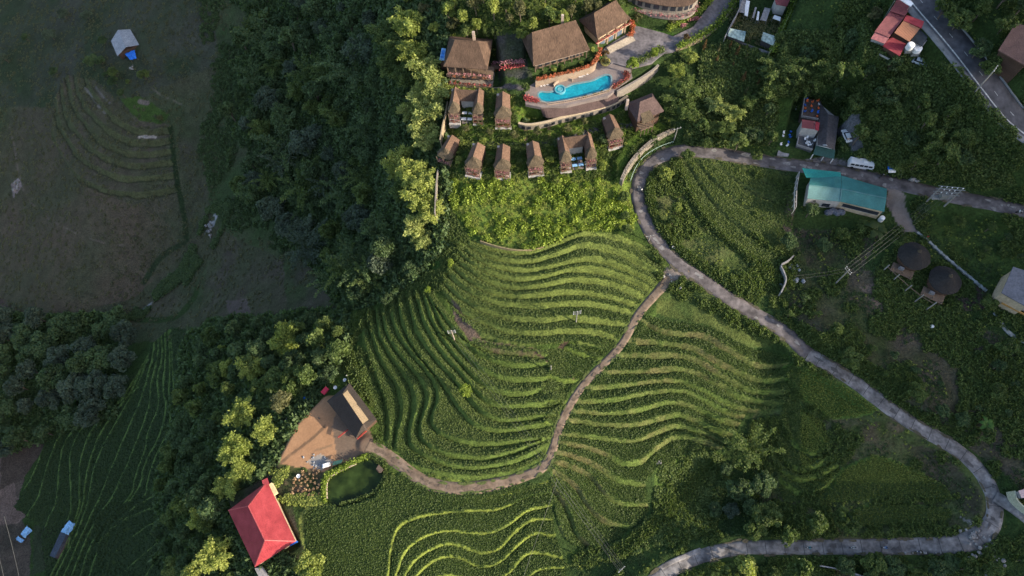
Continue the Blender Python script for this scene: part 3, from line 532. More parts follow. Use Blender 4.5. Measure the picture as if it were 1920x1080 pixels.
# fine sheet + growing cells out to the horizon, with an unseen ridge added to the east, shaped to shade the right side
TAN = math.tan(SUN_EL)
BND = [(1560,-60),(1500,40),(1450,110),(1440,200),(1480,300),(1530,400),(1520,480),(1530,560),(1590,650),(1600,740),(1540,820),(1470,880),(1430,960),(1430,1060)]
XR = 320.0
bp = Gb(np.array([b[0] for b in BND]), np.array([b[1] for b in BND])); tb = (XR - bp[:, 0]) / SH[0]
ry = bp[:, 1] + tb * SH[1]; rz = bp[:, 2] + tb * TAN; od = np.argsort(ry); ry = ry[od]; rz = rz[od]
rz = rz + 1.0
print('ridge', np.round(ry), np.round(rz))
def grow(a, end, n_):
    k = np.arange(1, n_ + 1) / n_; return a + (end - a) * k ** 2.2
ax = np.concatenate([grow(gx[0], -1800, 45)[::-1], gx, grow(gx[-1], 1800, 90)]); ay = np.concatenate([grow(gy[0], -1500, 70)[::-1], gy, grow(gy[-1], 1900, 60)])
AX, AY = np.meshgrid(ax, ay, indexing='ij')
AZ = zbase(np.clip(AX, X0, X1), np.clip(AY, Y0, Y1)); i0 = 45; j0 = 70
ridge = np.interp(AY, ry, rz, left=rz[0], right=rz[-1]) + fbm(AY, AY * 0, 22, 3, 3) * 5  # added ridge, height solved so its shadow ends at the boundary points
prof = np.where(AX < XR, np.clip((AX - 185) / (XR - 185), 0, 1), 1.0); prof = prof * prof * (3 - 2 * prof) 
far = np.where(AX > XR, np.exp(-((AX - XR) / 500) ** 2), 1.0)
AZ = AZ * (1 - prof) + ridge * prof * far + 0 * AX
dout = np.maximum(np.maximum(gx[0] - AX, 0), np.maximum(np.maximum(gy[0] - AY, AY - gy[-1]), 0))
AZ += np.clip(dout / 400, 0, 1) ** 1.5 * (60 + 160 * fbm(AX, AY, 500, 4)) * np.where(AX < 150, 1, 0.15) 
AZ[i0:i0 + len(gx), j0:j0 + len(gy)] = GZ
AC = np.ones(AX.shape + (4,)); AC[..., :3] = (0.034, 0.055, 0.018); AC[i0:i0 + len(gx), j0:j0 + len(gy), :3] = COL; AC[i0:i0 + len(gx), j0:j0 + len(gy), 3] = np.where(YARD, .08, 1.0)
def grid_mesh(name, X, Y, Z, col):
    nx, ny = X.shape; v = np.stack([X, Y, Z], -1).reshape(-1, 3); ii, jj = np.meshgrid(np.arange(nx - 1), np.arange(ny - 1), indexing='ij'); a = (ii * ny + jj).ravel()
    f = np.stack([a, a + ny, a + ny + 1, a + 1], -1)
    me = arr_mesh(name, v, f, smooth=True)
    c = col.reshape(-1, 4).astype(np.float32); at = me.color_attributes.new('alb', 'FLOAT_COLOR', 'POINT'); at.data.foreach_set('color', c.ravel())
    return me
GM = ground_mat()
terrain = tag(link('ground', grid_mesh('ground', AX, AY, AZ, AC), GM), 'terraced valley slopes of soil, grass and rice running to the mountains', 'ground', kind='structure')
def ribbon(name, g, wid, mt, up=0.05, label=None, cat='road', side=0.0, taper=None, skirt=.25):
    g = np.asarray(g); d = np.gradient(g[:, :2], axis=0); d /= np.linalg.norm(d, axis=1)[:, None] + 1e-9; nn = np.stack([-d[:, 1], d[:, 0]], -1)
    w = np.full(len(g), wid) if taper is None else np.interp(np.linspace(0, 1, len(g)), np.linspace(0, 1, len(taper)), taper)
    w = w * (1 + .03 * np.sin(np.arange(len(g)) * 1.7) + .03 * np.sin(np.arange(len(g)) * .61)); off_ = [-.5, -.5, -.25, 0, .25, .5, .5]; dz = [-skirt, 0, .02, .03, .02, 0, -skirt]
    v = np.stack([np.stack([g[:, 0] + nn[:, 0] * (w * o_ + side), g[:, 1] + nn[:, 1] * (w * o_ + side), g[:, 2] + up + z_], -1) for o_, z_ in zip(off_, dz)], 1).reshape(-1, 3)
    k = len(off_); f = [(i_ * k + j_, i_ * k + j_ + 1, (i_ + 1) * k + j_ + 1, (i_ + 1) * k + j_) for i_ in range(len(g) - 1) for j_ in range(k - 1)]
    f = [tuple(reversed(q_)) for q_ in f]
    return tag(link(name, arr_mesh(name, v, f, smooth=False), mt), label, cat, kind='structure')
ASPH = mat('worn_asphalt', (0.085, 0.076, 0.08), .85, .28, .9, .02, col2=(0.13, 0.115, 0.115), amt2=.4)
CONC = mat('cracked_concrete_road', (0.12, 0.115, 0.118), .85, .3, 1.3, .02, col2=(0.22, 0.205, 0.20), amt2=.45)
DRT = mat('trodden_red_dirt', (0.215,0.15,0.10), .95, .25, 1.1, .06, col2=(0.17,0.13,0.10), amt2=.25)
ribbon('asphalt_road', gRA, 4.4, ASPH, .06, 'worn grey asphalt road curving round the hillside below the stone wall')
ribbon('concrete_road', gRB, 4.8, CONC, .055, 'pale patched concrete road bending round the south-east fields', taper=[4.3, 4.3, 4.1, 4.0, 4.9, 4.0, 3.7, 3.6, 3.6, 4.0])
ribbon('dirt_path', gRP, 3.0, DRT, .05, 'reddish dirt path winding down between the rice terraces', 'path', taper=[4.4, 2.7, 2.3, 2.3, 2.3, 2.5, 2.9, 3.6, 3.7, 3.4, 4.2])
hw = mat('highway_asphalt', (0.065,0.065,0.072), .8, .25, .8, .02, col2=(0.105,0.1,0.11), amt2=.2)
ribbon('highway', gRH, 8.2, hw, .06, 'grey highway climbing past the red-roofed house')
ribbon('footpath', gPS, 1.3, CONC, .05, 'narrow grey footpath splitting off the lower road', 'path')
ribbon('side_lane', gPE, 3.0, CONC, .05, 'short pale lane leaving the road bend on the right')
PW = mat('white_road_paint', (0.5, 0.5, 0.48), .7, .4, 2.0); SHO = mat('concrete_shoulder', (0.18,0.185,0.19), .9, .2, .8, .02)
ribbon('road_shoulder', gRH, 1.9, SHO, .10, 'pale concrete gutter along the downhill side of the highway', 'gutter', side=-4.4)
ribbon('road_shoulder', gRH, .35, PW, .11, 'thin pale edge line on the downhill side of the highway', 'line', side=-2.6)
ribbon('low_wall', gRH, .35, SHO, .45, 'low pale concrete kerb wall on the uphill side of the highway', 'wall', side=4.1, skirt=.6)
for k in range(4, len(gRH) - 4, 5):
    pass
mk = MB()
for k in range(3, len(gRH) - 3, 4):
    a = gRH[k]; b = gRH[k + 1]; d = (b - a) / np.linalg.norm(b - a); nn = np.array([-d[1], d[0], 0]) * .08; c_ = a + d * 1.5; up = np.array([0, 0, .105])
    mk.add([a - nn + up, a + nn + up, c_ + nn + up, c_ - nn + up], [(3, 2, 1, 0)])
tag(mk.obj('road_marking', PW), 'faded broken centre line painted on the highway', 'road marking', kind='structure')
# concrete gutter by the path and lower road
def sheet(name, pts, z, mt, label, cat, kind='structure', th=.1, zs=None):
    m = MB(); P = [W(a, b, z) for a, b in pts]; m.prism([(p[0], p[1]) for p in P], z - th, z); o = m.obj(name, mt); return tag(o, label, cat, kind=kind)
PLZ = mat('plaza_paving', (0.12,0.11,0.12), .85, .3, 1.2, .02, col2=(0.165,0.15,0.155), amt2=.25)
DECK = mat('pool_deck_stone', (0.20,0.165,0.155), .8, .15, 2.0, .01)
def smpoly(pts, it=2):
    P = [tuple(p) for p in pts]
    for _ in range(it):
        Q = []
        for a, b in zip(P, P[1:] + P[:1]): Q += [(a[0] * .75 + b[0] * .25, a[1] * .75 + b[1] * .25), (a[0] * .25 + b[0] * .75, a[1] * .25 + b[1] * .75)]
        P = Q
    return P

# joints, patches and crumbling edges on the roads
def road_bits(name, g, wid, label, mt, n_, seed, kind='joint'):
    rg = np.random.default_rng(seed); m = MB(); d = np.gradient(np.asarray(g)[:, :2], axis=0); d /= np.linalg.norm(d, axis=1)[:, None]
    if kind == 'joint':
        for i in range(2, len(g) - 2, 3):
            u = np.array([*d[i], 0]); nn = np.array([-d[i][1], d[i][0], 0]); p = g[i] + np.array([0, 0, .095]); a = p - nn * wid / 2; b = p + nn * wid / 2; w = u * .07; m.add([a - w, a + w, b + w, b - w], [(0, 1, 2, 3)])
    else:
        for k in range(n_):
            i = rg.integers(2, len(g) - 2); u = np.array([*d[i], 0]); nn = np.array([-d[i][1], d[i][0], 0]); s_ = rg.choice([-1, 1]); o_ = (wid / 2 * rg.uniform(.75, 1.12)) * s_ if kind == 'edge' else rg.uniform(-.7, .7) * wid / 2; c_ = g[i] + nn * o_ + np.array([0, 0, (.125 if kind == 'edge' else .10) + .0003 * k + .0001 * seed]); k_ = 9; r1 = rg.uniform(.5, 1.9); r2 = rg.uniform(.18, .5) if kind == 'edge' else rg.uniform(.3, .8)
            m.add([c_ + u * r1 * math.cos(t_) * rg.uniform(.6, 1.2) + nn * r2 * math.sin(t_) * rg.uniform(.6, 1.2) for t_ in np.linspace(0, 2 * math.pi, k_, endpoint=False)], [tuple(range(k_))])
    return tag(m.obj(name, mt), label, 'road surface', kind='structure')
DKJ = mat('dark_joint_tar', (0.05, 0.048, 0.048), .9, .3, 2); EDG = mat('verge_dirt', (0.085, 0.075, 0.05), .95, .4, 2); PAT = mat('pale_patch', (0.20, 0.19, 0.185), .9, .3, 2)
road_bits('slab_joint', gRB, 3.6, 'dark joints between the concrete slabs of the road', DKJ, 0, 1); road_bits('verge_soil', gRB, 4.0, 'soil and weeds creeping over the edges of the concrete road', EDG, 90, 2, 'edge'); road_bits('verge_soil', gRA, 4.5, 'soil creeping over the edges of the asphalt road', EDG, 130, 3, 'edge'); road_bits('road_patch', gRA, 4.2, 'pale worn patches on the asphalt road', PAT, 40, 4, 'patch'); road_bits('road_patch', gRB, 3.6, 'dark mended patches on the concrete road', mat('dark_patch', (0.085, 0.08, 0.08), .9, .3, 2), 26, 5, 'patch')
road_bits('verge_soil', gRP[8:], 2.6, 'grass and earth edges of the dirt path', mat('verge_grass', (0.08, 0.10, 0.03), .95, .4, 2), 90, 6, 'edge'); road_bits('rut', gRP, 1.5, 'darker ruts worn into the dirt path', mat('dark_rut', (0.13, 0.095, 0.07), .95, .3, 2), 50, 7, 'patch')
# ------------------------------------------------------------------ foliage prototypes
def leaves(P, n_, size, rg, up=.35, asp=1.0):
    """n_ small quads at points P (N,3); returns verts, faces"""
    k = len(P); nrm = rg.normal(size=(k, 3)); nrm[:, 2] = np.abs(nrm[:, 2]) + up; nrm /= np.linalg.norm(nrm, axis=1)[:, None]
    a = rg.normal(size=(k, 3)); a -= (a * nrm).sum(1)[:, None] * nrm; a /= np.linalg.norm(a, axis=1)[:, None]; b = np.cross(nrm, a)
    s = (size * (0.6 + .8 * rg.random(k)))[:, None]; a = a * s * asp; b = b * s / asp * .7
    v = np.stack([P - a, P - b * .9 + a * .1, P + a, P + b * .9 + a * .1], 1).reshape(-1, 3); f = np.arange(4 * k).reshape(k, 4); return v, f
def blob_pts(rg, centers, radii, per, shell=.55):
    out = []; tint = []
    for c_, r in zip(centers, radii):
        d = rg.normal(size=(per, 3)); d /= np.linalg.norm(d, axis=1)[:, None]; d[:, 2] = np.where(d[:, 2] < -.35, -d[:, 2], d[:, 2]); rr = r * (shell + (1 - shell) * rg.random(per)) ** .8
        out.append(c_ + d * rr[:, None] * np.array([1, 1, .8])); tint.append(np.clip(rg.normal(.5, .16) + .12 * rg.normal(size=per), 0, 1))
    return np.vstack(out), np.concatenate(tint)
def crown_mesh(name, seed, Rr=3.2, H=3.6, base=3.0, nb=16, per=95, size=.36, rb=.38, flat=.8):
    rg = np.random.default_rng(seed); cs = []; rs = []
    for k in range(nb):
        t = rg.random() * 2 * math.pi; e = math.acos(1 - 1.25 * rg.random()); r = Rr * (.45 + .4 * rg.random())
        cs.append([r * math.sin(e) * math.cos(t), r * math.sin(e) * math.sin(t), base + H * .45 + H * .5 * math.cos(e)]); rs.append(Rr * rb * (.55 + .75 * rg.random()))
    cs.append([0, 0, base + H * .5]); rs.append(Rr * .5)
    P, tn = blob_pts(rg, np.array(cs), rs, per); v, f = leaves(P, 1, size, rg); return arr_mesh(name, v, f, tint=tn), cs
def trunk_mb(cs, base, rad=.18, seed=0):
    m = MB(); rd = random.Random(seed); m.tube([(0, 0, -1.5), (.08, .05, base * .5), (0, 0, base + .8)], [rad * 1.25, rad, rad * .7])
    for c_ in cs[:6]: m.tube([(0, 0, base * (.55 + .35 * rd.random())), (c_[0] * .45, c_[1] * .45, base * .8 + c_[2] * .25), tuple(c_)], [rad * .6, rad * .4, rad * .15], 5)
    return m
def plume_mesh(name, seed, n_c=26, L=6.0, size=.34, spread=1.0, per=60, star=0.0):
    """bamboo clump: arching culms that droop outward, feathery with leaves"""
    rg = np.random.default_rng(seed); P = []; tn = []; tips = []
    for k in range(n_c):
        t = 2 * math.pi * k / n_c + rg.normal() * .25; l = L * (.65 + .5 * rg.random()); out = spread * ((.25 + .55 * rg.random()) if not star else (.55 + .25 * rg.random())) * l
        hh = l * (.95 - .25 * rg.random()); s = np.sort(rg.random(per)) ** .7; s = .25 + .75 * s
        x = out * s ** 1.7; z = hh * np.sin(np.clip(s, 0, 1) * 1.9) / math.sin(1.57)
        wd = (.18 + .35 * np.sin(s * math.pi) * L / 6) * (1 if not star else .8); j = rg.normal(size=(per, 3)) * wd[:, None] * np.array([1, 1, .6])
        P.append(np.stack([x * math.cos(t), x * math.sin(t), z], -1) + j); tn.append(np.clip(rg.normal(.5, .13) + .12 * rg.normal(size=per) + .25 * (s - .6), 0, 1))
        tips.append((out * .5, t, hh, out))
    P = np.vstack(P); v, f = leaves(P, 1, size, rg, up=.5, asp=1.25); return arr_mesh(name, v, f, tint=np.concatenate(tn)), tips
def culm_mb(tips, L):
    m = MB()
    for o_, t, h, out in tips[::2]:
        m.tube([(.3 * math.cos(t), .3 * math.sin(t), -1.2), (out * .15 * math.cos(t), out * .15 * math.sin(t), h * .55), (out * .55 * math.cos(t), out * .55 * math.sin(t), h * .97)], [.07, .06, .03], 5)
    return m
BARK = mat('grey_brown_bark', (0.14, 0.11, 0.085), .95, .3, 4, .03); CULM = mat('bamboo_culm', (0.16, 0.17, 0.07), .6, .2, 3)
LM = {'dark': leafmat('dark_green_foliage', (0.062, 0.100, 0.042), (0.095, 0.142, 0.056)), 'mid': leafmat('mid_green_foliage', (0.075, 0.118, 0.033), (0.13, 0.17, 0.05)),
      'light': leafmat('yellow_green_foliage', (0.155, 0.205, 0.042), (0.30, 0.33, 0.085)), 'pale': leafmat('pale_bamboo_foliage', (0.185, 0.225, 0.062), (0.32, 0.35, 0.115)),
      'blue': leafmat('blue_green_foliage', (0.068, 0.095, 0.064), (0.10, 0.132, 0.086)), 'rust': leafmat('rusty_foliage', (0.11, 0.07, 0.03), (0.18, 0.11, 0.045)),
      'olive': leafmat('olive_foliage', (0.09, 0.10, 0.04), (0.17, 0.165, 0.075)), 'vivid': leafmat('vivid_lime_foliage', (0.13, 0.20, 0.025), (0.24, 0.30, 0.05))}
crowns = {}; trunks = {}
def get_crown(kind, var):
    key = (kind, var)
    if key in crowns: return crowns[key]
    sd_ = hash(kind) % 7 if False else sum(map(ord, kind)) + var * 13
    if kind == 'broad': me, cs = crown_mesh('crown_mesh', sd_, (2.8, 3.4, 3.9)[var % 3], (4.6, 3.8, 3.2)[var % 3], 2.6, (16, 22, 26)[var % 3], 120, .30, (.42, .34, .29)[var % 3]); tr = trunk_mb(cs, 2.8, .2, var)
    elif kind == 'tall': me, cs = crown_mesh('crown_mesh', sd_, 2.5, 6.0, 3.2, 20, 80, .34, .42); tr = trunk_mb(cs, 3.6, .18, var)
    elif kind == 'small': me, cs = crown_mesh('crown_mesh', sd_, 1.5, 1.7, .9, 10, 60, .22, .45); tr = trunk_mb(cs, 1.1, .09, var)
    elif kind == 'sparse': me, cs = crown_mesh('crown_mesh', sd_, 1.9, 2.6, 1.2, 12, 38, .24, .34); tr = trunk_mb(cs, 1.6, .10, var)
    elif kind == 'bamboo': me, tips = plume_mesh('crown_mesh', sd_, 30, 7.0, .22, .85, 160); tr = culm_mb(tips, 7)
    elif kind == 'star': me, tips = plume_mesh('crown_mesh', sd_, 13, 9.5, .27, 1.2, 170, 1); tr = culm_mb(tips, 8)
    elif kind == 'conifer':
        rg = np.random.default_rng(sd_); s = rg.random(420); t = rg.random(420) * 6.28; r = (1 - s) * .85 * (.5 + .5 * rg.random(420)); P = np.stack([r * np.cos(t), r * np.sin(t), .5 + s * 3.6], -1); v, f = leaves(P, 1, .17, rg); me = arr_mesh('crown_mesh', v, f, tint=np.clip(.5 + .2 * rg.normal(size=420), 0, 1)); tr = MB().tube([(0, 0, -.6), (0, 0, 3.9)], [.09, .03], 6)
    crowns[key] = (me, tr); return crowns[key]
_cm = {}; _tm = {}
NT = 0
def tree(kind, var, leaf, x, y, s=1.0, rz=None, name='tree', label='', cat='tree', group=None, z=None, sz=None, stem='trunk', crown='crown'):
    global NT; NT += 1
    me, tr = get_crown(kind, var); k = (kind, var, leaf)
    if k not in _cm:
        m2 = me.copy(); m2.materials.clear(); m2.materials.append(LM[leaf]); m2.name = name + '_crown'; _cm[k] = m2
    if (kind, var) not in _tm:
        t2 = bpy.data.meshes.new(name + '_trunk'); t2.from_pydata(tr.v, [], tr.f); t2.materials.append(CULM if kind in ('bamboo', 'star') else BARK); t2.update(); _tm[(kind, var)] = t2
    z = zg(x, y) if z is None else z
    t = thing(name, label, cat, (x, y, z - .1), rz if rz is not None else random.random() * 6.28, group); t.scale = (s, s, sz or s * random.uniform(.85, 1.15))
    link(crown, _cm[k], None, t); link(stem, _tm[(kind, var)], None, t); return t
OCC = []
def tree_px(kind, var, leaf, px, py, s=1.0, top=None, **k):
    """px,py is where the crown centre shows; the foot is found below it"""
    h = (top if top is not None else {'broad': 4.4, 'tall': 5.5, 'small': 1.7, 'sparse': 2.4, 'bamboo': 5, 'star': 5.5, 'conifer': 2.2}[kind]) * s
    g = march(px, py, lambda x, y: zfine(x, y) + h)[0]; OCC.append((g[0], g[1])); return tree(kind, var, leaf, g[0], g[1], s, **k)
# ------------------------------------------------------------------ pale bamboo row along the resort edge, lit by the sun
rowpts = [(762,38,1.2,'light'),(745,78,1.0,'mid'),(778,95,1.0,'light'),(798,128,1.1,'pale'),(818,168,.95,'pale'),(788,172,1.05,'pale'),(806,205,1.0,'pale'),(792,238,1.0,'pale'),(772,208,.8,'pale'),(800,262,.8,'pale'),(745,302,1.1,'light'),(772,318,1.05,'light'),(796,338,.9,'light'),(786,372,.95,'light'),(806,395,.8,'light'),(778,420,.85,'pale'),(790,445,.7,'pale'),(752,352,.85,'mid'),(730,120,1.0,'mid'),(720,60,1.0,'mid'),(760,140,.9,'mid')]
wordy = ['northmost and tallest plume of the row', 'darker plume set back behind the northmost one', 'yellow-green plume left of the restaurant roof', 'plume just left of the restaurant pavilion', 'plume hugging the corner of the restaurant terrace', 'broad pale plume west of the restaurant', 'plume above the first garden cottage', 'plume beside the double cottage wing', 'slim plume leaning to the dark forest', 'low plume by the cottage boundary wall', 'leftmost plume of the lower row', 'plume level with the lower cottage row', 'plume right beside the lowest boundary wall', 'plume halfway down beside the meadow', 'small plume touching the meadow edge', 'dense pale plume near the south end', 'southmost small plume of the row', 'darker plume tucked behind the lower row', 'shaded plume west of the blue skylight', 'shaded plume at the top left of the row', 'shaded plume between the row and the forest']
for k, (px, py, s, lf) in enumerate(rowpts):
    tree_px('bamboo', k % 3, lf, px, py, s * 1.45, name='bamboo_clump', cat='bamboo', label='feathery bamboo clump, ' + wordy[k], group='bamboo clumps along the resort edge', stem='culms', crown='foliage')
EXTRA = [  # kind, leaf, px, py, scale, label
 ('bamboo','light',533,640,1.15,'bright yellow-green bamboo in the sunlit row, northmost by the round lime shrub'),('bamboo','light',470,690,.95,'bright bamboo left of the yellowish courtyard tree'),('broad','light',432,690,.7,'small lit tree at the left edge of the sunlit row'),
 ('broad','vivid',596,612,.55,'round lime-yellow shrub alone at the forest edge above the farmyard'),('tall','olive',527,752,1.15,'tall olive-yellow tree beside the farmyard and blue tarp'),('broad','light',415,655,.35,'tiny lit treetop poking out of the dark forest'),
 ('bamboo','light',450,775,1.05,'lit bamboo midway down the sunlit row'),('bamboo','light',495,808,.8,'lit bamboo beside the left corner of the farmyard'),('bamboo','light',440,838,1.05,'lit bamboo above the red-roofed farmhouse'),('bamboo','light',452,880,.85,'lit bamboo just over the red roof'),('bamboo','light',425,912,.85,'lit bamboo touching the north-west side of the red roof'),('broad','mid',405,790,.8,'half-lit tree on the outer side of the sunlit row'),
 ('bamboo','light',375,975,.8,'lit treetop below and left of the red roof'),('broad','mid',345,958,.8,'dim green tree left of the lit treetop below the red roof'),('bamboo','light',398,1040,1.1,'large lit bamboo in the bottom row left of the red roof'),('broad','light',370,1075,.9,'lit tree cut by the bottom edge left of the red roof'),('broad','mid',430,1090,.8,'half-lit tree at the bottom edge under the red roof'),
 ('broad','light',580,1062,.8,'lit shrubby tree in the corner between red roof and big rice field'),('broad','mid',650,655,.75,'dark leafy tree left of the fan terraces'),('broad','dark',612,700,.9,'dark tree north of the thatched farm shed'),('tall','mid',606,705,.45,'slim bright green tree north of the farmyard'),
 ('broad','vivid',872,732,.75,'round yellow-green bush in the middle of the terraces'),('small','vivid',845,493,.8,'small yellow-green sapling above the terraces, upper of two'),('small','vivid',803,543,.75,'small yellow-green sapling above the terraces, lower of two'),('small','mid',862,460,.9,'bushy sapling at the corner of the top terrace'),
 ('tall','vivid',1185,124,.66,'vivid lime tree on the plaza, left and larger of two'),('tall','vivid',1226,99,.52,'vivid lime tree on the plaza, right and smaller of two'),('sparse','olive',1196,33,.85,'thin olive tree by the corner of the reception hall'),('sparse','olive',1261,38,.75,'thin olive tree on the small lawn below the curved building'),('sparse','rust',1288,70,.7,'bare pinkish tree at the edge of the driveway'),
 ('star','mid',1410,842,1.0,'big star-shaped bamboo lit at its tips beside the right terraces'),('broad','mid',1440,968,1.15,'half-lit round tree above the lower road, largest of the row'),('broad','mid',1418,990,.8,'half-lit tree between the largest roadside tree and the gully'),('broad','mid',1528,983,1.1,'round tree with a lit right side above the lower road'),('broad','mid',1588,975,1.0,'round half-lit tree by the south-east field corner'),('small','mid',1478,1003,1.7,'small lit tree right above the lower road'),
 ('tall','light',1400,1062,1.1,'olive-lit tree below the lower road near the junction'),('broad','mid',1370,1078,.8,'tree at the bottom edge below the junction'),('tall','mid',1500,1068,1.1,'tree below the lower road at the bottom edge'),('broad','mid',1450,1078,.7,'rounded tree between two taller ones below the lower road'),('broad','dark',1385,915,1.0,'dark round tree in the gully under the star-shaped bamboo'),('broad','dark',1432,905,.95,'dark tree right of the gully'),('broad','dark',1360,880,.7,'dark tree at the left foot of the star-shaped bamboo'),('broad','dark',1340,955,.6,'dark tree beside the small lower rice plot'),('broad','blue',1372,955,.6,'greyish pale tree in the gully above the lower road'),('broad','dark',1405,950,.9,'dark tree between the greyish tree and the roadside tree'),
 ('bamboo','mid',1290,170,1.1,'feathery lit tree below the driveway wall, left of the rusty conifers'),('bamboo','light',1272,128,.8,'lit tree at the foot of the driveway wall'),('bamboo','light',1296,105,.7,'bright lit tree beside the stone driveway wall'),('bamboo','mid',1262,180,1.0,'broad tree right of the dark-roofed lodge'),('bamboo','mid',1285,205,1.0,'drooping tree above the road bend wall'),('bamboo','pale',1375,212,.95,'pale tall bamboo above the asphalt road'),('bamboo','pale',1352,198,.8,'pale bamboo left of the tallest pale one'),('bamboo','mid',1335,240,.7,'green bamboo hanging over the asphalt road'),
 ('broad','mid',1325,268,.7,'leafy tree standing on the inner side of the road bend'),('broad','mid',1418,292,.5,'small tree on the lower verge of the asphalt road'),('broad','mid',1290,290,.55,'shrubby tree inside the bend near the lamp pole'),('broad','light',1270,390,.65,'lit bush inside the road bend, largest in the field'),('broad','mid',1262,415,.5,'smaller bush just below the largest one in the field'),('broad','light',1250,325,.6,'bushy tree at the inner verge opposite the stone wall'),
 ('broad','dark',1520,395,.85,'round grey-green tree in front of the teal-roofed building'),('broad','mid',1690,455,.55,'yellow-green bush at the end of the dirt drive'),('broad','mid',1856,570,.6,'olive tree beside the pale path wall'),('star','mid',1515,145,1.0,'feathery bamboo above the garden café, middle one'),('star','mid',1570,120,1.05,'feathery bamboo above the garden café, right one'),('star','mid',1460,130,1.0,'feathery bamboo above the garden café, left one'),('star','mid',1770,270,.95,'feathery bamboo on the slope under the highway'),('broad','olive',1640,25,.6,'leafy tree left of the red-roofed house'),('broad','dark',1605,70,.9,'round dark tree left of the red-roofed house'),('broad','mid',1575,40,.6,'bright green tree above the bamboo slope'),('bamboo','mid',1690,120,.7,'bushy bamboo under the red-roofed house'),('broad','mid',1858,125,.7,'tree on the uphill side of the highway'),('broad','mid',1840,20,.8,'tree above the highway at the top edge'),
 ('tall','mid',875,58,.75,'leafy tree behind the restaurant roof, left of the chimney'),('tall','mid',912,60,.6,'leafy tree behind the restaurant roof, right of the chimney'),('tall','light',840,20,.9,'yellow-green tree at the top edge above the restaurant'),('tall','light',868,35,.7,'lit tree between the top edge and the restaurant roof'),('tall','olive',890,8,.9,'olive tree at the top edge'),('tall','light',925,18,.85,'lit tree above the restaurant, right of the olive one'),('tall','olive',975,20,.8,'rusty-lit tree above the gap between the two thatched halls'),('tall','light',1000,50,.7,'bright tree left of the thatched hall ridge'),('tall','mid',1030,30,.8,'leafy tree directly above the thatched hall'),('tall','light',1055,35,.7,'bright tree just above the right end of the thatched hall'),('tall','olive',1100,15,.7,'olive tree behind the reception hall'),('broad','mid',1160,5,.7,'leafy tree behind the reception hall near the curved building'),('broad','mid',985,165,.42,'round green bush at the left end of the pool'),
 ('sparse','olive',873,240,.75,'pale thin tree in the cottage garden, left of three'),('sparse','olive',918,246,.75,'pale thin tree in the cottage garden, middle of three'),('sparse','olive',965,252,.8,'pale thin tree in the cottage garden, right of three'),('sparse','olive',1008,248,.85,'pale tree on the round lawn below the brown slope'),('sparse','olive',1065,240,.8,'pale tree hanging before the windowed wall'),('sparse','olive',1095,228,.7,'pale tree near the right end of the windowed wall'),('sparse','olive',1150,190,.9,'olive bushes at the right end of the brown slope'),('sparse','light',1045,338,.7,'thin lit tree below the twin cottage'),('sparse','mid',1225,262,.8,'shrubby tree above the stone wall'),('sparse','mid',1195,290,.8,'shrubby tree at the left end of the stone wall'),('broad','mid',1172,405,.55,'rounded tree beside the road left of the bend'),('broad','mid',1168,368,.5,'rounded tree beside the road, upper one'),('broad','mid',1175,430,.45,'rounded tree beside the road, lowest one'),
 ('broad','olive',300,222,.55,'small yellow-green shrub at the end of the old terraces'),('broad','dark',725,560,.6,'dark bush at the top of the fan terraces'),('broad','dark',770,505,.8,'dark round tree between the shaded meadow and the terraces')]
for k, (kd, lf, px, py, s, lb) in enumerate(EXTRA):
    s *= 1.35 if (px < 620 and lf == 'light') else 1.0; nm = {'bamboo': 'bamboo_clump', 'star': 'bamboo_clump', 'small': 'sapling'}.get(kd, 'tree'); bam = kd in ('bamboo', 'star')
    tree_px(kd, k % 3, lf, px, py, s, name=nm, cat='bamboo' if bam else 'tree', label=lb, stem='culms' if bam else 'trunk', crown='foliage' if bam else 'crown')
for k, (px, py, s) in enumerate([(1322,84,1),(1348,92,.9),(1370,84,.9),(1385,92,1.1),(1400,105,.9),(1345,110,.8),(1396,142,1.1),(1400,170,1.0),(1420,135,.8),(1422,155,.8),(1413,178,.7),(1375,120,.7)]):
    tree_px('conifer', k % 2, 'rust' if k % 3 != 1 else 'olive', px, py, s, name='conifer', cat='conifer', label='small rusty-brown young conifer on the slope below the nursery wall', group='young rusty conifers below the nursery')
# ------------------------------------------------------------------ woods: every tree an individual
def fill(poly, n_, dist, kinds, leafs, smin, smax, name, label, group, cat='tree', keep=4.0):
    P = np.array(poly, float); got = []; tries = 0
    while len(got) < n_ and tries < n_ * 60:
        tries += 1; px = random.uniform(P[:, 0].min(), P[:, 0].max()); py = random.uniform(P[:, 1].min(), P[:, 1].max())
        if not inpoly(np.array([px]), np.array([py]), poly)[0]: continue
        if any((px - a) ** 2 + (py - b) ** 2 < dist ** 2 for a, b in got): continue
        s = random.uniform(smin, smax); g = march(px, py, lambda x, y: zfine(x, y) + 4 * s)[0]
        if keep and any((g[0] - a) ** 2 + (g[1] - b) ** 2 < (keep * .5) ** 2 for a, b in OCC): continue
        got.append((px, py)); kd = random.choice(kinds); tree(kd, random.randrange(3), random.choice(leafs), g[0], g[1], s, name=name, cat=cat, label=label, group=group); OCC.append((g[0], g[1]))
    return len(got)
nf = fill([(445,0),(560,-10),(715,-10),(705,60),(690,120),(725,180),(735,260),(700,290),(690,360),(710,440),(730,500),(690,540),(640,560),(600,500),(560,470),(540,430),(490,400),(440,350),(470,270),(415,220),(470,120),(430,60)], 100, 27, ['broad', 'broad', 'tall', 'bamboo', 'star'], ['dark', 'blue', 'dark', 'mid', 'dark'], .7, 1.75, 'forest_tree', 'dark leafy tree crowded into the shaded forest on the slope west of the resort', 'trees of the shaded slope forest')
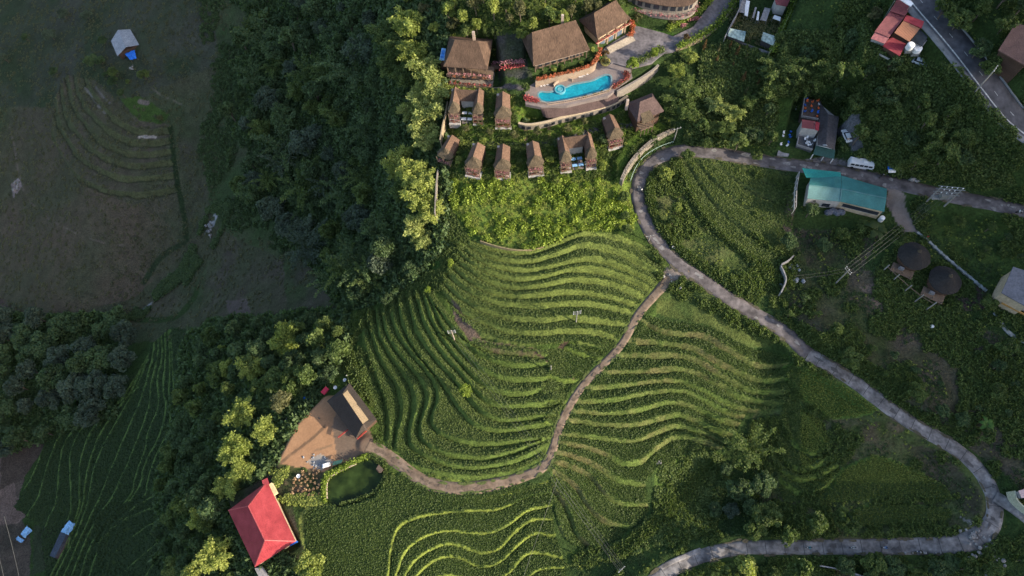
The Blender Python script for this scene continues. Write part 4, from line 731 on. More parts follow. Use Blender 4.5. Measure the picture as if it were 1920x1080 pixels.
nf += fill([(0,595),(60,585),(130,600),(215,590),(245,640),(235,700),(200,770),(130,800),(60,820),(0,840)], 34, 34, ['broad'], ['blue', 'dark'], 1.3, 1.9, 'forest_tree', 'dark rounded tree in the shaded grove by the left edge of the valley', 'trees of the left valley grove')
nf += fill([(385,620),(430,600),(500,600),(560,600),(640,600),(660,640),(600,720),(540,720),(400,740),(400,800),(400,900),(415,1000),(340,1090),(290,1000),(300,900),(335,800),(345,720)], 62, 27, ['broad', 'tall'], ['dark', 'mid', 'dark'], .8, 1.35, 'forest_tree', 'dark tree in the shaded wood between the valley rice and the farmyard', 'trees of the shaded farm wood')
nf += fill([(1440,70),(1640,90),(1700,150),(1800,200),(1850,300),(1700,325),(1600,280),(1590,190),(1480,180),(1440,220),(1450,280),(1380,285),(1300,270),(1290,230),(1330,180),(1440,180)], 40, 34, ['broad', 'bamboo', 'tall'], ['dark', 'mid', 'mid'], .6, 1.0, 'slope_tree', 'green tree among the bushes of the shaded slope between the roads', 'trees of the shaded slope between the roads')
nf += fill([(1750,-10),(1920,-10),(1925,60),(1880,80),(1870,140),(1800,60)], 7, 34, ['broad'], ['dark', 'mid'], .7, 1.0, 'slope_tree', 'dark tree on the uphill side of the highway', 'trees uphill of the highway')
nf += fill([(1480,590),(1520,540),(1640,640),(1780,700),(1900,640),(1925,900),(1850,820),(1700,740),(1560,650)], 24, 40, ['small', 'broad', 'sparse'], ['dark', 'mid'], .5, .85, 'scrub_tree', 'low tree in the shaded scrub above the concrete road', 'scrub trees above the concrete road')
nf += fill([(1560,1045),(1920,1045),(1920,1090),(1560,1090)], 12, 30, ['broad'], ['dark', 'mid'], .6, .9, 'roadside_tree', 'green tree below the lower road at the bottom edge of the photo', 'trees below the lower road')
nf += fill([(1480,420),(1650,420),(1670,450),(1560,460),(1480,460)], 6, 30, ['broad', 'small'], ['dark', 'mid'], .45, .7, 'garden_tree', 'small dark tree behind the teal-roofed building', 'garden trees by the teal-roofed building')
nf += fill([(1720,380),(1920,410),(1920,520),(1840,540),(1760,450)], 10, 36, ['broad', 'sparse'], ['dark', 'mid'], .5, .75, 'slope_tree', 'small green tree on the slope between the asphalt road and the round huts', 'trees between the road and the round huts')
nf += fill([(760,-10),(1180,-10),(1090,40),(1000,60),(930,70),(830,70)], 20, 30, ['tall', 'broad'], ['light', 'mid', 'olive'], .5, .75, 'garden_tree', 'sunlit leafy tree in the garden wood above the thatched halls', 'sunlit trees above the thatched halls')
nf += fill([(20,20),(200,20),(190,120),(60,150),(0,110)], 8, 40, ['broad'], ['dark', 'blue'], .6, 1.0, 'scrub_tree', 'low dark tree in the scrub of the upper left valley slope', 'scrub trees of the upper left slope')
nf += fill([(175,100),(225,130),(275,140),(240,185),(200,170)], 7, 18, ['small', 'broad'], ['mid', 'dark'], .6, .9, 'garden_tree', 'small green tree in the garden under the grey-roofed hut', 'garden trees under the grey-roofed hut')
print('trees', NT)
# ------------------------------------------------------------------ countless small plants
def scatter(name, label, cat, pts, scl, proto_me, parent=None):
    me = bpy.data.meshes.new(name); me.vertices.add(len(pts)); me.vertices.foreach_set('co', np.asarray(pts, np.float32).ravel())
    a = me.attributes.new('scl', 'FLOAT', 'POINT'); a.data.foreach_set('value', np.asarray(scl, np.float32)); a = me.attributes.new('rot', 'FLOAT', 'POINT'); a.data.foreach_set('value', (rng.random(len(pts)) * 6.28).astype(np.float32)); me.update()
    po = bpy.data.objects.new(name + '_tuft', proto_me); ng = bpy.data.node_groups.new(name, 'GeometryNodeTree'); ng.interface.new_socket('Geometry', in_out='INPUT', socket_type='NodeSocketGeometry'); ng.interface.new_socket('Geometry', in_out='OUTPUT', socket_type='NodeSocketGeometry')
    gi = ng.nodes.new('NodeGroupInput'); go = ng.nodes.new('NodeGroupOutput'); ip = ng.nodes.new('GeometryNodeInstanceOnPoints'); oi = ng.nodes.new('GeometryNodeObjectInfo'); oi.inputs[0].default_value = po; L = ng.links.new
    na = ng.nodes.new('GeometryNodeInputNamedAttribute'); na.data_type = 'FLOAT'; na.inputs[0].default_value = 'scl'; nb = ng.nodes.new('GeometryNodeInputNamedAttribute'); nb.data_type = 'FLOAT'; nb.inputs[0].default_value = 'rot'; cx_ = ng.nodes.new('ShaderNodeCombineXYZ'); L(nb.outputs[0], cx_.inputs[2])
    L(gi.outputs[0], ip.inputs['Points']); L(oi.outputs['Geometry'], ip.inputs['Instance']); L(cx_.outputs[0], ip.inputs['Rotation']); L(na.outputs[0], ip.inputs['Scale']); L(ip.outputs[0], go.inputs[0])
    o = link(name, me); md = o.modifiers.new('scatter', 'NODES'); md.node_group = ng; return tag(o, label, cat, kind='stuff')
def tuft(name, n_, r, h, size, leaf, seed, up=.2):
    rg = np.random.default_rng(seed); d = rg.normal(size=(n_, 3)); d /= np.linalg.norm(d, axis=1)[:, None]; d[:, 2] = np.abs(d[:, 2]); P = d * (rg.random(n_) ** .4)[:, None] * np.array([r, r, h]); v, f = leaves(P, 1, size, rg, up=up); me = arr_mesh(name, v, f, tint=np.clip(.5 + .22 * rg.normal(size=n_), 0, 1)); me.materials.append(LM[leaf]); return me
FR = (U > -30) & (U < 1950) & (V > -30) & (V < 1110)
def pick(mask, n_, thr=None, seed=1, s=9):
    m = mask & FR & ~ROADM
    if thr is not None: m = m & (fbm(GX, GY, s, seed) > thr)
    i = np.nonzero(m.ravel())[0]
    if len(i) == 0: return np.zeros((0, 3))
    i = rng.choice(i, min(n_, len(i)), replace=False); j = rng.random((2, len(i))) - .5; x = GX.ravel()[i] + j[0] * ST; y = GY.ravel()[i] + j[1] * ST; return np.stack([x, y, zfine(x, y)], -1)
PADM = np.zeros(GX.shape, bool)
for pl in [p for p, _ in PADS] + [[(828,100),(1000,50),(1180,10),(1290,20),(1380,10),(1300,60),(1240,110),(1150,180),(1020,205),(930,165),(828,165)], [(1375,0),(1490,0),(1450,110),(1350,80)], [(1655,345),(1690,350),(1722,436),(1690,436)], POND, [(505,875),(610,885),(608,950),(560,945),(520,935)], [(1455,180),(1560,190),(1560,310),(1455,290)], [(1545,290),(1720,335),(1640,345)], [(1575,210),(1620,210),(1620,285),(1585,285)], [(205,50),(270,60),(265,110),(215,110)]]: PADM |= inpoly(U, V, pl)
def pm(poly): return inpoly(UJ, VJ, poly) & ~PADM
R_rice = RICEMASK & ~PADM
LOW = ((U > 1060) & (V > 560) & (U < 1500)) | (V > 905) | ((U < 790) & (V > 560)); SEF = U >= 1500; pts = pick(R_rice & SEF, 9000); LM['ripe'] = leafmat('ripening_rice', (0.130, 0.172, 0.040), (0.205, 0.235, 0.056), .3, .4); tr_ = tuft('rice_tuft', 11, .40, .34, .19, 'mid', 7, .6); tr_.materials.clear(); tr_.materials.append(LM['ripe']); scatter('ripening_rice', 'yellow-green ripening rice in the south-east fields inside the road bend', 'rice', pts, .8 + .4 * rng.random(len(pts)), tr_); pts = pick(R_rice & (U > 520) & ~LOW & ~SEF, 34000); tuft_rice = tuft('rice_tuft', 12, .40, .46, .21, 'mid', 5, .6)  # rice colour lightened here to offset the deep shade on these fields
LM['rice'] = leafmat('rice_blades', (0.062, 0.098, 0.025), (0.125, 0.160, 0.044), .3, .42); tuft_rice.materials.clear(); tuft_rice.materials.append(LM['rice'])
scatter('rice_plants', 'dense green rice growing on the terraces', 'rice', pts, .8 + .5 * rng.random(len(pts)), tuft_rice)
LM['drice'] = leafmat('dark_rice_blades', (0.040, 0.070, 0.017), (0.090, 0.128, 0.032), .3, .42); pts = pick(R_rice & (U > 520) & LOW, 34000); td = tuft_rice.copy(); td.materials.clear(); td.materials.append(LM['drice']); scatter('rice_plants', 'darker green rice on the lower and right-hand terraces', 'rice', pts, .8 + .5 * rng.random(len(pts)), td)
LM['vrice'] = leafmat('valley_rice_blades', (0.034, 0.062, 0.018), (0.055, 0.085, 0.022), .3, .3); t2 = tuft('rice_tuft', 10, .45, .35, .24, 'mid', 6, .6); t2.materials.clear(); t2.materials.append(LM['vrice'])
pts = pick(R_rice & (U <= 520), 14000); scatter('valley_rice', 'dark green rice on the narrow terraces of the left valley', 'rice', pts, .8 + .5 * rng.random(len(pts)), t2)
nonr = ~R_rice & ~PADM
mead = pm([(838,335),(1185,335),(1190,430),(1090,430),(1000,468),(900,450),(850,400)])
pts = pick(mead, 520, -.02, 5, 5); scatter('meadow_plants', 'thick sunlit weeds and shrubs below the cottages', 'undergrowth', pts, .8 + 1.5 * rng.random(len(pts)) ** 1.5, tuft('weed', 105, .8, .9, 0.15, 'vivid', 8))
pts = pick(mead, 1000); scatter('meadow_plants', 'low green weeds in the sunlit meadow below the cottages', 'undergrowth', pts, .4 + .6 * rng.random(len(pts)), tuft('weed', 51, .7, .6, 0.18, 'light', 9))
gard = pm([(825,160),(1190,190),(1270,235),(1180,300),(1170,340),(820,335)]) | pm([(800,-20),(1200,-20),(1190,40),(1000,75),(830,100)]) | pm([(925,60),(1000,60),(1000,165),(925,165)]) | pm([(1190,20),(1290,60),(1200,55)])
pts = pick(gard & nonr, 3800); scatter('garden_shrubs', 'leafy shrubs filling the resort gardens', 'shrubs', pts, .35 + .6 * rng.random(len(pts)), tuft('weed', 60, .75, .8, 0.19, 'mid', 10))
pts = pick(gard & nonr, 1100); scatter('garden_shrubs', 'lighter yellow-green shrubs dotted through the resort gardens', 'shrubs', pts, .3 + .6 * rng.random(len(pts)), tuft('weed', 60, .75, .8, 0.19, 'light', 11))
east = (pm([(1180,280),(1500,320),(1500,430),(1660,430),(1700,360),(1960,400),(1960,1100),(1100,1100),(1060,1050),(1220,960),(1290,850),(1400,790),(1480,780),(1480,660),(1240,540),(1210,420)]) | pm([(1240,80),(1440,112),(1500,-30),(1690,-30),(1640,60),(1760,110),(1960,300),(1960,380),(1700,330),(1500,290),(1260,270)]) | pm([(1740,-30),(1960,-30),(1960,260)])) & nonr
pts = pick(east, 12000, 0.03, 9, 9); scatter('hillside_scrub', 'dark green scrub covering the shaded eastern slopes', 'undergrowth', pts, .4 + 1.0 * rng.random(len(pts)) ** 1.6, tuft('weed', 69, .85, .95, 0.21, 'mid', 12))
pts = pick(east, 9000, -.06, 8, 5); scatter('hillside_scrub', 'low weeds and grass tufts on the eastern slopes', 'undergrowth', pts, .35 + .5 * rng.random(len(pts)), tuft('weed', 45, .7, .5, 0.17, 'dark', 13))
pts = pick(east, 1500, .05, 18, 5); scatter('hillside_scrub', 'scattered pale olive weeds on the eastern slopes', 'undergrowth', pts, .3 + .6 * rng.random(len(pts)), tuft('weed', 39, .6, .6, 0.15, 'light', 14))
slope = pm([(1440,60),(1640,60),(1760,130),(1900,300),(1900,350),(1700,325),(1580,280),(1580,180),(1460,180),(1440,270),(1280,270),(1320,90)]) & nonr
pts = pick(slope, 5500); scatter('hillside_scrub', 'dense broad-leaved scrub on the slope between the two roads', 'undergrowth', pts, .6 + 1.0 * rng.random(len(pts)), tuft('weed', 75, .95, 1.1, 0.23, 'mid', 15))
mid = pm([(640,560),(740,530),(760,470),(850,400),(880,450),(830,540),(700,600),(700,800),(740,900),(620,960),(500,870),(590,740),(620,640)]) & nonr
pts = pick(mid, 5000, -.1, 9, 6); scatter('undergrowth', 'mixed weeds round the farmyard and along the terrace edges', 'undergrowth', pts, .35 + .7 * rng.random(len(pts)), tuft('weed', 60, .8, .8, 0.19, 'mid', 16))
fr_ = ((pm([(440,-20),(840,-20),(840,460),(740,560),(640,580),(590,500),(520,440),(455,380),(425,320),(450,200),(420,120),(470,50)]) & (fbm(GX, GY, 16, 33) > np.where(U < 520, -.02, -1))) | pm([(290,1100),(300,900),(345,640),(400,600),(650,580),(660,650),(520,870),(430,940),(600,1100)]) | pm([(0,590),(230,590),(220,780),(0,850)])) & nonr
pts = pick(fr_, 13000); scatter('forest_undergrowth', 'dark bushes filling the ground between the forest trees', 'undergrowth', pts, 1.0 + 1.5 * rng.random(len(pts)), tuft('weed', 81, 1.0, 1.3, 0.27, 'dark', 17))
val = pm([(-30,-30),(430,-30),(440,200),(400,420),(560,470),(640,520),(420,600),(330,640),(0,590)]) & nonr
pts = pick(val, 6500, -.12, 20, 9); LM['dull'] = leafmat('dull_scrub', (0.105, 0.105, 0.062), (0.145, 0.150, 0.078)); scatter('valley_scrub', 'dull grass and low scrub on the shaded valley floor', 'undergrowth', pts, .5 + .8 * rng.random(len(pts)) ** 2, tuft('weed', 39, .9, .5, 0.21, 'dull', 18))
blt = pm([(370,-20),(480,-20),(500,120),(480,250),(540,400),(600,480),(520,470),(420,420),(370,300),(390,150)]); pts = pick(blt & nonr, 2600, -.02, 11, 12); scatter('slope_scrub', 'loose scrub thinning out between the forest and the valley floor', 'undergrowth', pts, .5 + 1.2 * rng.random(len(pts)) ** 1.6, tuft('weed', 60, .9, .9, .24, 'dark', 29))
strm = pm([(400,380),(440,380),(400,470),(300,590),(240,600),(340,500)])
pts = pick(strm & nonr, 1500, -.05, 12, 8); scatter('valley_scrub', 'bushes lining the stream in the left valley', 'undergrowth', pts, .8 + 1.1 * rng.random(len(pts)), tuft('weed', 66, .9, .9, 0.23, 'dark', 19))
pts = pick(pm([(1230,880),(1265,840),(1350,850),(1370,880),(1340,1000),(1200,1035),(1060,1060),(1165,1015),(1225,965)]) & nonr, 1700, -.12, 4, 3); scatter('gully_weeds', 'tangled green weeds in the gully beside the right terraces', 'undergrowth', pts, .4 + .9 * rng.random(len(pts)) ** 1.5, tuft('weed', 60, .75, .8, .2, 'mid', 28))
edge = np.zeros(GX.shape, bool)
for L_ in ([(1240,290),(1210,330),(1215,400),(1245,450),(1290,490),(1380,545)], [(1270,310),(1300,370),(1340,425),(1400,470),(1460,530)], [(1330,870),(1260,950),(1210,1000),(1150,1040)], [(1450,600),(1600,700),(1750,800)], [(1500,620),(1700,735)], [(690,590),(640,640),(690,760)]):
    bb = np.nonzero(bbox(L_, 20)); d, _, _ = sdist(UJ[bb], VJ[bb], L_, 0); k = np.abs(d) < 11; edge[bb[0][k], bb[1][k]] = True
pts = pick(edge & nonr, 2600); scatter('verge_bushes', 'bushy verges along the roads and field edges', 'bushes', pts, .6 + .9 * rng.random(len(pts)), tuft('weed', 81, .9, 1.0, 0.21, 'mid', 20))
# ------------------------------------------------------------------ materials for buildings
THX = mat('brown_thatch', (0.072, 0.046, 0.033), .95, .6, 2.4, .2, stretch=(5, .5, .5), col2=(0.118, 0.076, 0.054))
THY = mat('brown_thatch_across', (0.11, 0.068, 0.047), .95, .5, 2.4, .16, stretch=(.5, 5, .5), col2=(0.165, 0.10, 0.07), rand=.12)
THG = mat('grey_olive_thatch', (0.07, 0.054, 0.036), .95, .6, 3, .2, stretch=(4, .8, .6), col2=(0.11, 0.084, 0.055), rand=.1)
THP = mat('purple_brown_thatch', (0.075,0.05,0.048), .95, .4, 2.4, .12, stretch=(4, 1, .6), col2=(0.11,0.075,0.07))
THD = mat('dark_old_thatch', (0.075, 0.06, 0.05), .95, .35, 2.4, .10, stretch=(1, 4, .6))
WOOD = mat('dark_wood', (0.085, 0.05, 0.035), .8, .3, 4); WOODL = mat('weathered_wood', (0.15, 0.105, 0.075), .85, .3, 4, rand=.1)
CREAM = mat('cream_plaster', (0.45, 0.35, 0.24), .85, .2, 1.5); WHITE = mat('white_plaster', (0.40, 0.38, 0.36), .8, .15, 1.5); PINK = mat('pale_stone_chimney', (0.4, 0.32, 0.27), .85, .2, 3)
GLASS = mat('dark_window_glass', (0.03, 0.035, 0.045), .15, .1, 1, spec=.6); STONE = mat('pale_cut_stone', (0.21,0.185,0.16), .9, .3, 3, .05); ROCK = mat('rough_stone_wall', (0.15, 0.13, 0.105), .95, .7, 2.0, .3, col2=(0.20, 0.175, 0.145))
FLR = leafmat('red_flowers', (0.16, 0.05, 0.03), (0.50, 0.10, 0.11), .2, .3); FLP = leafmat('pink_flowers', (0.20, 0.06, 0.06), (0.60, 0.28, 0.32), .2, .3); FLO = leafmat('orange_flowers', (0.12, 0.08, 0.03), (0.55, 0.15, 0.07), .2, .3)
ALU = mat('white_painted_metal', (0.75, 0.75, 0.76), .5, .08, 2); BLUE = mat('blue_plastic', (0.03, 0.14, 0.55), .5, .25, 2, .02); LBLUE = mat('pale_blue_sheet', (0.25, 0.48, 0.75), .5, .25, 1.5)
def L3(a, b, t): return tuple(a[i] + (b[i] - a[i]) * t for i in range(3))
def hip_mesh(c4, r2, curve=1.25, k=5, th=.3, over=0.0):
    """c4 = FL, FR, BR, BL eave corners; r2 = ridge ends (left, right)"""
    m = MB(); FL, FR, BR, BL = [tuple(p) for p in c4]; RL, RR = [tuple(p) for p in r2]
    def slope(a, b, ta, tb):
        rows = []
        for i in range(k + 1):
            t = i / k; p = L3(a, ta, t); q_ = L3(b, tb, t); z = lambda e, r: e + (r - e) * t ** curve
            rows.append(((p[0], p[1], z(a[2], ta[2])), (q_[0], q_[1], z(b[2], tb[2]))))
        for i in range(k): m.add([rows[i][0], rows[i][1], rows[i + 1][1], rows[i + 1][0]], [(0, 1, 2, 3)])
    slope(FL, FR, RL, RR); slope(FR, BR, RR, RR); slope(BR, BL, RR, RL); slope(BL, FL, RL, RL)
    lo = [(p[0], p[1], p[2] - th) for p in (FL, FR, BR, BL)]; m.add([FL, FR, BR, BL] + lo, [(4, 7, 6, 5), (0, 4, 5, 1), (1, 5, 6, 2), (2, 6, 7, 3), (3, 7, 4, 0)]); return m
def inset(c4, d, z):
    P = [np.array(p[:2], float) for p in c4]; c_ = sum(P) / 4; out = []
    ux = (P[1] - P[0]) / np.linalg.norm(P[1] - P[0]); uy = (P[3] - P[0]) / np.linalg.norm(P[3] - P[0]); s = [(1, 1), (-1, 1), (-1, -1), (1, -1)]
    return [tuple(P[i] + ux * d * s[i][0] + uy * d * s[i][1]) for i in range(4)]
def rect(FL, FR, depth, z):
    a = W(*FL, z); b = W(*FR, z); u = (b - a) / np.linalg.norm(b - a); n_ = np.array([-u[1], u[0], 0]); return [a, b, b + n_ * depth, a + n_ * depth], u, n_
def flowers(name, pts, per, spread, mt, parent=None, size=.2, h=.3, seed=0):
    rg = np.random.default_rng(seed + len(pts)); P = np.repeat(np.array(pts, float), per, 0); P = P + rg.normal(size=P.shape) * np.array([spread, spread, h * .5]); 
    if parent is not None: P = P - ORG[parent.name]
    v, f = leaves(P, 1, size, rg, up=.6); me = arr_mesh(name, v, f, tint=np.clip(.45 + .25 * rg.normal(size=len(P)), 0, 1)); return link(name, me, mt, parent)
def linepts(a, b, step=.5):
    a = np.array(a, float); b = np.array(b, float); n_ = max(2, int(np.linalg.norm(b - a) / step)); return [a + (b - a) * t for t in np.linspace(0, 1, n_)]
# ------------------------------------------------------------------ restaurant pavilion
def pavilion():
    ze = 32.6; c4, u, n_ = rect((831, 124), (914, 130), 12.0, ze); t = thing('thatched_pavilion', 'restaurant pavilion with steep square thatched roof and red flowers on two open balconies', 'building', (*(sum(c4) / 4)[:2], 26.5))
    rl = c4[0] + u * 3.6 + n_ * 5.2; rr = c4[1] - u * 3.2 + n_ * 5.2; rl = (*rl[:2], 38.8); rr = (*rr[:2], 38.8); hip_mesh(c4, (rl, rr), 1.3).obj('roof', THX, t)
    ins = inset(c4, 1.1, 0); MB().prism([ins[0] + n_[:2] * 3.2, ins[1] + n_[:2] * 3.2, ins[2], ins[3]], 24.0, ze).obj('wall', WOOD, t)
    fl = lambda a, b, z, th=.25: MB().prism([tuple(c4[0][:2] + u[:2] * a - n_[:2] * b), tuple(c4[1][:2] + u[:2] * 1.4 - n_[:2] * b), tuple(c4[1][:2] + u[:2] * 1.4 + n_[:2] * 4), tuple(c4[0][:2] + u[:2] * a + n_[:2] * 4)], z - th, z)
    fl(.8, 1.0, 29.2).obj('upper_balcony', WOODL, t); fl(1.6, 2.6, 26.6, 2.5).obj('lower_terrace', STONE, t)
    Lw = np.linalg.norm(c4[1] - c4[0])
    for k in range(6):
        p = c4[0] + u * (1.1 + (Lw - 1.6) * k / 5) + n_ * .5; MB().beam((*p[:2], 26.6), (*p[:2], ze - .1), .34).obj('post', WOODL, t)
    rb = MB()
    for z, b, a in ((30.2, .9, .9), (27.6, 2.5, 1.7)):
        p = c4[0] + u * a - n_ * b; q_ = c4[1] + u * 1.3 - n_ * b; rb.beam((*p[:2], z), (*q_[:2], z), .14); rb.beam((*p[:2], z - .6), (*q_[:2], z - .6), .1)
        for k in range(18): w = L3(p, q_, k / 17); rb.beam((w[0], w[1], z - 1), (w[0], w[1], z), .1)
    rb.obj('railing', WOODL, t)
    for z, b, mt, sd_ in ((30.0, .5, FLP, 1), (27.5, 2.0, FLR, 2), (29.9, 1.2, FLO, 3)):
        pt = linepts((*(c4[0] + u * 1.8 - n_ * b)[:2], z), (*(c4[1] + u * .5 - n_ * b)[:2], z), 1.3); flowers('flowers', pt[(sd_ % 2)::2] if sd_ == 3 else pt, 34, .32, mt, t, seed=sd_)
    MB().box((*(c4[3] + u * 8.8 - n_ * 3.6)[:2], 37.4), (.8, .8, 3.2)).obj('chimney', PINK, t)
    return t
pavilion()
s1 = [W(a, b, 31.0) for a, b in ((828,90),(836,91),(833,113),(824,113))]
t = thing('skylight', 'bright blue-and-white glazed skylight panel left of the restaurant roof', 'skylight', (*sum(s1)[:2] / 4, 27)); MB().slab([tuple(p) for p in s1], .12).obj('panel', LBLUE, t)
cc = sum(s1) / 4; MB().slab([tuple(cc * .35 + p * .65 + np.array([0, 0, .06])) for p in s1], .05).obj('glass', mat('blue_glass', (0.05, 0.22, 0.6), .2, .5, 1.2), t); MB().prism([tuple(p[:2] * .92 + cc[:2] * .08) for p in s1], 24.0, 30.85).obj('housing', WOOD, t)
# ------------------------------------------------------------------ thatched hall above the pool
def hall():
    ze = 35.2; c4, u, n_ = rect((1000, 123), (1106, 93), 12.5, ze); t = thing('thatched_hall', 'long hall with a big brown thatched roof standing on the terrace above the pool', 'building', (*(sum(c4) / 4)[:2], 31.5)); Lw = np.linalg.norm(c4[1] - c4[0])
    rl = c4[0] + u * 1.8 + n_ * 6.4; rr = c4[1] - u * 2.6 + n_ * 6.4; hip_mesh(c4, ((*rl[:2], 42.0), (*rr[:2], 42.0)), 1.35).obj('roof', THX, t)
    ins = inset(c4, 1.4, 0); MB().prism(ins, 30.5, ze).obj('wall', WOODL, t)
    for k in range(8):
        p = c4[0] + u * (.8 + (Lw - 1.6) * k / 7) + n_ * .45; MB().beam((*p[:2], 31.5), (*p[:2], ze - .1), .28).obj('post', WOODL, t)
    for k in range(7):
        p = np.array([*ins[0], 0]) + u * (1.6 + k * (Lw - 5) / 6.5) - n_ * .04; MB().box((p[0], p[1], 33.2), (1.5, .1, 1.9), math.atan2(u[1], u[0])).obj('window', GLASS, t)
    p = c4[0] + u * .5 + n_ * .2; q_ = c4[1] - u * .5 + n_ * .2; MB().beam((*p[:2], ze - .35), (*q_[:2], ze - .35), .3).obj('eave_beam', PINK, t)
    p = c4[3] + u * 12.3 - n_ * 3.6; MB().box((*p[:2], 41), (.8, .8, 3.4)).obj('chimney', PINK, t)
hall()
def reception():
    ze = 35.3; c4, u, n_ = rect((1120, 72), (1183, 34), 9.5, ze); Lw = np.linalg.norm(c4[1] - c4[0]); t = thing('reception_hall', 'thatched reception hall with a cream front wall of arched doorways facing the plaza steps', 'building', (*(sum(c4) / 4)[:2], 29.2))
    rl = c4[0] + u * 2.2 + n_ * 5; rr = c4[1] - u * 2.5 + n_ * 5; hip_mesh(c4, ((*rl[:2], 40.3), (*rr[:2], 40.3)), 1.3).obj('roof', THX, t)
    ins = inset(c4, .9, 0); MB().prism(ins, 28.5, ze).obj('wall', CREAM, t); a = math.atan2(u[1], u[0])
    for k, f_ in enumerate((.2, .5, .8)):
        p = np.array([*ins[0], 0]) + u * ((Lw - 1.8) * f_) - n_ * .06; w_, h_ = (1.9, 2.2); pr = [(-w_ / 2, 0), (w_ / 2, 0)] + [(w_ / 2 * math.cos(x), h_ + w_ / 2 * math.sin(x)) for x in np.linspace(0, math.pi, 9)]
        m = MB(); vs = [(p[0] + u[0] * x + n_[0] * d, p[1] + u[1] * x + n_[1] * d, 29.3 + z) for d in (-.06, .1) for x, z in pr]; k_ = len(pr); m.add(vs, [tuple(range(k_)), tuple(range(2 * k_ - 1, k_ - 1, -1))] + [(i + k_, (i + 1) % k_ + k_, (i + 1) % k_, i) for i in range(k_)]); m.obj('doorway', mat('blue_grey_doorway', (0.10, 0.13, 0.18), .4, .2, 2), t)
    for f_ in (.03, .35, .65, .97):
        p = np.array([*ins[0], 0]) + u * ((Lw - 1.8) * f_) - n_ * .3; MB().beam((p[0], p[1], 29.1), (p[0], p[1], ze - .1), .42).obj('pilaster', CREAM, t)
    a_ = c4[0] - n_ * .1; b_ = c4[1] - n_ * .1; MB().beam((*a_[:2], 33.2), (*b_[:2], 33.2), .45, .3).obj('flower_ledge', CREAM, t); flowers('flowers', linepts((*a_[:2], 33.5), (*b_[:2], 33.5), .6), 14, .22, FLR, t)
reception()
m = MB()
for k in range(6):
    a = np.array(W(1137, 92, 29.3)); b = np.array(W(1184, 68, 29.3)); n_ = np.array([b[1] - a[1], a[0] - b[0], 0]); n_ /= np.linalg.norm(n_); o_ = n_ * (k * .45); a = a + o_; b = b + o_; nn = n_ * .45
    m.prism([tuple(a[:2]), tuple(b[:2]), tuple((b + nn)[:2]), tuple((a + nn)[:2])], 29.0, 30.0 - k * .13)
tag(m.obj('steps', mat('pale_step_stone', (0.36, 0.31, 0.25), .9, .2, 2)), 'flight of pale stone steps in front of the cream reception hall', 'steps')
# small thatched porch between the halls
c4, u, n_ = rect((1105, 58), (1119, 70), 3.2, 34.5); t = thing('porch', 'small pale-roofed porch between the two thatched halls', 'porch', (*(sum(c4) / 4)[:2], 30)); hip_mesh(c4, ((*(c4[0] + u * .8 + n_ * 1.6)[:2], 35.8), (*(c4[1] - u * .8 + n_ * 1.6)[:2], 35.8)), 1, 3).obj('roof', WOODL, t); MB().prism(inset(c4, .5, 0), 29.5, 34.4).obj('wall', WOOD, t)
# ------------------------------------------------------------------ curved building at the top edge
arc = [(1178,-7),(1200,-1),(1232,6),(1265,10),(1290,8),(1305,0),(1312,-12)]; P = [W(a, b, 36.6) for a, b in smooth_line(arc, 1)]
t = thing('curved_building', 'curved building with dark windows and pink flowers at the top edge', 'building', (*P[5][:2], 38)); back = np.array([-2.0, 14.0, 0])
m = MB(); m.prism([tuple(p[:2]) for p in P] + [tuple((P[-1] + back)[:2]), tuple((P[0] + back)[:2])], 32.0, 36.3); m.obj('wall', STONE, t)
for k in range(len(P) - 1):
    a, b = P[k], P[k + 1]; L_ = np.linalg.norm(b - a)
    if L_ < 1.5: continue
    u = (b - a) / L_; c_ = (a + b) / 2; n_ = np.array([u[1], -u[0], 0]); nw = max(1, int(L_ / 3.0))
    for j in range(nw): q_ = a + u * L_ * (j + .5) / nw + n_ * .03; MB().box((q_[0], q_[1], 35.0), (L_ / nw * .66, .14, 1.7), math.atan2(u[1], u[0])).obj('window', GLASS, t)
O_ = [p + np.array([0, -.7, .1]) for p in P]; I_ = [L3(p, P[0] * .5 + P[-1] * .5 + back * .7, .55) for p in P]; m = MB()
for k in range(len(P) - 1): m.slab([(O_[k][0], O_[k][1], 36.7), (O_[k + 1][0], O_[k + 1][1], 36.7), (I_[k + 1][0], I_[k + 1][1], 39.5), (I_[k][0], I_[k][1], 39.5)], .25)
m.obj('roof', THX, t); 
for k in range(len(P) - 1):
    if k % 2 == 0: pass
flowers('flowers', [p + np.array([0, -1.6, -3.0]) for a_, b_ in zip(P[:-1], P[1:]) for p in linepts(a_, b_, .6)], 11, .45, FLP, t, seed=4)
MB().prism([tuple((p + np.array([0, -1.6, 0]))[:2]) for p in P] + [tuple(p[:2]) for p in P[::-1]], 32.0, 33.2).obj('terrace', STONE, t)
# ------------------------------------------------------------------ plaza, deck, pool
from mathutils.geometry import tessellate_polygon
def deck(name, outer, z, mt, label, cat, hole=None, zh=None):
    O = [Vector(W(a, b, z)) for a, b in outer]; loops = [O] + ([[Vector(W(a, b, z)) for a, b in hole]] if hole else []); tris = tessellate_polygon(loops); allv = [v for l in loops for v in l]
    m = MB(); m.add(allv, [tuple(t_) for t_ in tris]); n_ = len(O); m.add([tuple(v) for v in O] + [(v.x, v.y, v.z - 1.2) for v in O], [(i, (i + 1) % n_, n_ + (i + 1) % n_, n_ + i) for i in range(n_)])
    return tag(m.obj(name, mt), label, cat, kind='structure')
PL = smpoly(POOL, 1)
deck('pool_deck', [(985,166),(1008,151),(1066,140),(1117,122),(1150,118),(1182,128),(1186,146),(1158,166),(1140,180),(1062,198),(1015,201),(985,195)], 28.95, DECK, 'pale stone deck around the swimming pool', 'deck', hole=PL)
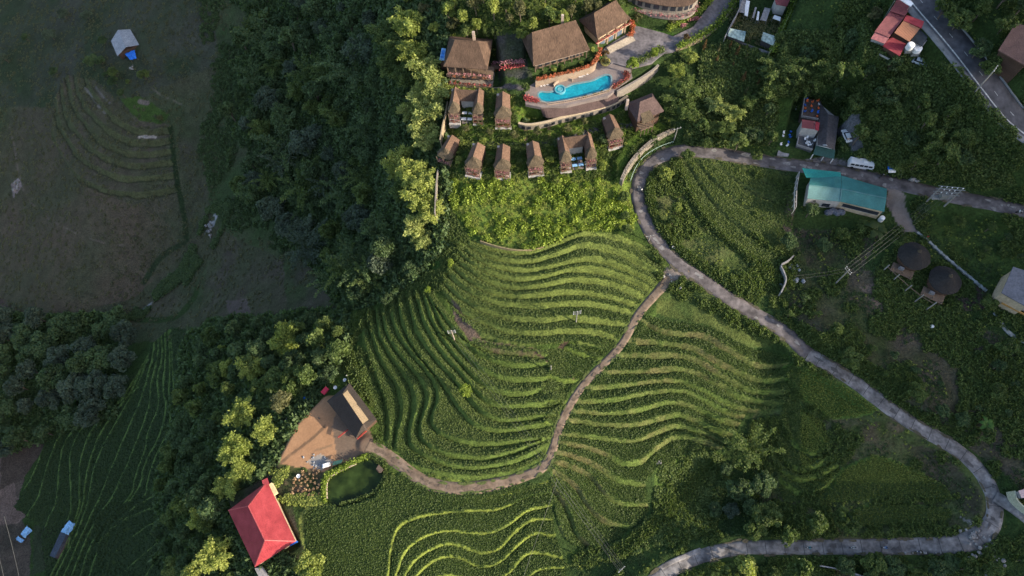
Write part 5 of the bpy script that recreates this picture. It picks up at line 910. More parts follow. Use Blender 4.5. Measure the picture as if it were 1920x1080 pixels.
deck('plaza', [(1117,123),(1119,112),(1135,88),(1180,60),(1192,48),(1215,54),(1245,62),(1262,68),(1300,50),(1345,-10),(1400,-10),(1368,20),(1335,52),(1290,80),(1262,98),(1245,100),(1222,118),(1184,128),(1150,118)], 29.45, PLZ, 'grey stone plaza and driveway beside the pool', 'plaza')
m = MB(); Pw = [tuple(W(a, b, 28.7)) for a, b in PL]; m.add([(p[0], p[1], 28.62) for p in Pw], [tuple(range(len(Pw)))]); WAT = mat('pool_water', (0.006, 0.20, 0.30), .08, .2, 1.6, .02, spec=.5, col2=(0.012, 0.30, 0.38))
tag(m.obj('pool_water', WAT), 'bright turquoise water of the curved swimming pool', 'water', kind='structure')
m = MB(); n_ = len(Pw)
for k in range(n_):
    a = np.array(Pw[k]); b = np.array(Pw[(k + 1) % n_]); m.beam((a[0], a[1], 28.88), (b[0], b[1], 28.88), .5, .22)
for k in range(n_):
    a = Pw[k]; b = Pw[(k + 1) % n_]; m.add([(a[0], a[1], 28.8), (b[0], b[1], 28.8), (b[0], b[1], 27.2), (a[0], a[1], 27.2)], [(0, 1, 2, 3), (3, 2, 1, 0)])
tag(m.obj('pool_coping', mat('pale_blue_tile', (0.15,0.24,0.26), .5, .15, 3)), 'pale tiled coping running round the edge of the pool', 'coping', kind='structure')
jc = W(1050, 168, 28.95); t = thing('hot_tub', 'round turquoise hot tub with a pale rim in the pool edge', 'hot tub', jc); MB().lathe([(1.75, -.6), (1.75, .25), (1.6, .3), (1.35, .3), (1.3, .1)], n_=24).obj('rim', mat('tub_tile', (0.10, 0.30, 0.36), .4, .15, 3), t, world=False); MB().lathe([(1.32, .0), (1.32, .12)], n_=24).obj('water', WAT, t, world=False)
MB().lathe([(.85, .12), (.8, .2), (.6, .2), (.55, .13)], n_=20).obj('step_ring', bpy.data.materials['tub_tile'], t, world=False)
# curved bench wall behind the tub
m = MB(); bp_ = [W(a, b, 29.9) for a, b in smooth_line([(1038,160),(1042,153),(1052,148),(1066,146),(1074,149)], 2)]
for a, b in zip(bp_[:-1], bp_[1:]): m.beam((a[0], a[1], 29.5), (b[0], b[1], 29.5), .35, 1.2)
tag(m.obj('curved_wall', mat('pink_cream_stone', (0.34,0.26,0.2), .85, .15, 3)), 'curved cream screen wall behind the hot tub', 'wall')
def balustrade(name, pts, z, label, mt, h=.95, step=.55, w=.13, base=None, cat='balustrade'):
    P = [W(a, b, z) for a, b in pts]; t = thing(name, label, cat, P[0]); r = MB(); ps = MB()
    for a, b in zip(P[:-1], P[1:]):
        r.beam((*a[:2], z + h), (*b[:2], z + h), w, w); r.beam((*a[:2], z + .12), (*b[:2], z + .12), w * 1.2)
        for p in linepts(a, b, step)[:-1]: ps.beam((p[0], p[1], z), (p[0], p[1], z + h), w * .8)
    r.obj('rail', mt, t); o = ps.obj('balusters', mt, t); o['kind'] = 'stuff'; return t
balustrade('balustrade', [(1013,194),(1027,197),(1062,192),(1103,183),(1141,172),(1149,163)], 28.95, 'cream balustrade along the south edge of the pool', mat('cream_balustrade', (0.36,0.27,0.2), .8, .15, 3))
def wall(name, pts, z0, z1, th, mt, label, parent=None, smooth=True, cat='wall', cap=None):
    P = [W(a, b, z1) for a, b in (smooth_line(pts, 2) if smooth else pts)]; m = MB(); n_ = len(P)
    d = np.gradient(np.array(P)[:, :2], axis=0); d /= np.linalg.norm(d, axis=1)[:, None]; nn = np.stack([-d[:, 1], d[:, 0]], -1) * th
    for i in range(n_ - 1):
        a, b = P[i][:2], P[i + 1][:2]; m.prism([tuple(a), tuple(b), tuple(b + nn[i + 1]), tuple(a + nn[i])], z0, z1)
    if parent is None: return tag(m.obj(name, mt), label, cat), P
    return m.obj(name, mt, parent), P
wall('retaining_wall', [(1004,152),(1030,147),(1066,139),(1095,131),(1116,122),(1121,108),(1128,92)], 28.0, 31.9, .5, mat('cream_pink_stone', (0.28,0.21,0.155), .9, .2, 2.5, .03), 'cream stone retaining wall topped with red flowers between the hall terrace and the pool deck')
fw = thing('flower_bed', 'long bed of red flowers on top of the cream wall above the pool', 'flower bed', W(1060, 138, 32)); flowers('flowers', [W(a, b, 32.2) for a, b in smooth_line([(1008,148),(1030,143),(1066,135),(1095,127),(1114,119),(1120,106),(1126,92)], 4)], 16, .3, FLO, fw, size=.22, seed=2)
for k, (a, b) in enumerate([(1020,135),(1038,131),(1055,126),(1090,117),(1107,113),(1110,92)]):
    tree_px('small', k % 3, 'light' if k % 2 else 'mid', a, b, .62, name='terrace_shrub', cat='shrub', label='small round shrub on the terrace between the thatched hall and the flower bed', group='round shrubs on the hall terrace')
for lb, pts, mt in (('red flower bed at the left corner of the pool', [(987,184),(992,188),(1000,190),(1008,192)], FLR), ('red flower bed curving round the right end of the pool', [(1150,166),(1160,160),(1172,152),(1178,146),(1172,139)], FLR), ('row of red flowers along the upper edge of the walkway between pavilion and hall', [(926,122),(945,121),(965,119),(980,119)], FLP), ('row of red flowers along the lower edge of the walkway between pavilion and hall', [(924,131),(945,130),(962,128),(980,126)], FLR), ('reddish hedge column beside the reception hall', [(1184,42),(1187,50),(1185,62),(1182,70)], FLO), ('pink flower bed beside the stone driveway', [(1292,40),(1300,36),(1306,38)], FLP), ('small pink flower clump by the plaza corner', [(1278,50),(1282,50)], FLP)):
    Q = [G(a, b) for a, b in smooth_line(pts, 2)]; fb = thing('flower_bed', lb, 'flower bed', Q[0]); flowers('flowers', [q_ + np.array([0, 0, .9]) for q_ in Q], 34, .42, mt, fb, seed=len(pts)); m = MB(); m.tube([tuple(q_ + np.array([0, 0, .35])) for q_ in Q], .5, 6); m.obj('planting', LM['mid'], fb)
# walkway between pavilion and hall
m = MB(); a = W(920, 129, 29.0); b = W(985, 124, 31.4); c_ = W(985, 117, 31.4); d = W(920, 122, 29.0); m.slab([tuple(a), tuple(b), tuple(c_), tuple(d)], .4); tag(m.obj('walkway', WOOD), 'dark walkway lined with red flowers between the pavilion and the hall', 'walkway')
# round planter and its tree
pc = W(1135, 117, 29.5); t = thing('planter', 'round yellow-rimmed planter with dark shrubs on the plaza', 'planter', pc); MB().lathe([(1.5, 0), (1.55, .5), (1.3, .5), (1.25, .3)], n_=18).obj('rim', mat('yellow_rim', (0.5, 0.42, 0.12), .7), t, world=False); flowers('shrubs', [pc + np.array([dx, dy, .8]) for dx in (-.5, .5) for dy in (-.5, .5)], 50, .35, LM['olive'], t)
tree_px('sparse', 1, 'rust', 1135, 103, .75, name='tree', cat='tree', label='dark bare-looking tree behind the round yellow-rimmed planter on the plaza')
# deck loungers and tables by the pool wall
def lounger():
    t = thing('sun_lounger', 'x', 'sun lounger', (0, 0, 0)); MB().box((0, .25, .35), (.65, 1.3, .1)).obj('seat', ALU, t, False); m = MB().slab([(-.32, -.4, .4), (.32, -.4, .4), (.32, -.95, .8), (-.32, -.95, .8)], .08); m.obj('backrest', ALU, t, False)
    for a in (-.28, .28):
        for b in (-.4, .8): MB().box((a, b, .16), (.07, .07, .32)).obj('leg', WOOD, t, False)
    return t
l0 = lounger()
for k, (a, b) in enumerate([(1014,161),(1020,160),(1026,158),(1086,144),(1090,143),(1094,141),(1100,139)]):
    p = W(a, b, 28.97); o = l0 if k == 0 else copy_tree(l0); o.location = tuple(p); o.rotation_euler = (0, 0, .25); o['label'] = 'white sun lounger standing on the pool deck against the cream wall'; o['group'] = 'sun loungers along the pool wall'
# brown slope roof and windowed wall under the pool
LT = thing('lower_wing', 'low curved wing with windowed stone wall and purple-brown thatch below the pool', 'building', W(1080, 210, 22.5))
top = [W(a, b, 28.4) for a, b in smooth_line([(1014,203),(1023,203),(1062,198),(1105,188),(1142,176),(1158,168)], 2)]; bot = [W(a, b, 25.6) for a, b in smooth_line([(1018,216),(1027,222),(1077,214),(1110,207),(1143,198),(1160,190)], 2)]
m = MB()
for i in range(len(top) - 1): m.slab([tuple(bot[i]), tuple(bot[i + 1]), tuple(top[i + 1]), tuple(top[i])], .3)
m.obj('roof', THP, LT); wl = [(972,231),(990,235),(1025,229),(1050,221),(1077,215),(1110,207),(1143,199),(1160,191),(1177,180)]
o, P = wall('wall', wl, 21.0, 25.3, .6, STONE, None, parent=LT)
for i in range(3, len(P) - 3, 2):
    a, b = P[i], P[i + 1]; u = (b - a) / np.linalg.norm(b - a); c_ = (a + b) / 2 - np.array([-u[1], u[0], 0]) * .03; MB().box((c_[0], c_[1], 23.6), (1.1, .12, 1.3), math.atan2(u[1], u[0])).obj('window', GLASS, LT)
m = MB(); [m.beam(tuple(a + np.array([0, 0, .1])), tuple(b + np.array([0, 0, .1])), .7, .22) for a, b in zip(P[:-1], P[1:])]; m.obj('coping', mat('yellow_stone_coping', (0.45, 0.36, 0.24), .9), LT)
wall('retaining_wall', [(1158,172),(1180,160),(1205,146),(1228,130),(1236,122)], 25.5, 29.3, .6, STONE, 'curved stone wall under the plaza edge right of the pool')
for k, (a, b) in enumerate([(1030,224),(1058,217),(1085,210),(1112,202)]): tree_px('small', k % 3, 'olive', a, b, .6, name='wall_shrub', cat='shrub', label='small yellow-green shrub hanging over the coping of the windowed wall', group='shrubs along the windowed wall')
# ------------------------------------------------------------------ cottages
def cot_parts(t, dx=0.0, wf=1.0):
    k0 = {c_.name for c_ in t.children}; m = MB(); ez, rz_ = 5.0, 7.9; m.add([(dx - 2.4, -1.6, ez), (dx + 2.4, -1.6, ez), (dx + 2.1, 4.4, ez), (dx - 2.1, 4.4, ez), (dx, -2.2, rz_), (dx, 3.6, rz_), (dx, 3.0, ez)], [(1, 2, 5, 4), (0, 4, 5, 3), (2, 6, 5), (6, 3, 5), (0, 3, 6, 2, 1)]); m.obj('roof', THY, t, False)
    h = MB(); ring = [(-2.3, -1.5, 5.2), (-2.9, -3.0, 4.9), (-2.4, -4.3, 4.75), (0, -4.7, 4.7), (2.4, -4.3, 4.75), (2.9, -3.0, 4.9), (2.3, -1.5, 5.2)]
    mid = [(x * .55, -2.0 + (y + 2.0) * .5, z + (rz_ + .12 - z) * .42) for x, y, z in ring]; ap = (0, -2.3, rz_ + .15)
    V_ = [(x + dx, y, z) for x, y, z in ring + mid + [ap]]; fs = [(i, i + 1, 8 + i, 7 + i) for i in range(6)] + [(7 + i, 8 + i, 14) for i in range(6)] + [tuple(range(6, -1, -1))]; h.add(V_, fs); h.obj('hood', THG, t, False)
    MB().box((dx, .9, 2.5), (3.9, 6.6, 5.0)).obj('wall', WOOD, t, False)
    MB().box((dx, -3.8, 2.35), (4.8, 2.6, .2)).obj('upper_balcony', WOODL, t, False); MB().box((dx, -4.0, -.9), (5.1, 3.2, 2.2)).obj('terrace', WHITE, t, False)
    for x in (-2.3, 0, 2.3): MB().box((dx + x, -4.95, 2.5), (.22, .22, 4.7)).obj('post', WOODL, t, False)
    r = MB(); [r.box((dx, -5.05, z), (4.8, .1, .12)) for z in (3.1, 2.75, .95, .6)]; r.obj('railing', WOODL, t, False)
    for z in (1.3, 3.3): MB().box((dx + .1, -2.46, z - .1), (2.4, .12, 1.4)).obj('window', GLASS, t, False)
    for z, mt in ((2.95, FLP), (.55, FLR)):
        rg = np.random.default_rng(int(z * 10) + int(dx)); P = np.stack([dx + rg.choice([-1.7, -1.1, -.3, .6, 1.5], 110) + rg.normal(size=110) * .25, -4.6 + rg.normal(size=110) * .3, z + rg.normal(size=110) * .12], -1); v, f = leaves(P, 1, .17, rg, .5); link('flowers', arr_mesh('flowers', v, f, tint=np.clip(.5 + .2 * rg.normal(size=110), 0, 1)), mt, t)
    c_ = MB(); c_.box((dx - 1.55, 3.5, 4.2), (.6, .6, 4.0)); c_.box((dx - 1.55, 3.5, 6.25), (.75, .75, .18)); c_.obj('chimney', PINK, t, False)
    if wf != 1.0:
        bpy.context.view_layer.update()
        for ch in [c_ for c_ in t.children if c_.name not in k0]:
            for v_ in ch.data.vertices: v_.co.x = dx + (v_.co.x - dx) * wf
c0 = thing('cottage', 'x', 'cottage', (0, 0, 0)); cot_parts(c0)
CL = [(832,319,-24,.98,'leftmost cottage of the lower row, angled, beside the boundary wall'),(886,337,-15,1,'second cottage of the lower row, thatched hood tilted slightly left'),(942,341,-4,1,'third lower-row cottage, its flowered balcony facing straight down'),(1006,335,7,1,'fourth lower-row cottage, left neighbour of the twin cottage'),(1155,283,16,1,'single cottage standing apart up the slope near the stone wall'),(944,246,-1,1.04,'single cottage of the upper row right of the twin cottage')]
for k, (a, b, r, s, lb) in enumerate(CL):
    r_ = math.radians(r); p = G(a, b - 1); o = c0 if k == 0 else copy_tree(c0); fx = np.array([math.sin(r_) * -5.2, math.cos(r_) * 5.2, 0]) * s * 1.0; q_ = p + fx; o.location = (q_[0], q_[1], p[2] + .5); o.rotation_euler = (0, 0, r_); o.scale = (s * .95, s * .9, s * .92); o['label'] = lb; o['group'] = 'thatched cottages of the resort'
def twin(loc, rot, gap, lb, s=.95):
    t = thing('twin_cottage', lb, 'cottage', (0, 0, 0)); cot_parts(t, -gap, .72); cot_parts(t, gap, .68)
    m = MB(); m.add([(-gap, .0, 5.1), (gap, .0, 5.1), (gap, 4.6, 5.1), (-gap, 4.6, 5.1), (-gap, 2.6, 7.7), (gap, 2.6, 7.7)], [(0, 1, 5, 4), (2, 3, 4, 5), (3, 0, 4), (1, 2, 5), (0, 3, 2, 1)]); m.obj('link_roof', THX, t, False); MB().box((0, 2.4, 2.5), (2 * gap - 3.8, 3.6, 5.0)).obj('link_wall', WHITE, t, False); MB().box((0, -2.0, -.9), (2 * gap - 4.7, 5.6, 2.05)).obj('patio', DECK, t, False)
    t.location = tuple(loc); t.rotation_euler = (0, 0, rot); t.scale = (s, s, s); return t
ORG_ = {}
for (a, b, r, gap, lb, col) in ((875,236,-5,3.9,'twin thatched cottage of the upper row, white-topped tables between its wings','w'),(1085,322,8,4.1,'twin thatched cottage of the lower row, blue-topped tables between its wings','b')):
    r_ = math.radians(r); p = G(a, b); q_ = p + np.array([math.sin(r_) * -5.2, math.cos(r_) * 5.2, 0]); tw = twin((q_[0], q_[1], p[2] + .5), r_, gap, lb)
    for k in range(4):
        lx, ly = ((-.95, -3.6), (.95, -3.6), (-.95, -1.3), (.95, -1.3))[k]; x = q_[0] + lx * math.cos(r_) - ly * math.sin(r_); y = q_[1] + lx * math.sin(r_) + ly * math.cos(r_)
        tt = thing('patio_table', ('white' if col == 'w' else 'blue') + ' topped table on the patio between the wings of the ' + ('upper' if col == 'w' else 'lower') + ' twin cottage', 'table', (x, y, p[2] + .5 + .15), r_, 'patio tables of the %s twin cottage' % ('upper' if col == 'w' else 'lower'))
        MB().box((0, 0, .74), (1.5, .95, .07)).obj('tabletop', ALU if col == 'w' else LBLUE, tt, False)
        for c_, d_ in ((-.6, -.35), (.6, -.35), (.6, .35), (-.6, .35)): MB().box((c_, d_, .35), (.08, .08, .7)).obj('leg', WOOD, tt, False)
# dark lodge on the right
c4, u, n_ = rect((1195, 228), (1245, 208), 7.5, 27.0); t = thing('lodge', 'dark-roofed lodge half hidden by trees above the stone wall', 'building', (*(sum(c4) / 4)[:2], 22))
hip_mesh(c4, ((*(c4[0] + u * 2.4 + n_ * 3.8)[:2], 30.8), (*(c4[1] - u * 2.4 + n_ * 3.8)[:2], 30.8)), 1.2).obj('roof', THP, t); MB().prism(inset(c4, .8, 0), 19.5, 27.4).obj('wall', WOOD, t)
p = c4[0] + u * 1.2 - n_ * 1.2; MB().slab([tuple(p + np.array([0, 0, -.3])), tuple(p + u * 4.2 + np.array([0, 0, -.3])), tuple(p + u * 3.6 + n_ * 3 + np.array([0, 0, 1.4])), tuple(p + u * .6 + n_ * 3 + np.array([0, 0, 1.4]))], .25).obj('hood', THG, t)
MB().box((*(c4[0] + u * 2.6 - n_ * .8)[:2], 24.6), (4.4, 2.6, .25), math.atan2(u[1], u[0])).obj('balcony', WOODL, t); MB().box((*(c4[0] - u * .6 + n_ * 6)[:2], 28.5), (.8, .8, 4.5)).obj('chimney', PINK, t)
for k in range(4): q_ = c4[0] + u * (.8 + k * 1.3) - n_ * 1.9; MB().beam((*q_[:2], 21.5), (*q_[:2], 27.0), .2).obj('post', WOODL, t)
# boundary walls, stone wall at the bend, guardrail
wall('boundary_wall', [(816,400),(818,360),(820,330),(822,318)], 16.0, 21.5, .35, STONE, 'narrow pale boundary wall below the leftmost cottage'); wall('boundary_wall', [(826,262),(830,238),(836,212),(840,190)], 20.0, 25.0, .35, mat('sunlit_yellow_wall', (0.3, 0.24, 0.16), .9), 'narrow sunlit boundary wall beside the upper twin cottage')
wall('stone_wall', [(1168,338),(1176,318),(1188,300),(1204,282),(1222,266),(1244,252),(1266,244)], 16.0, 21.4, .9, ROCK, 'tall rough stone retaining wall curving above the road bend', cat='stone wall')
gt = thing('guardrail', 'thin greenish guardrail along the outside of the road bend under the stone wall', 'guardrail', G(1200, 300)); gp = [G(a, b) for a, b in smooth_line([(1182,340),(1188,322),(1200,302),(1216,288),(1238,276),(1262,268)], 3)]; GG = mat('green_grey_metal', (0.25, 0.34, 0.30), .5); m = MB(); m.tube([tuple(p + np.array([0, 0, .8])) for p in gp], .09, 6); m.obj('rail', GG, gt)
for p in gp[::3]: MB().beam(tuple(p), tuple(p + np.array([0, 0, .85])), .12).obj('post', GG, gt)
wall('path_wall', [(900,452),(930,462),(970,470),(1010,468),(1045,452),(1080,437),(1097,432)], 14.0, 17.2, .25, mat('pale_earth_bank', (0.25, 0.2, 0.11), .95, .2, 2), 'thin pale earth wall between the weedy meadow and the top terrace')
wall('driveway_wall', [(1268,92),(1290,85),(1320,70),(1345,55),(1360,38),(1378,10),(1388,-10)], 24.0, 30.3, .6, mat('tan_driveway_wall', (0.22, 0.17, 0.12), .9, .3, 2, .05), 'tan retaining wall below the hedge of the stone driveway')
def hedge(pts, z, w, lb, leaf, h=.8):
    P = [W(a, b, z) for a, b in smooth_line(pts, 3)]; t = thing('hedge', lb, 'hedge', P[0]); PP = [q_ for a, b in zip(P[:-1], P[1:]) for q_ in linepts(a, b, .8)]; flowers('leaves', PP, 26, w, LM[leaf], t, size=.26, h=h); return t
hedge([(1275,86),(1310,68),(1342,50),(1360,28),(1385,-8)], 30.6, .75, 'bright green hedge along the right side of the stone driveway', 'vivid'); hedge([(1255,52),(1290,34),(1320,14),(1335,-5)], 30.5, .5, 'bright green hedge along the left side of the stone driveway', 'vivid')
hedge([(830,160),(850,168),(880,170),(920,172)], 27.0, .5, 'low green hedge below the pavilion terrace', 'light'); hedge([(838,262),(870,268),(920,276),(975,276)], 22.6, .5, 'low hedge with reddish soil between the cottage rows', 'light')
hedge([(1190,118),(1215,106),(1240,92)], 29.6, .7, 'bushes along the lower plaza edge between the two lime trees', 'mid')
t = thing('yellow_shrub', 'bright yellow shrub at the corner below the restaurant terrace', 'shrub', W(838, 172, 25.5)); flowers('leaves', [W(a, b, 26.0) for a, b in ((835,168),(840,172),(844,176),(838,176))], 70, .7, leafmat('yellow_leaves', (0.45, 0.35, 0.04), (0.6, 0.5, 0.08)), t, size=.3, h=1.0)

for k, (a, b) in enumerate([(862,262),(905,262),(985,225),(975,300),(1030,300),(1128,262),(915,300),(860,300),(1045,270),(920,215),(1130,310),(1080,262)]):
    tree_px('small', k % 3, ('mid', 'light', 'dark')[k % 3], a, b, random.uniform(.7, 1.1), name='garden_shrub', cat='shrub', label='small leafy shrub in the garden between the thatched cottages', group='shrubs between the cottages')
# ------------------------------------------------------------------ village buildings, vehicles and people
def ribbed(name, col, rot=0.0, col2=None, d='X', sc_=1.6, **k): return mat(name, col, .6, .14, 3, .05, rot=rot, col2=col2, wave=(d, sc_), **k)
TEAL = ribbed('teal_metal_roof', (0.035, 0.16, 0.16), -.12, (0.05, 0.19, 0.185)); TEALL = ribbed('pale_teal_metal_roof', (0.09, 0.22, 0.22), -.12, (0.12, 0.25, 0.25)); TEALB = ribbed('bright_teal_metal_roof', (0.02, 0.22, 0.20), -.12)
MAROON = ribbed('maroon_metal_roof', (0.17, 0.035, 0.045), .9, (0.21, 0.06, 0.065)); RED = ribbed('red_metal_roof', (0.36, 0.03, 0.045), .9, (0.30, 0.035, 0.05)); ORANGE = ribbed('rusty_orange_roof', (0.38, 0.17, 0.09), .55, (0.26, 0.11, 0.065), sc_=.9); RASP = ribbed('raspberry_metal_roof', (0.36, 0.035, 0.05), .55, (0.22, 0.04, 0.045), sc_=1.2, amt2=.3)
GREYR = mat('grey_fibre_roof', (0.20, 0.21, 0.235), .8, .3, 2, .04, wave=('X', 1.2)); SLAB = mat('pale_concrete_slab', (0.24, 0.23, 0.235), .85, .3, 1.5, .02); DGREEN = mat('dark_green_sheet', (0.025, 0.075, 0.065), .7, .25, 2, .03); DARK = mat('dark_asbestos_roof', (0.062, 0.055, 0.058), .85, .35, 1.5, .05, rot=.1, wave=('Y', 1.0))
TARP = mat('crumpled_blue_tarp', (0.02, 0.16, 0.62), .5, .35, 2.5, .15); TARPL = mat('faded_blue_tarp', (0.16, 0.42, 0.72), .5, .4, 2.5, .15, col2=(0.4, 0.6, 0.8)); TYRE = mat('black_rubber', (0.02, 0.02, 0.02), .9); STEEL = mat('grey_galvanised', (0.2, 0.205, 0.2), .55, .2, 3); CONCP = mat('concrete_pole', (0.26, 0.25, 0.235), .85, .15, 3)
def q3(pts, zs):
    zs = zs if hasattr(zs, '__len__') else [zs] * len(pts); return [tuple(W(a, b, z)) for (a, b), z in zip(pts, zs)]
def ctr(P): return np.mean(np.array(P), 0)
def plane_roof(t, pts, zs, mt, name='roof', th=.12): return MB().slab(q3(pts, zs), th).obj(name, mt, t)
def walls(t, pts, z, z0, mt, sh=.93, name='wall', dz=.15):
    P = q3(pts, z); c_ = ctr(P); zz = [p[2] - dz for p in P]; return MB().prism([tuple(c_[:2] + (np.array(p[:2]) - c_[:2]) * sh) for p in P], z0, min(zz)).obj(name, mt, t)
def win(t, a, b, z, w, h, mt=GLASS, off_=.05, name='window', fr=None):
    a = np.array(a, float); b = np.array(b, float); u = (b - a) / np.linalg.norm(b - a); c_ = (a + b) / 2; o = MB().box((c_[0], c_[1], z), (w, .12, h), math.atan2(u[1], u[0])).obj(name, mt, t); return o
# ---- long teal-roofed building
t = thing('teal_building', 'long building with teal metal roofs and cream front wall beside the asphalt road', 'building', G(1580, 385)); zf = 22.8; zr = 24.6
fe = [(1514,372),(1576,378),(1658,397)]; rg_ = [(1517,347),(1578,354),(1662,372)]; be = [(1520,333),(1577,329),(1663,354)]
plane_roof(t, [fe[0], fe[1], rg_[1], rg_[0]], [zf, zf, zr, zr], TEALL); plane_roof(t, [(1576.6,378), fe[2], rg_[2], (1578.6,354)], [zf, zf, zr, zr], TEAL)
plane_roof(t, [rg_[0], rg_[1], be[1], be[0]], [zr, zr, 23.4, 23.4], TEAL); plane_roof(t, [(1578.6,354), rg_[2], be[2], (1577.6,329)], [zr, zr, 23.0, 23.4], TEAL)
plane_roof(t, [(1504,315),(1576,323),(1577,333),(1512,333)], [23.7, 23.7, 23.5, 23.5], TEALB)
P = q3(fe + be[::-1], 22.8); c_ = ctr(P); body = [np.array(p[:2]) + (c_[:2] - np.array(p[:2])) / np.linalg.norm(c_[:2] - np.array(p[:2])) * .35 for p in P]; MB().prism([tuple(p) for p in body[:2]] + [tuple(body[4]), tuple(body[5])], 15, 22.6).obj('wall', WHITE, t); MB().prism([tuple(body[1]), tuple(body[2]), tuple(body[3]), tuple(body[4])], 15, 22.65).obj('wall', CREAM, t)
m = MB(); m.beam(q3([rg_[0]], zr + .1)[0], q3([rg_[1]], zr + .1)[0], .3, .1); m.beam(q3([rg_[1]], zr + .1)[0], q3([rg_[2]], zr + .1)[0], .3, .1); m.beam(q3([fe[1]], zf + .15)[0], q3([rg_[1]], zr + .15)[0], .25, .1); m.obj('ridge_cap', TEALL, t)
f0, f1, f2 = [np.array([*p, 0]) for p in body[:3]]; nrm_ = np.array([(f2 - f1)[1], -(f2 - f1)[0], 0]); nrm_ /= np.linalg.norm(nrm_)
for k in range(5):
    a = f1 + (f2 - f1) * (.12 + .17 * k) + nrm_ * .06; b = f1 + (f2 - f1) * (.12 + .17 * k + .13) + nrm_ * .06; w_ = win(t, a, b, 21.0, 2.1, 1.5); MB().box((*((a + b) / 2 + nrm_ * .05)[:2], 20.2), (2.3, .1, .12), math.atan2((f2 - f1)[1], (f2 - f1)[0])).obj('sill', WHITE, t)
n0 = np.array([(f1 - f0)[1], -(f1 - f0)[0], 0]); n0 /= np.linalg.norm(n0); a = f0 + (f1 - f0) * .55 + n0 * .06; b = f0 + (f1 - f0) * .75 + n0 * .06; win(t, a, b, 19.8, 2.2, 1.6)
a = f0 + (f1 - f0) * .2 + n0 * .06; win(t, a, a + (f1 - f0) * .05, 21.6, .8, .6)
t = thing('yard_fence', 'white posted fence round the little dark yard left of the teal-roofed building', 'fence', W(1495, 350, 21)); pts = q3([(1499,322),(1494,352),(1493,388)], 22.5); m = MB(); [m.beam(a, b, .14) for a, b in zip(pts[:-1], pts[1:])]; [m.beam((a[0], a[1], 20.6), (b[0], b[1], 20.6), .12, 1.0) for a, b in zip(pts[:-1], pts[1:])]; m.obj('rail', WHITE, t)
for p in [L3(pts[0], pts[1], k / 3) for k in range(4)] + [L3(pts[1], pts[2], k / 3) for k in range(1, 4)]: MB().beam((p[0], p[1], 18.4), (p[0], p[1], 22.6), .12).obj('post', WHITE, t)
def tank(px, py, z, lb, r=.75, h=1.5):
    p = W(px, py, z); t = thing('water_tank', lb, 'water tank', p); MB().lathe([(r, -h), (r, 0), (r * .8, .18), (r * .3, .26)], n_=16).obj('tank', ALU, t, False, ); MB().box((0, 0, -h - .6), (r * 1.6, r * 1.6, 1.2)).obj('stand', STEEL, t, False)
tank(1655, 408, 19.8, 'round white water tank at the right corner of the teal-roofed building'); tank(1709, 83, 49, 'pale water tank beside the orange roof, nearer of two', 1.0); tank(1721, 89, 47, 'pale round tank with dark hatch beside the orange roof', 1.3, 1.2)
t = thing('motorcycle_cover', 'crumpled dark cover over things in front of the teal-roofed building', 'cover', G(1565, 398)); m = MB(); rg = np.random.default_rng(4)
for k in range(7): m.lathe([(1.0, 0), (.9, .7), (.4, 1.1)], (k * .7 - 2.2, rg.normal() * .25, 0), 7)
m.obj('cover', mat('dusty_dark_cover', (0.09, 0.10, 0.13), .8, .5, 2.5, .1), t, False)
# ---- garden café
t = thing('long_roofed_house', 'long house under a dark ridged roof beside the café terraces', 'building', G(1550, 260))
plane_roof(t, [(1533,272),(1549,275),(1553,214),(1537,190)], [24.6, 25.8, 25.8, 24.6], DARK); plane_roof(t, [(1549,275),(1565,281),(1573,219),(1553,214)], [25.8, 24.4, 24.4, 25.8], mat('worn_dark_roof', (0.095, 0.085, 0.088), .85, .3, 1.5, .05, wave=('Y', 1.0))); walls(t, [(1533,272),(1565,281),(1573,219),(1537,190)], 24.4, 18.5, WHITE, .9)  # right slope takes a paler tone than the left
MB().add(q3([(1533,273),(1549,272),(1560,280)], [24.3, 26.0, 24.2]) + [tuple(np.array(p) + np.array([.05, .15, 0])) for p in q3([(1533,273),(1549,272),(1560,280)], [24.3, 26.0, 24.2])], [(0, 2, 1), (3, 4, 5), (0, 1, 4, 3), (1, 2, 5, 4), (2, 0, 3, 5)]).obj('gable', ALU, t)
t = thing('green_shed', 'open shed with a dark green roof on white legs by the asphalt road', 'shed', G(1540, 292)); plane_roof(t, [(1524,289),(1564,298),(1566,280),(1530,273)], [22.4, 22.4, 23.6, 23.6], DGREEN)
for a, b in ((1525,289), (1545,293), (1562,298), (1532,275), (1563,281)): p = W(a, b, 22.3); MB().beam((p[0], p[1], 17.5), (p[0], p[1], 22.4), .22).obj('leg', ALU, t)
t = thing('cafe_terrace', 'walled café terraces stepping down with pale parapets and a small red roof', 'terrace', G(1510, 250))
up_ = [(1503,218),(1534,224),(1540,190),(1508,184)]; lo_ = [(1494,272),(1523,281),(1534,250),(1500,243)]
plane_roof(t, up_, 24.2, mat('brown_terrace_floor', (0.09, 0.065, 0.055), .9, .3, 2), 'upper_floor', 5.5); plane_roof(t, lo_, 22.3, mat('grey_terrace_floor', (0.09, 0.09, 0.095), .9, .3, 2), 'lower_floor', 5.0)
plane_roof(t, [(1503,239),(1527,242),(1528,227),(1504,224)], [26.3, 26.3, 26.8, 26.8], MAROON); plane_roof(t, [(1528.5,243),(1535,245),(1537,230),(1529,228)], [26.2, 26.2, 26.7, 26.7], RED); walls(t, [(1503,240),(1535,245),(1537,229),(1504,224)], 26.2, 18, WHITE, .95)
m = MB()
for pl, z in ((lo_, 22.3), (up_, 24.2)):
    Q = q3(pl, z + .45); [m.beam(Q[i], Q[j], .22, .9) for i, j in ((0, 1), (3, 0))]
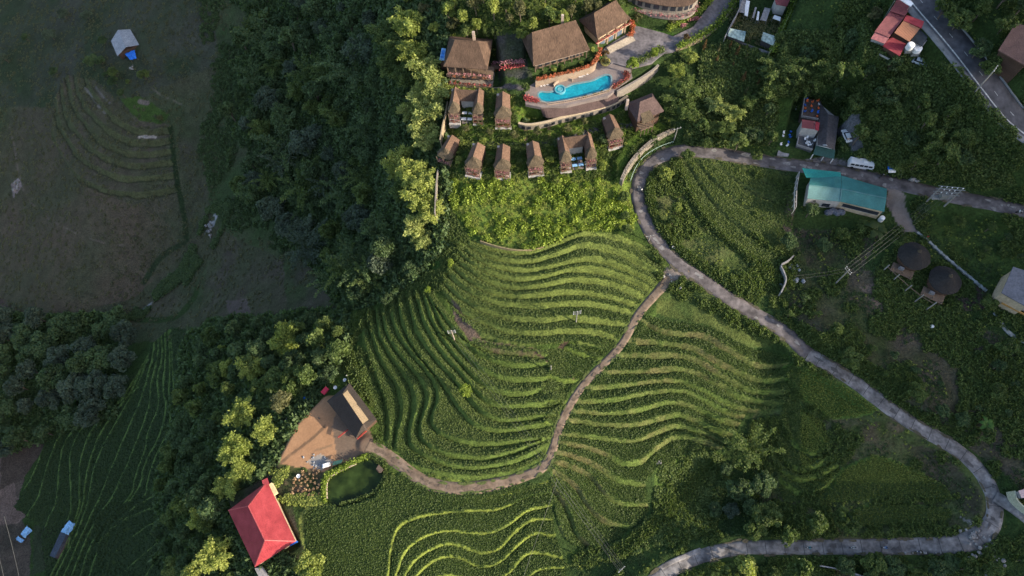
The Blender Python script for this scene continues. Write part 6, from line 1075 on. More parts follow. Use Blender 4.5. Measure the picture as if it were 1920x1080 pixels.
m.obj('parapet', SLAB, t); MB().prism([p[:2] for p in q3([(1489,292),(1519,297),(1522,285),(1493,276)], 19.5)], 17, 19.6).obj('front_block', SLAB, t)
def chair(): 
    t = thing('chair', 'x', 'chair', (0, 0, 0)); MB().box((0, 0, .45), (.8, .8, .12)).obj('seat', ALU, t, False); MB().box((0, .38, .85), (.8, .12, .75)).obj('backrest', ALU, t, False)
    for a in (-.3, .3):
        for b in (-.3, .3): MB().box((a, b, .2), (.08, .08, .4)).obj('leg', STEEL, t, False)
    return t
CH = {}
def put_chair(px, py, z, col, lb, grp, rz):
    mats = {'orange': mat('orange_plastic', (0.75, 0.16, 0.05), .5), 'blue': BLUE, 'white': ALU} if not CH else CH['m']; CH['m'] = mats
    if col not in CH:
        c_ = chair(); CH[col] = c_; o = c_
        for ch in c_.children:
            if ch.name.split('.')[0] in ('seat', 'backrest'): ch.data.materials[0] = mats[col]
    else: o = copy_tree(CH[col])
    o.location = tuple(W(px, py, z)); o.scale = (.72, .72, .8); o.rotation_euler = (0, 0, rz); o['label'] = lb; o['group'] = grp
cols = ['orange', 'orange', 'blue', 'orange', 'blue', 'orange', 'blue', 'blue', 'orange', 'white', 'orange', 'blue', 'orange']; pos = [(1513,191),(1521,200),(1509,198),(1509,204),(1508,210),(1522,192),(1521,210),(1533,212),(1534,204),(1535,197),(1531,219),(1511,186),(1532,190)]
for k, ((a, b), c_) in enumerate(zip(pos, cols)): put_chair(a, b, 24.25, c_, '%s chair on the brown upper café terrace' % c_, '%s chairs of the upper café terrace' % c_, k * .9)
for k, (a, b) in enumerate([(1509,262),(1513,267),(1517,268),(1511,270),(1519,272),(1526,265),(1513,259),(1515,273)]): put_chair(a, b, 22.35, 'white', 'white chair on the grey lower café terrace', 'white chairs of the lower café terrace', k)
for k, (a, b, c_) in enumerate([(1469,250,'white'),(1468,256,'white'),(1480,254,'blue'),(1481,258,'blue'),(1475,274,'white'),(1464,272,'white'),(1478,268,'blue'),(1482,248,'blue'),(1500,258,'blue'),(1528,254,'blue'),(1492,205,'white')]):
    p = G(a, b); put_chair(a, b, p[2] + .02, c_, '%s chair in the overgrown yard left of the café terraces' % c_, '%s chairs of the overgrown café yard' % c_, k * 1.3)
t = thing('low_platform', 'low concrete platform in front of the overgrown café yard', 'platform', G(1468, 288)); MB().prism([p[:2] for p in q3([(1457,291),(1478,293),(1482,283),(1460,280)], 19.8)], 17.5, 19.9).obj('slab', SLAB, t)
# ---- red-roofed house by the highway
t = thing('red_roofed_house', 'rambling house of joined maroon and red metal roofs beside the highway', 'house', G(1680, 75))
for pts, zs, mt in (([(1640,59),(1667,70),(1697,31),(1669,21)], [48.6, 48.6, 49.8, 49.8], MAROON), ([(1669,20.5),(1697,30),(1711,8),(1683,-3)], [50.2, 50.2, 50.2, 50.2], MAROON), ([(1694,38),(1728,53),(1733,40),(1700,28)], [50.0, 50.0, 50.9, 50.9], RED), ([(1677,61),(1705,78),(1725,53.5),(1694,39)], [49.4, 49.4, 49.9, 49.9], ORANGE), ([(1633,72),(1659,82),(1667,71),(1641,60)], [47.6, 47.6, 48.4, 48.4], mat('faded_pink_roof', (0.36, 0.13, 0.13), .7, .2, 2, .04, wave=('X', 1.0))), ([(1655,86),(1687,105),(1699,82),(1671,69)], [46.6, 46.6, 47.6, 47.6], RED)): plane_roof(t, pts, zs, mt)
plane_roof(t, [(1709,75),(1729,86),(1744,62),(1728,49)], 48.2, mat('dark_slab_roof', (0.05, 0.055, 0.062), .85, .3, 1), 'flat_roof', .2)
walls(t, [(1641,60),(1667,71),(1711,8),(1683,-3)], 48.4, 41, WHITE, .94); walls(t, [(1656,86),(1687,104),(1732,40),(1700,28)], 46.4, 40, WOOD, .93); walls(t, [(1709,75),(1729,86),(1744,62),(1728,49)], 48.0, 42, SLAB, .93); walls(t, [(1626,90),(1672,112),(1680,100),(1636,76)], 42.5, 38, mat('brick_red_block', (0.17, 0.06, 0.045), .9), .95)
MB().slab(q3([(1622,92),(1640,100),(1646,90),(1630,82)], 43.2), .15).obj('awning', GREYR, t); m = MB(); Q = q3([(1648,102),(1673,114),(1690,103)], 44); [m.beam(a, b, .2, .5) for a, b in zip(Q[:-1], Q[1:])]; m.obj('balcony_rail', WHITE, t)
t = thing('white_awning', 'long white flat awning at the top edge beside the highway', 'awning', W(1697, 2, 52)); MB().slab(q3([(1680,-6),(1708,12),(1713,6),(1688,-12)], 52.2), .2).obj('sheet', ALU, t)
for a, b in ((1682,-6), (1707,10), (1711,6), (1690,-10)): p = W(a, b, 52); MB().beam((p[0], p[1], 44), (p[0], p[1], 52), .15).obj('post', STEEL, t)
t = thing('concrete_wall', 'short pale wall at the yard corner beside the highway', 'wall', G(1737, 78)); Q = q3([(1728,88),(1736,78),(1746,64)], 46.8); m = MB(); [m.beam(a, b, .25, 1.6) for a, b in zip(Q[:-1], Q[1:])]; m.obj('panel', SLAB, t)
# ---- thatched roof at the right edge, slate house, round huts
t = thing('thatched_house', 'maroon-brown thatched roof cut by the right edge above the highway', 'house', G(1915, 110)); plane_roof(t, [(1872,94),(1925,124),(1990,60),(1904,44)], [54.5, 54.5, 58, 57.5], mat('maroon_thatch', (0.15, 0.085, 0.07), .9, .3, 2.5, .1, stretch=(4, 1, .6)), th=.3); walls(t, [(1874,94),(1925,122),(1990,62),(1904,46)], 54, 46, WOOD, .92)
t = thing('slate_house', 'long grey-roofed house with cream gutter and orange rail at the right edge', 'house', G(1910, 550)); plane_roof(t, [(1878,549),(1930,578),(1960,520),(1900,500)], [26.0, 26.0, 28, 28], mat('slate_roof', (0.12, 0.125, 0.15), .7, .25, 2, .03), th=.25); walls(t, [(1880,549),(1930,577),(1960,522),(1901,502)], 25.8, 18, CREAM, .94)
MB().slab(q3([(1877,561),(1935,590),(1935,578),(1880,553)], 21.5), .3).obj('terrace', SLAB, t); m = MB(); Q = q3([(1878,568),(1935,597)], 21.6); m.beam(Q[0], Q[1], .3, .5); m.obj('rail', mat('orange_brown_rail', (0.45, 0.24, 0.07), .7), t)
for px, py, z, lb, r in ((1716,478,22.0,'round dark thatched hut nearer the dirt drive, upper left of the pair', 4.4), (1774,524,21.0,'round dark thatched hut on stilts, lower right of the pair', 4.4)):
    p = W(px, py, z); t = thing('round_hut', lb, 'hut', (p[0], p[1], z - 3.2)); rg = np.random.default_rng(px); pr = [(r, 0), (r * .97, .25), (r * .6, 1.35), (r * .25, 2.6), (.05, 3.3)]; m = MB(); m.lathe(pr, n_=26); m.v = [(a * (1 + .02 * rg.normal()), b * (1 + .02 * rg.normal()), c_ + 2.6) for a, b, c_ in m.v]; m.obj('roof', mat('blackened_thatch', (0.028, 0.025, 0.024), .95, .4, 3, .1), t, False)
    MB().lathe([(.8, 5.0), (.35, 6.1), (.1, 6.4)], n_=8).obj('finial', THG, t, False); MB().lathe([(3.6, -1.5), (3.6, 2.7)], n_=18).obj('wall', WOOD, t, False); MB().box((-2.8, -3.4, .0), (6.0, 2.8, .25), -.55).obj('platform', WOODL, t, False)
    for k in range(3): q_ = np.array([-5.2 + k * 2.2, -2.4 - k * 1.35]); MB().beam((q_[0] - .3, q_[1] - .6, -3.6), (q_[0] - .3, q_[1] - .6, 1.0), .22).obj('post', WOODL, t, False)
    MB().box((-3.2, -2.9, .5), (1.3, .8, .9), -.5).obj('bench', SLAB, t, False)
t = thing('picket_fence', 'rail fence on tall posts along the edge below the two round huts', 'fence', G(1720, 530)); Q = [W(a, b, 19.5) for a, b in ((1664,500),(1683,518),(1706,538),(1728,556),(1752,570))]; m = MB(); [m.beam(tuple(a), tuple(b), .14) for a, b in zip(Q[:-1], Q[1:])]; m.obj('rail', WOODL, t)
for p in Q: MB().beam((p[0], p[1], zg(p[0], p[1]) - .5), (p[0], p[1], 20.6), .24).obj('post', CONCP, t)
t = thing('stone_path', 'pale stone channel wall running past the two round huts', 'path wall', G(1770, 480)); PWM = mat('pale_wet_stone', (0.2,0.22,0.225), .8, .4, 1.5, .05); Q = [G(a, b) for a, b in smooth_line([(1718,437),(1738,452),(1765,478),(1795,503),(1825,528),(1848,547)], 3)]; m = MB(); [m.beam(tuple(a + [0, 0, .45]), tuple(b + [0, 0, .45]), .55 + .35 * (k % 3 == 0), .5) for k, (a, b) in enumerate(zip(Q[:-1], Q[1:]))]; m.obj('stones', PWM, t)
gx_ = np.array([G(a, b) for a, b in smooth_line([(1866,585),(1875,598),(1884,615),(1900,630),(1935,645)], 3)]); ribbon('garden_path', gx_, 1.5, PWM, .12, 'pale winding garden path at the right edge below the slate house', 'path')
t = thing('person', 'person in red standing at the end of the pale stone channel wall', 'person', G(1736, 446)); person_spots = [t]
# ---- nursery
t = thing('nursery_wall', 'thick pale retaining wall along the lower side of the nursery', 'wall', G(1400, 92)); MB().slab(q3([(1361,77),(1440,108),(1443,97),(1362,69)], [30.0, 30.0, 31.6, 31.6]), 1.2).obj('face', SLAB, t); MB().prism([p[:2] for p in q3([(1361,77),(1440,108),(1443,97),(1362,69)], 30)], 24, 29).obj('base', SLAB, t)
for lb, pts in (('pale sheet roof at the lower left corner of the nursery', [(1364,67),(1395,78),(1399,59),(1369,53)]), ('pale sheet roof at the lower right corner of the nursery', [(1427,75),(1449,85),(1457,69),(1431,60)])):
    t = thing('nursery_shed', lb, 'shed', G(*pts[0])); plane_roof(t, pts, [33.2, 33.2, 34, 34], mat('weathered_green_sheet', (0.28, 0.36, 0.34), .7, .4, 1.5, .03, wave=('X', 1.2))); walls(t, pts, 33, 30, DARK, .9)
t = thing('nursery_roof', 'small dark red roof at the top edge inside the nursery', 'roof', G(1468, 8)); plane_roof(t, [(1455,8),(1475,12),(1483,-4),(1452,-4)], [35.2, 35.2, 36, 36], MAROON); walls(t, [(1455,8),(1475,12),(1483,-4),(1452,-4)], 35, 31, WHITE, .9)
for k, pts in enumerate([[(1396,28),(1402,30),(1406,2),(1398,0)], [(1410,33),(1414,33),(1419,14),(1416,13)], [(1418,37),(1422,38),(1424,22),(1421,21)], [(1425,37),(1437,39),(1445,16),(1434,14)], [(1449,34),(1463,39),(1464,32),(1452,28)], [(1385,22),(1395,24),(1400,-4),(1388,-4)]]):
    t = thing('planting_table', 'pale planting table covered with pots and sheets in the nursery', 'table', G(*pts[0]), 0, 'planting tables of the nursery'); MB().slab(q3(pts, 32.6), .2).obj('tabletop', SLAB if k % 2 else ALU, t)
    for a, b in pts: p = W(a, b, 32.5); MB().beam((p[0], p[1], 31), (p[0], p[1], 32.5), .1).obj('leg', STEEL, t)
wall('nursery_boundary', [(1360,70),(1372,45),(1386,20),(1396,-8)], 29, 33.2, .25, SLAB, 'thin pale boundary wall on the driveway side of the nursery'); wall('nursery_boundary', [(1443,100),(1460,72),(1475,40),(1492,5),(1496,-10)], 29, 33.2, .25, mat('mossy_wall', (0.25, 0.28, 0.12), .9, .3, 2), 'thin mossy boundary wall on the far side of the nursery')
hedge([(1448,95),(1463,66),(1476,40),(1487,15),(1492,-5)], 32.8, .6, 'bright yellow-green climbing hedge along the far nursery wall', 'vivid')
tree_px('tall', 1, 'olive', 1409, 62, .62, name='tree', cat='tree', label='rusty-green tree between the two pale nursery sheds'); 
pts = pick(inpoly(U, V, [(1370,0),(1490,0),(1450,95),(1365,65)]), 520); scatter('potted_plants', 'crowded pots and seedlings in the nursery', 'plants', pts, .4 + .5 * rng.random(len(pts)), tuft('weed', 30, .7, .7, .22, 'olive', 22))
# ---- farm: thatched shed, red farmhouse, pond edge, tarps
ze = 2.0; c4 = [np.array(W(a, b, ze)) for a, b in ((667,822),(706,786),(655,718),(613,752))]; t = thing('farm_shed', 'long dark thatched farm shed with a strip of pale sunlit roofing sheets', 'building', (*(sum(c4) / 4)[:2], -3)); R1 = np.array(W(680, 795, 6.0)); R2 = np.array(W(642, 738, 6.0))
hip_mesh([c4[0], c4[1], c4[2], c4[3]], (R1, R1), 1, 3); m = MB(); E = [tuple(p) for p in c4]; r1 = tuple(R1); r2 = tuple(R2)
m.add([E[0], E[1], E[2], E[3], r1, r2] + [(p[0], p[1], p[2] - .3) for p in E], [(0, 1, 4), (1, 2, 5, 4), (2, 3, 5), (3, 0, 4, 5), (9, 8, 7, 6), (0, 6, 7, 1), (1, 7, 8, 2), (2, 8, 9, 3), (3, 9, 6, 0)]); m.obj('roof', mat('charred_thatch', (0.042, 0.034, 0.03), .95, .35, 2.4, .10, stretch=(1, 4, .6)), t)  # one even near-black tone over the whole roof
def on(a, b): P = R1 + (R2 - R1) * a; Q = c4[1] + (c4[2] - c4[1]) * (.06 + a * .88); return tuple(P + (Q - P) * b + np.array([0, 0, .14]))
sh = MB().slab([on(.02, .52), on(.97, .50), on(.97, .01), on(.0, .01)], .08).obj('roof_sheets', mat('pale_asbestos_sheet', (0.30,0.225,0.14), .85, .25, 2.5, .05, rot=.9, wave=('X', .9)), t); MB().prism([tuple((p * .88 + (sum(c4) / 4) * .12)[:2]) for p in c4], -4, 1.8).obj('wall', WOOD, t)  # paler ribbed strip laid over the upper part of this slope
MB().beam(on(-.03, .03), on(-.2, -.0), .35, .2).obj('ridge_board', WOODL, t)
for lb, a, b in (('red banner pole at the left lower corner of the farm shed', (634,820), (652,806)), ('red banner pole at the right lower corner of the farm shed', (670,823), (687,808))): t = thing('banner', lb, 'banner', W(*a, -1.5)); MB().beam(tuple(W(*a, -1.5)), tuple(W(*b, -.5)), .3, .5).obj('cloth', mat('dark_red_cloth', (0.32, 0.05, 0.04), .8), t); MB().beam(tuple(W(*a, -3)), tuple(W(*a, -1.3)), .1).obj('pole', WOOD, t)
ze = -1.2; c4 = [np.array(W(a, b, ze)) for a, b in ((478,1063),(554,1015),(501,903),(428,957))]; R1 = np.array(W(497, 1013, 4.8)); R2 = np.array(W(466, 949, 4.8)); t = thing('red_farmhouse', 'large raspberry-red hipped metal roof of the farmhouse in the lower left', 'house', (*(sum(c4) / 4)[:2], -6)); E = [tuple(p) for p in c4]; r1 = tuple(R1); r2 = tuple(R2); m = MB(); m.add([E[0], E[1], E[2], E[3], r1, r2] + [(p[0], p[1], p[2] - .25) for p in E], [(0, 1, 4), (1, 2, 5, 4), (2, 3, 5), (3, 0, 4, 5), (9, 8, 7, 6), (0, 6, 7, 1), (1, 7, 8, 2), (2, 8, 9, 3), (3, 9, 6, 0)]); m.obj('roof', RASP, t)
m = MB(); u3 = np.array([0, 0, .06]); [m.beam(tuple(a + u3), tuple(b + u3), .28, .08) for a, b in ((R1, R2), (R1, c4[0]), (R1, c4[1]), (R2, c4[2]), (R2, c4[3]))]; m.obj('ridge_cap', mat('pale_red_cap', (0.42,0.08,0.08), .5), t); MB().prism([tuple((p * .93 + (sum(c4) / 4) * .07)[:2]) for p in c4], -8, -1.4).obj('wall', CREAM, t)
MB().slab(q3([(494,913),(505,908),(501,896),(491,901)], [-.6, -.6, -.2, -.2]), .15).obj('porch_roof', RASP, t); MB().box(tuple(W(511, 918, -3)), (1.6, 3.4, 1.6), .6).obj('side_room', mat('yellow_plaster', (0.6, 0.5, 0.3), .8), t); MB().box(tuple(W(551, 1019, -2.2)), (2.2, .3, 1.0), .5).obj('blue_gutter', BLUE, t)
t = thing('concrete_ramp', 'small grey concrete yard piece below the red farmhouse roof', 'slab', G(490, 1072)); MB().prism([p[:2] for p in q3([(478,1066),(492,1062),(506,1082),(490,1090)], -5)], -7, -4.8).obj('slab', SLAB, t)
def tarp(lb, pts, z, mt, h=1.0, seed=1):
    Q = q3(pts, z + h); c_ = ctr(Q); rg = np.random.default_rng(seed); t = thing('tarpaulin', lb, 'tarpaulin', (c_[0], c_[1], z)); k = 8; a, b, c2, d = [np.array(p) for p in Q]; vs = []
    for i in range(k + 1):
        for j in range(k + 1): u_, v_ = i / k, j / k; vs.append(a * (1 - u_) * (1 - v_) + b * u_ * (1 - v_) + c2 * u_ * v_ + d * (1 - u_) * v_ + rg.normal(size=3) * np.array([.1, .1, .16]) + np.array([0, 0, .8 * math.sin(u_ * 3.14) - .4]))
    m = MB().add(vs, [(i * (k + 1) + j, (i + 1) * (k + 1) + j, (i + 1) * (k + 1) + j + 1, i * (k + 1) + j + 1) for i in range(k) for j in range(k)]); m.obj('sheet', mt, t)
    for p in (a, b, c2, d): MB().beam((p[0], p[1], z - 1.0), (p[0], p[1], p[2] - .2), .12).obj('post', WOODL, t)
g = G(570, 757)[2]; tarp('bright blue tarpaulin hung by the trees above the farmyard', [(563,765),(574,768),(579,746),(566,744)], g, TARP, .8, 2)
g = G(46, 1000)[2]; tarp('larger faded blue tarpaulin roof in the lower left corner', [(38,1000),(46,1009),(60,994),(50,984)], g, TARPL, 2, 3); tarp('smaller faded blue tarpaulin roof in the lower left corner', [(28,1010),(40,1018),(45,1012),(33,1004)], g, TARPL, 1.6, 4); g = G(125, 985)[2]; tarp('crumpled pale blue sheet on the end of the narrow shack', [(113,996),(127,1003),(140,982),(128,975)], g, TARPL, 3.0, 5)
t = thing('narrow_shack', 'narrow dark-roofed shack beside the lower left rice terraces', 'shack', G(108, 1020)); g = G(108, 1020)[2]; plane_roof(t, [(93,1042),(102,1046),(126,1000),(114,996)], [g + 2.4] * 4, mat('dark_blue_sheet', (0.05, 0.065, 0.09), .7, .3, 2, .04)); walls(t, [(93,1042),(108,1050),(134,1005),(114,996)], g + 2.2, g - 1, WOOD, .93); plane_roof(t, [(102,1046),(110,1048),(136,1003),(126,1000)], [g + 2.4, g + 1.7, g + 1.7, g + 2.4], DARK)
g = G(235, 95)[2]; t = thing('grey_hut', 'small hut with a weathered grey two-sided roof on the upper left slope', 'hut', G(235, 95))
gr_ = mat('weathered_grey_boards', (0.27, 0.29, 0.32), .9, .3, 2, .06, rot=.35, wave=('X', .7)); plane_roof(t, [(208,77),(220,105),(236,88),(221,56)], [g + 3, g + 3, g + 4.6, g + 4.6], gr_, th=.2); plane_roof(t, [(221,56),(236,88),(261,84),(244,55)], [g + 4.6, g + 4.6, g + 3, g + 3], gr_, th=.2); walls(t, [(208,77),(220,105),(261,84),(244,55)], g + 2.8, g - 2, WOOD, .88)
tarp('bright blue tarpaulin hung on the end of the grey-roofed hut', [(233,100),(243,111),(256,108),(252,92)], g, TARP, 2.6, 6); t = thing('rubble_heap', 'small pale rubble heap below the grey-roofed hut', 'rubble', G(248, 125))
def rocks(t, n_, sx, sy, r, mt, seed=1, name='stones'):
    rg = np.random.default_rng(seed); m = MB()
    for k in range(n_):
        c_ = (rg.normal() * sx, rg.normal() * sy, .1); s = r * (.5 + rg.random()); b = len(m.v); m.lathe([(s, -.3 * s), (s * .95, .3 * s), (s * .4, .75 * s)], c_, 6)
        for i in range(b, len(m.v)): m.v[i] = tuple(np.array(m.v[i]) + rg.normal(size=3) * s * .15)
    return m.obj(name, mt, t, False)
PALE = mat('pale_rubble', (0.24, 0.23, 0.225), .9, .4, 2); rocks(t, 10, .7, 1.2, .5, PALE)
for px, py, n_, sx, sy, r, lb in ((395,425,14,1.2,3.2,.6,'white boulders in the stream of the left valley'), (275,256,8,1.2,.4,.4,'pale stones at the foot of the old terraces'), (32,345,10,1.5,2.0,.6,'pale rock patch on the left slope path'), (1850,1032,38,3.0,2.2,.45,'bluish-white broken rubble spilled at the road bend'), (1848,1062,20,1.3,3.5,.35,'trail of pale stones below the rubble at the road bend'), (1712,333,12,1.6,1.0,.7,'grey gravel and stone pile beside the asphalt road'), (1610,870-0,6,.1,.1,.1,''), (1490,523,10,1.8,1.0,.5,'pale ash and stones in the curved walled yard'), (1483,500,8,1.5,.7,.4,'small white stone pile above the ash heap'), (1835,1003,14,3.5,.8,.3,'scattered pale stones on the inner edge of the road bend'), (1268,532,12,1.6,1.6,.5,'pale gravel heap at the fork of road and dirt path'), (1240,866,5,.5,.4,.4,'pale rock among the terraces of the lower right group'), (1780,1036,16,6,.3,.28,'line of pale litter and stones under the lower road'), (595,868,16,2.4,1.2,.25,'grey ash patch with stones in the farmyard')):
    if lb: t = thing('stone_pile', lb, 'stone pile', G(px, py)); rocks(t, n_, sx, sy, r, mat('ash_grey', (0.22, 0.24, 0.27), .95, .3, 2) if 'ash' in lb else PALE, px)
wall('yard_wall', [(1488,478),(1478,488),(1462,495),(1470,510),(1475,525),(1464,548)], 13.0, 15.6, .3, SLAB, 'thin grey curved yard wall left of the ash heap')
# pond
PD = smpoly(POND, 1); Pp = [tuple(W(a, b, -2.25)) for a, b in PD]; m = MB(); m.add([(p[0], p[1], -2.75) for p in Pp], [tuple(range(len(Pp)))][::1]); 
if sum(Pp[i][0] * Pp[(i + 1) % len(Pp)][1] - Pp[(i + 1) % len(Pp)][0] * Pp[i][1] for i in range(len(Pp))) < 0: m.f = [tuple(reversed(m.f[0]))]
tag(m.obj('pond_water', mat('murky_pond_water', (0.012, 0.024, 0.007), .2, .3, .3, .01, spec=.2, col2=(0.028, 0.045, 0.010), amt2=.4)), 'murky dark green water of the farm pond', 'water', kind='structure')
wall('pond_kerb', [(613,935),(612,912),(615,896),(630,887),(650,878),(668,870)], -4, -2.0, .3, PINK, 'thin pale kerb along the upper left edge of the pond'); hedge([(608,940),(607,910),(612,892),(635,880),(660,868),(685,855)], -1.8, .4, 'bright green hedge round the upper left side of the pond', 'vivid'); hedge([(640,945),(680,935),(708,920),(722,895)], -2.2, .28, 'grassy bank along the lower right side of the pond', 'mid')
t = thing('garden_hut', 'small pale tilted hut roof at the right corner of the pond', 'hut', W(712, 878, -2)); MB().slab(q3([(705,879),(714,887),(719,880),(710,871)], [-.8, -.8, -.3, -.3]), .15).obj('roof', WOODL, t); MB().box(tuple(W(712, 880, -1.8)), (1.5, 1.2, 1.6), .8).obj('wall', WOOD, t)
t = thing('parked_van', 'small white van at the bottom edge of the farmyard', 'van', W(613, 873, -2.9), .3); t.scale = (.75, .75, .75); MB().box((0, 0, .8), (3.0, 1.5, 1.0)).obj('body', ALU, t, False); MB().box((.1, 0, 1.45), (2.2, 1.35, .4)).obj('cab', ALU, t, False); MB().box((1.25, 0, 1.35), (.1, 1.2, .35)).obj('windscreen', GLASS, t, False)
for a in (-1, 1):
    for b in (-.72, .72): MB().tube([(a, b - .1, .3), (a, b + .1, .3)], .3, 10).obj('wheel', TYRE, t, False)
t = thing('green_awning', 'dark green awning between the white van and the pond', 'awning', W(632, 867, -2.5)); MB().slab(q3([(622,873),(640,868),(643,861),(626,865)], -1.2), .1).obj('sheet', DGREEN, t); [MB().beam((*W(a, b, -1.3)[:2], -3), (*W(a, b, -1.3)[:2], -1.2), .1).obj('post', WOOD, t) for a, b in ((622,873),(640,868),(643,861),(626,865))]
t = thing('motorbike_cart', 'red cart parked at the upper corner of the farm shed', 'cart', W(611, 734, -2), .9); MB().box((0, 0, .9), (2.2, 1.4, .6)).obj('body', mat('red_paint', (0.5, 0.03, 0.06), .4), t, False); [MB().tube([(a, b - .08, .35), (a, b + .08, .35)], .35, 10).obj('wheel', TYRE, t, False) for a in (-.7, .7) for b in (-.75, .75)]
for k, (a, b) in enumerate([(629,727),(647,713),(557,780),(560,893)]): t = thing('basin', ['white basin above the farm shed, left of two', 'white basin above the farm shed, right of two', 'small pale basin at the upper farmyard edge', 'pale basin in the vegetable garden'][k], 'basin', G(a, b)); MB().lathe([(.35, 0), (.6, .35), (.5, .35), (.3, .1)], n_=14).obj('bowl', ALU, t, False)
t = thing('leaning_ladder', 'thin pale ladder pole lying from the lit tree to the farmyard hedge', 'pole', G(525, 800)); MB().beam(tuple(G(512, 823) + [0, 0, .6]), tuple(G(543, 785) + [0, 0, 2.0]), .14).obj('shaft', CONCP, t)
# drying stooks in the garden
def stook():
    t = thing('stook', 'x', 'stook', (0, 0, 0)); rg = np.random.default_rng(9); P = rg.normal(size=(60, 3)) * np.array([.25, .25, .3]) + np.array([0, 0, .5]); v, f = leaves(P, 1, .22, rg, .5); link('straw', arr_mesh('straw', v, f, tint=np.clip(.5 + .2 * rg.normal(size=60), 0, 1)), leafmat('dry_straw', (0.26, 0.15, 0.08), (0.5, 0.34, 0.2), .2, .3), t); MB().lathe([(.3, 0), (.2, .5), (.05, .9)], n_=7).obj('bundle', WOODL, t, False); return t
st = stook(); sp = []; random.seed(5)
while len(sp) < 36:
    a, b = random.uniform(550, 600), random.uniform(882, 932)
    if b > 932 - (a - 550) * .1 or (a < 562 and b < 896): continue
    if all((a - c_) ** 2 + (b - d) ** 2 > 34 for c_, d in sp): sp.append((a, b))
for k, (a, b) in enumerate(sp):
    o = st if k == 0 else copy_tree(st); p = G(a, b); o.location = tuple(p); o.rotation_euler = (0, 0, k * 1.7); s = random.uniform(.5, .8); o.scale = (s, s, s); o['label'] = 'small straw-brown stook drying in the dark garden left of the pond'; o['group'] = 'straw stooks in the garden by the pond'
pts = pick(inpoly(U, V, [(525,930),(600,925),(605,945),(560,950),(525,940)]) | inpoly(U, V, [(505,878),(545,876),(540,895),(515,915)]), 160); scatter('garden_vegetables', 'leafy vegetables in the garden beside the red farmhouse', 'plants', pts, .6 + .7 * rng.random(len(pts)), tuft('weed', 40, .7, .7, .25, 'light', 31))
# banana plants
BAN = leafmat('banana_leaf', (0.10, 0.20, 0.04), (0.18, 0.30, 0.06), .35, .2)
def banana(px, py, s, n_, lb, mt=BAN, h=2.6):
    g = G(px, py); t = thing('banana_plant', lb, 'banana plant', g); rg = np.random.default_rng(int(px)); lf = MB()
    for k in range(n_):
        th = 2 * math.pi * k / n_ + rg.normal() * .15; l = s * (.85 + .3 * rg.random()); pr = [(.1, .05, h), (.35, .2, h + .45 * s * .3), (.7, .24, h + .15 * s), (1.0, .03, h - .45 * s * .5)]; vs = []
        for r_, w_, z_ in pr:
            for sg in (-1, 0, 1): x = r_ * l; y = sg * w_ * s; vs.append((x * math.cos(th) - y * math.sin(th), x * math.sin(th) + y * math.cos(th), z_ - (abs(sg) * .12)))
        lf.add(vs, [(i * 3 + j, (i + 1) * 3 + j, (i + 1) * 3 + j + 1, i * 3 + j + 1) for i in range(3) for j in range(2)])
    lf.obj('leaves', mt, t, False, True); MB().tube([(0, 0, -.3), (0, 0, h)], [.16, .1], 7).obj('stem', CULM, t, False)
banana(1841, 800, 2.3, 7, 'bright green banana plant alone in the scrub above the concrete road'); banana(1635, 440, 3.2, 9, 'dull green banana plant behind the teal-roofed building', LM['mid'], 3.5); banana(1226, 275+0, 1.6, 7, 'small banana plant above the stone wall', LM['mid']); banana(1620, 960-0, .01, 3, 'x') if False else None
# ---- utility poles and lines
def upole(px, py, h, lb, arms=1, rot=0.0, guy=None, mt=CONCP):
    g = G(px, py); t = thing('utility_pole', lb, 'utility pole', g); MB().tube([(0, 0, -.6), (0, 0, h)], [.2, .13], 8).obj('shaft', mt, t, False); u = (math.cos(rot), math.sin(rot))
    for k in range(arms):
        z = h - .3 - k * 1.0; MB().beam((-1.15 * u[0], -1.15 * u[1], z), (1.15 * u[0], 1.15 * u[1], z), .12).obj('crossarm', STEEL, t, False)
        for s in (-1.05, 0, 1.05): MB().lathe([(.05, 0), (.1, .12), (.06, .3)], (s * u[0], s * u[1], z + .08), 7).obj('insulator', ALU, t, False)
    return g + np.array([0, 0, h]), u
UP = {}
UP['a'] = upole(852, 636, 8, 'double-armed wooden power pole standing at the top of the fan terraces', 3, .1, mt=mat('brown_pole', (0.36, 0.29, 0.24), .9)); UP['b'] = upole(1080, 604, 9, 'slim concrete power pole with three crossarms in the middle of the upper terraces', 3, .15); UP['c'] = upole(1161, 1068, 7, 'pale power pole seen almost from above at the bottom gully', 2, .7)
UP['d'] = upole(1566, 532, 10, 'concrete power pole with a double crossarm in the scrub above the road', 2, -1.1); UP['e'] = upole(1823, 178, 10.5, 'tall pale concrete pole leaning over the highway', 1, .9); UP['f'] = upole(1264, 262, 6, 'slim pale pole at the right end of the stone wall', 1, .3)
t_ = upole(1216, 452, 3.5, 'short pale lamp post on the left verge of the road above the fork', 1, .2); upole(1195, 695-0, .5, 'x') if False else None; upole(1033, 693, 4, 'thin dark pole in the notch between the terrace groups', 0, 0)
H1 = G(1733, 382); H2 = G(1771, 386); t = thing('transformer_frame', 'two-pole power frame with crossarms and transformer over the asphalt road', 'power frame', (H1 + H2) / 2); o_ = (H1 + H2) / 2; zt = 9.5
for Hh in (H1, H2): MB().tube([tuple(Hh + [0, 0, -.5]), tuple(Hh + [0, 0, zt])], [.24, .18], 8).obj('pole', CONCP, t)
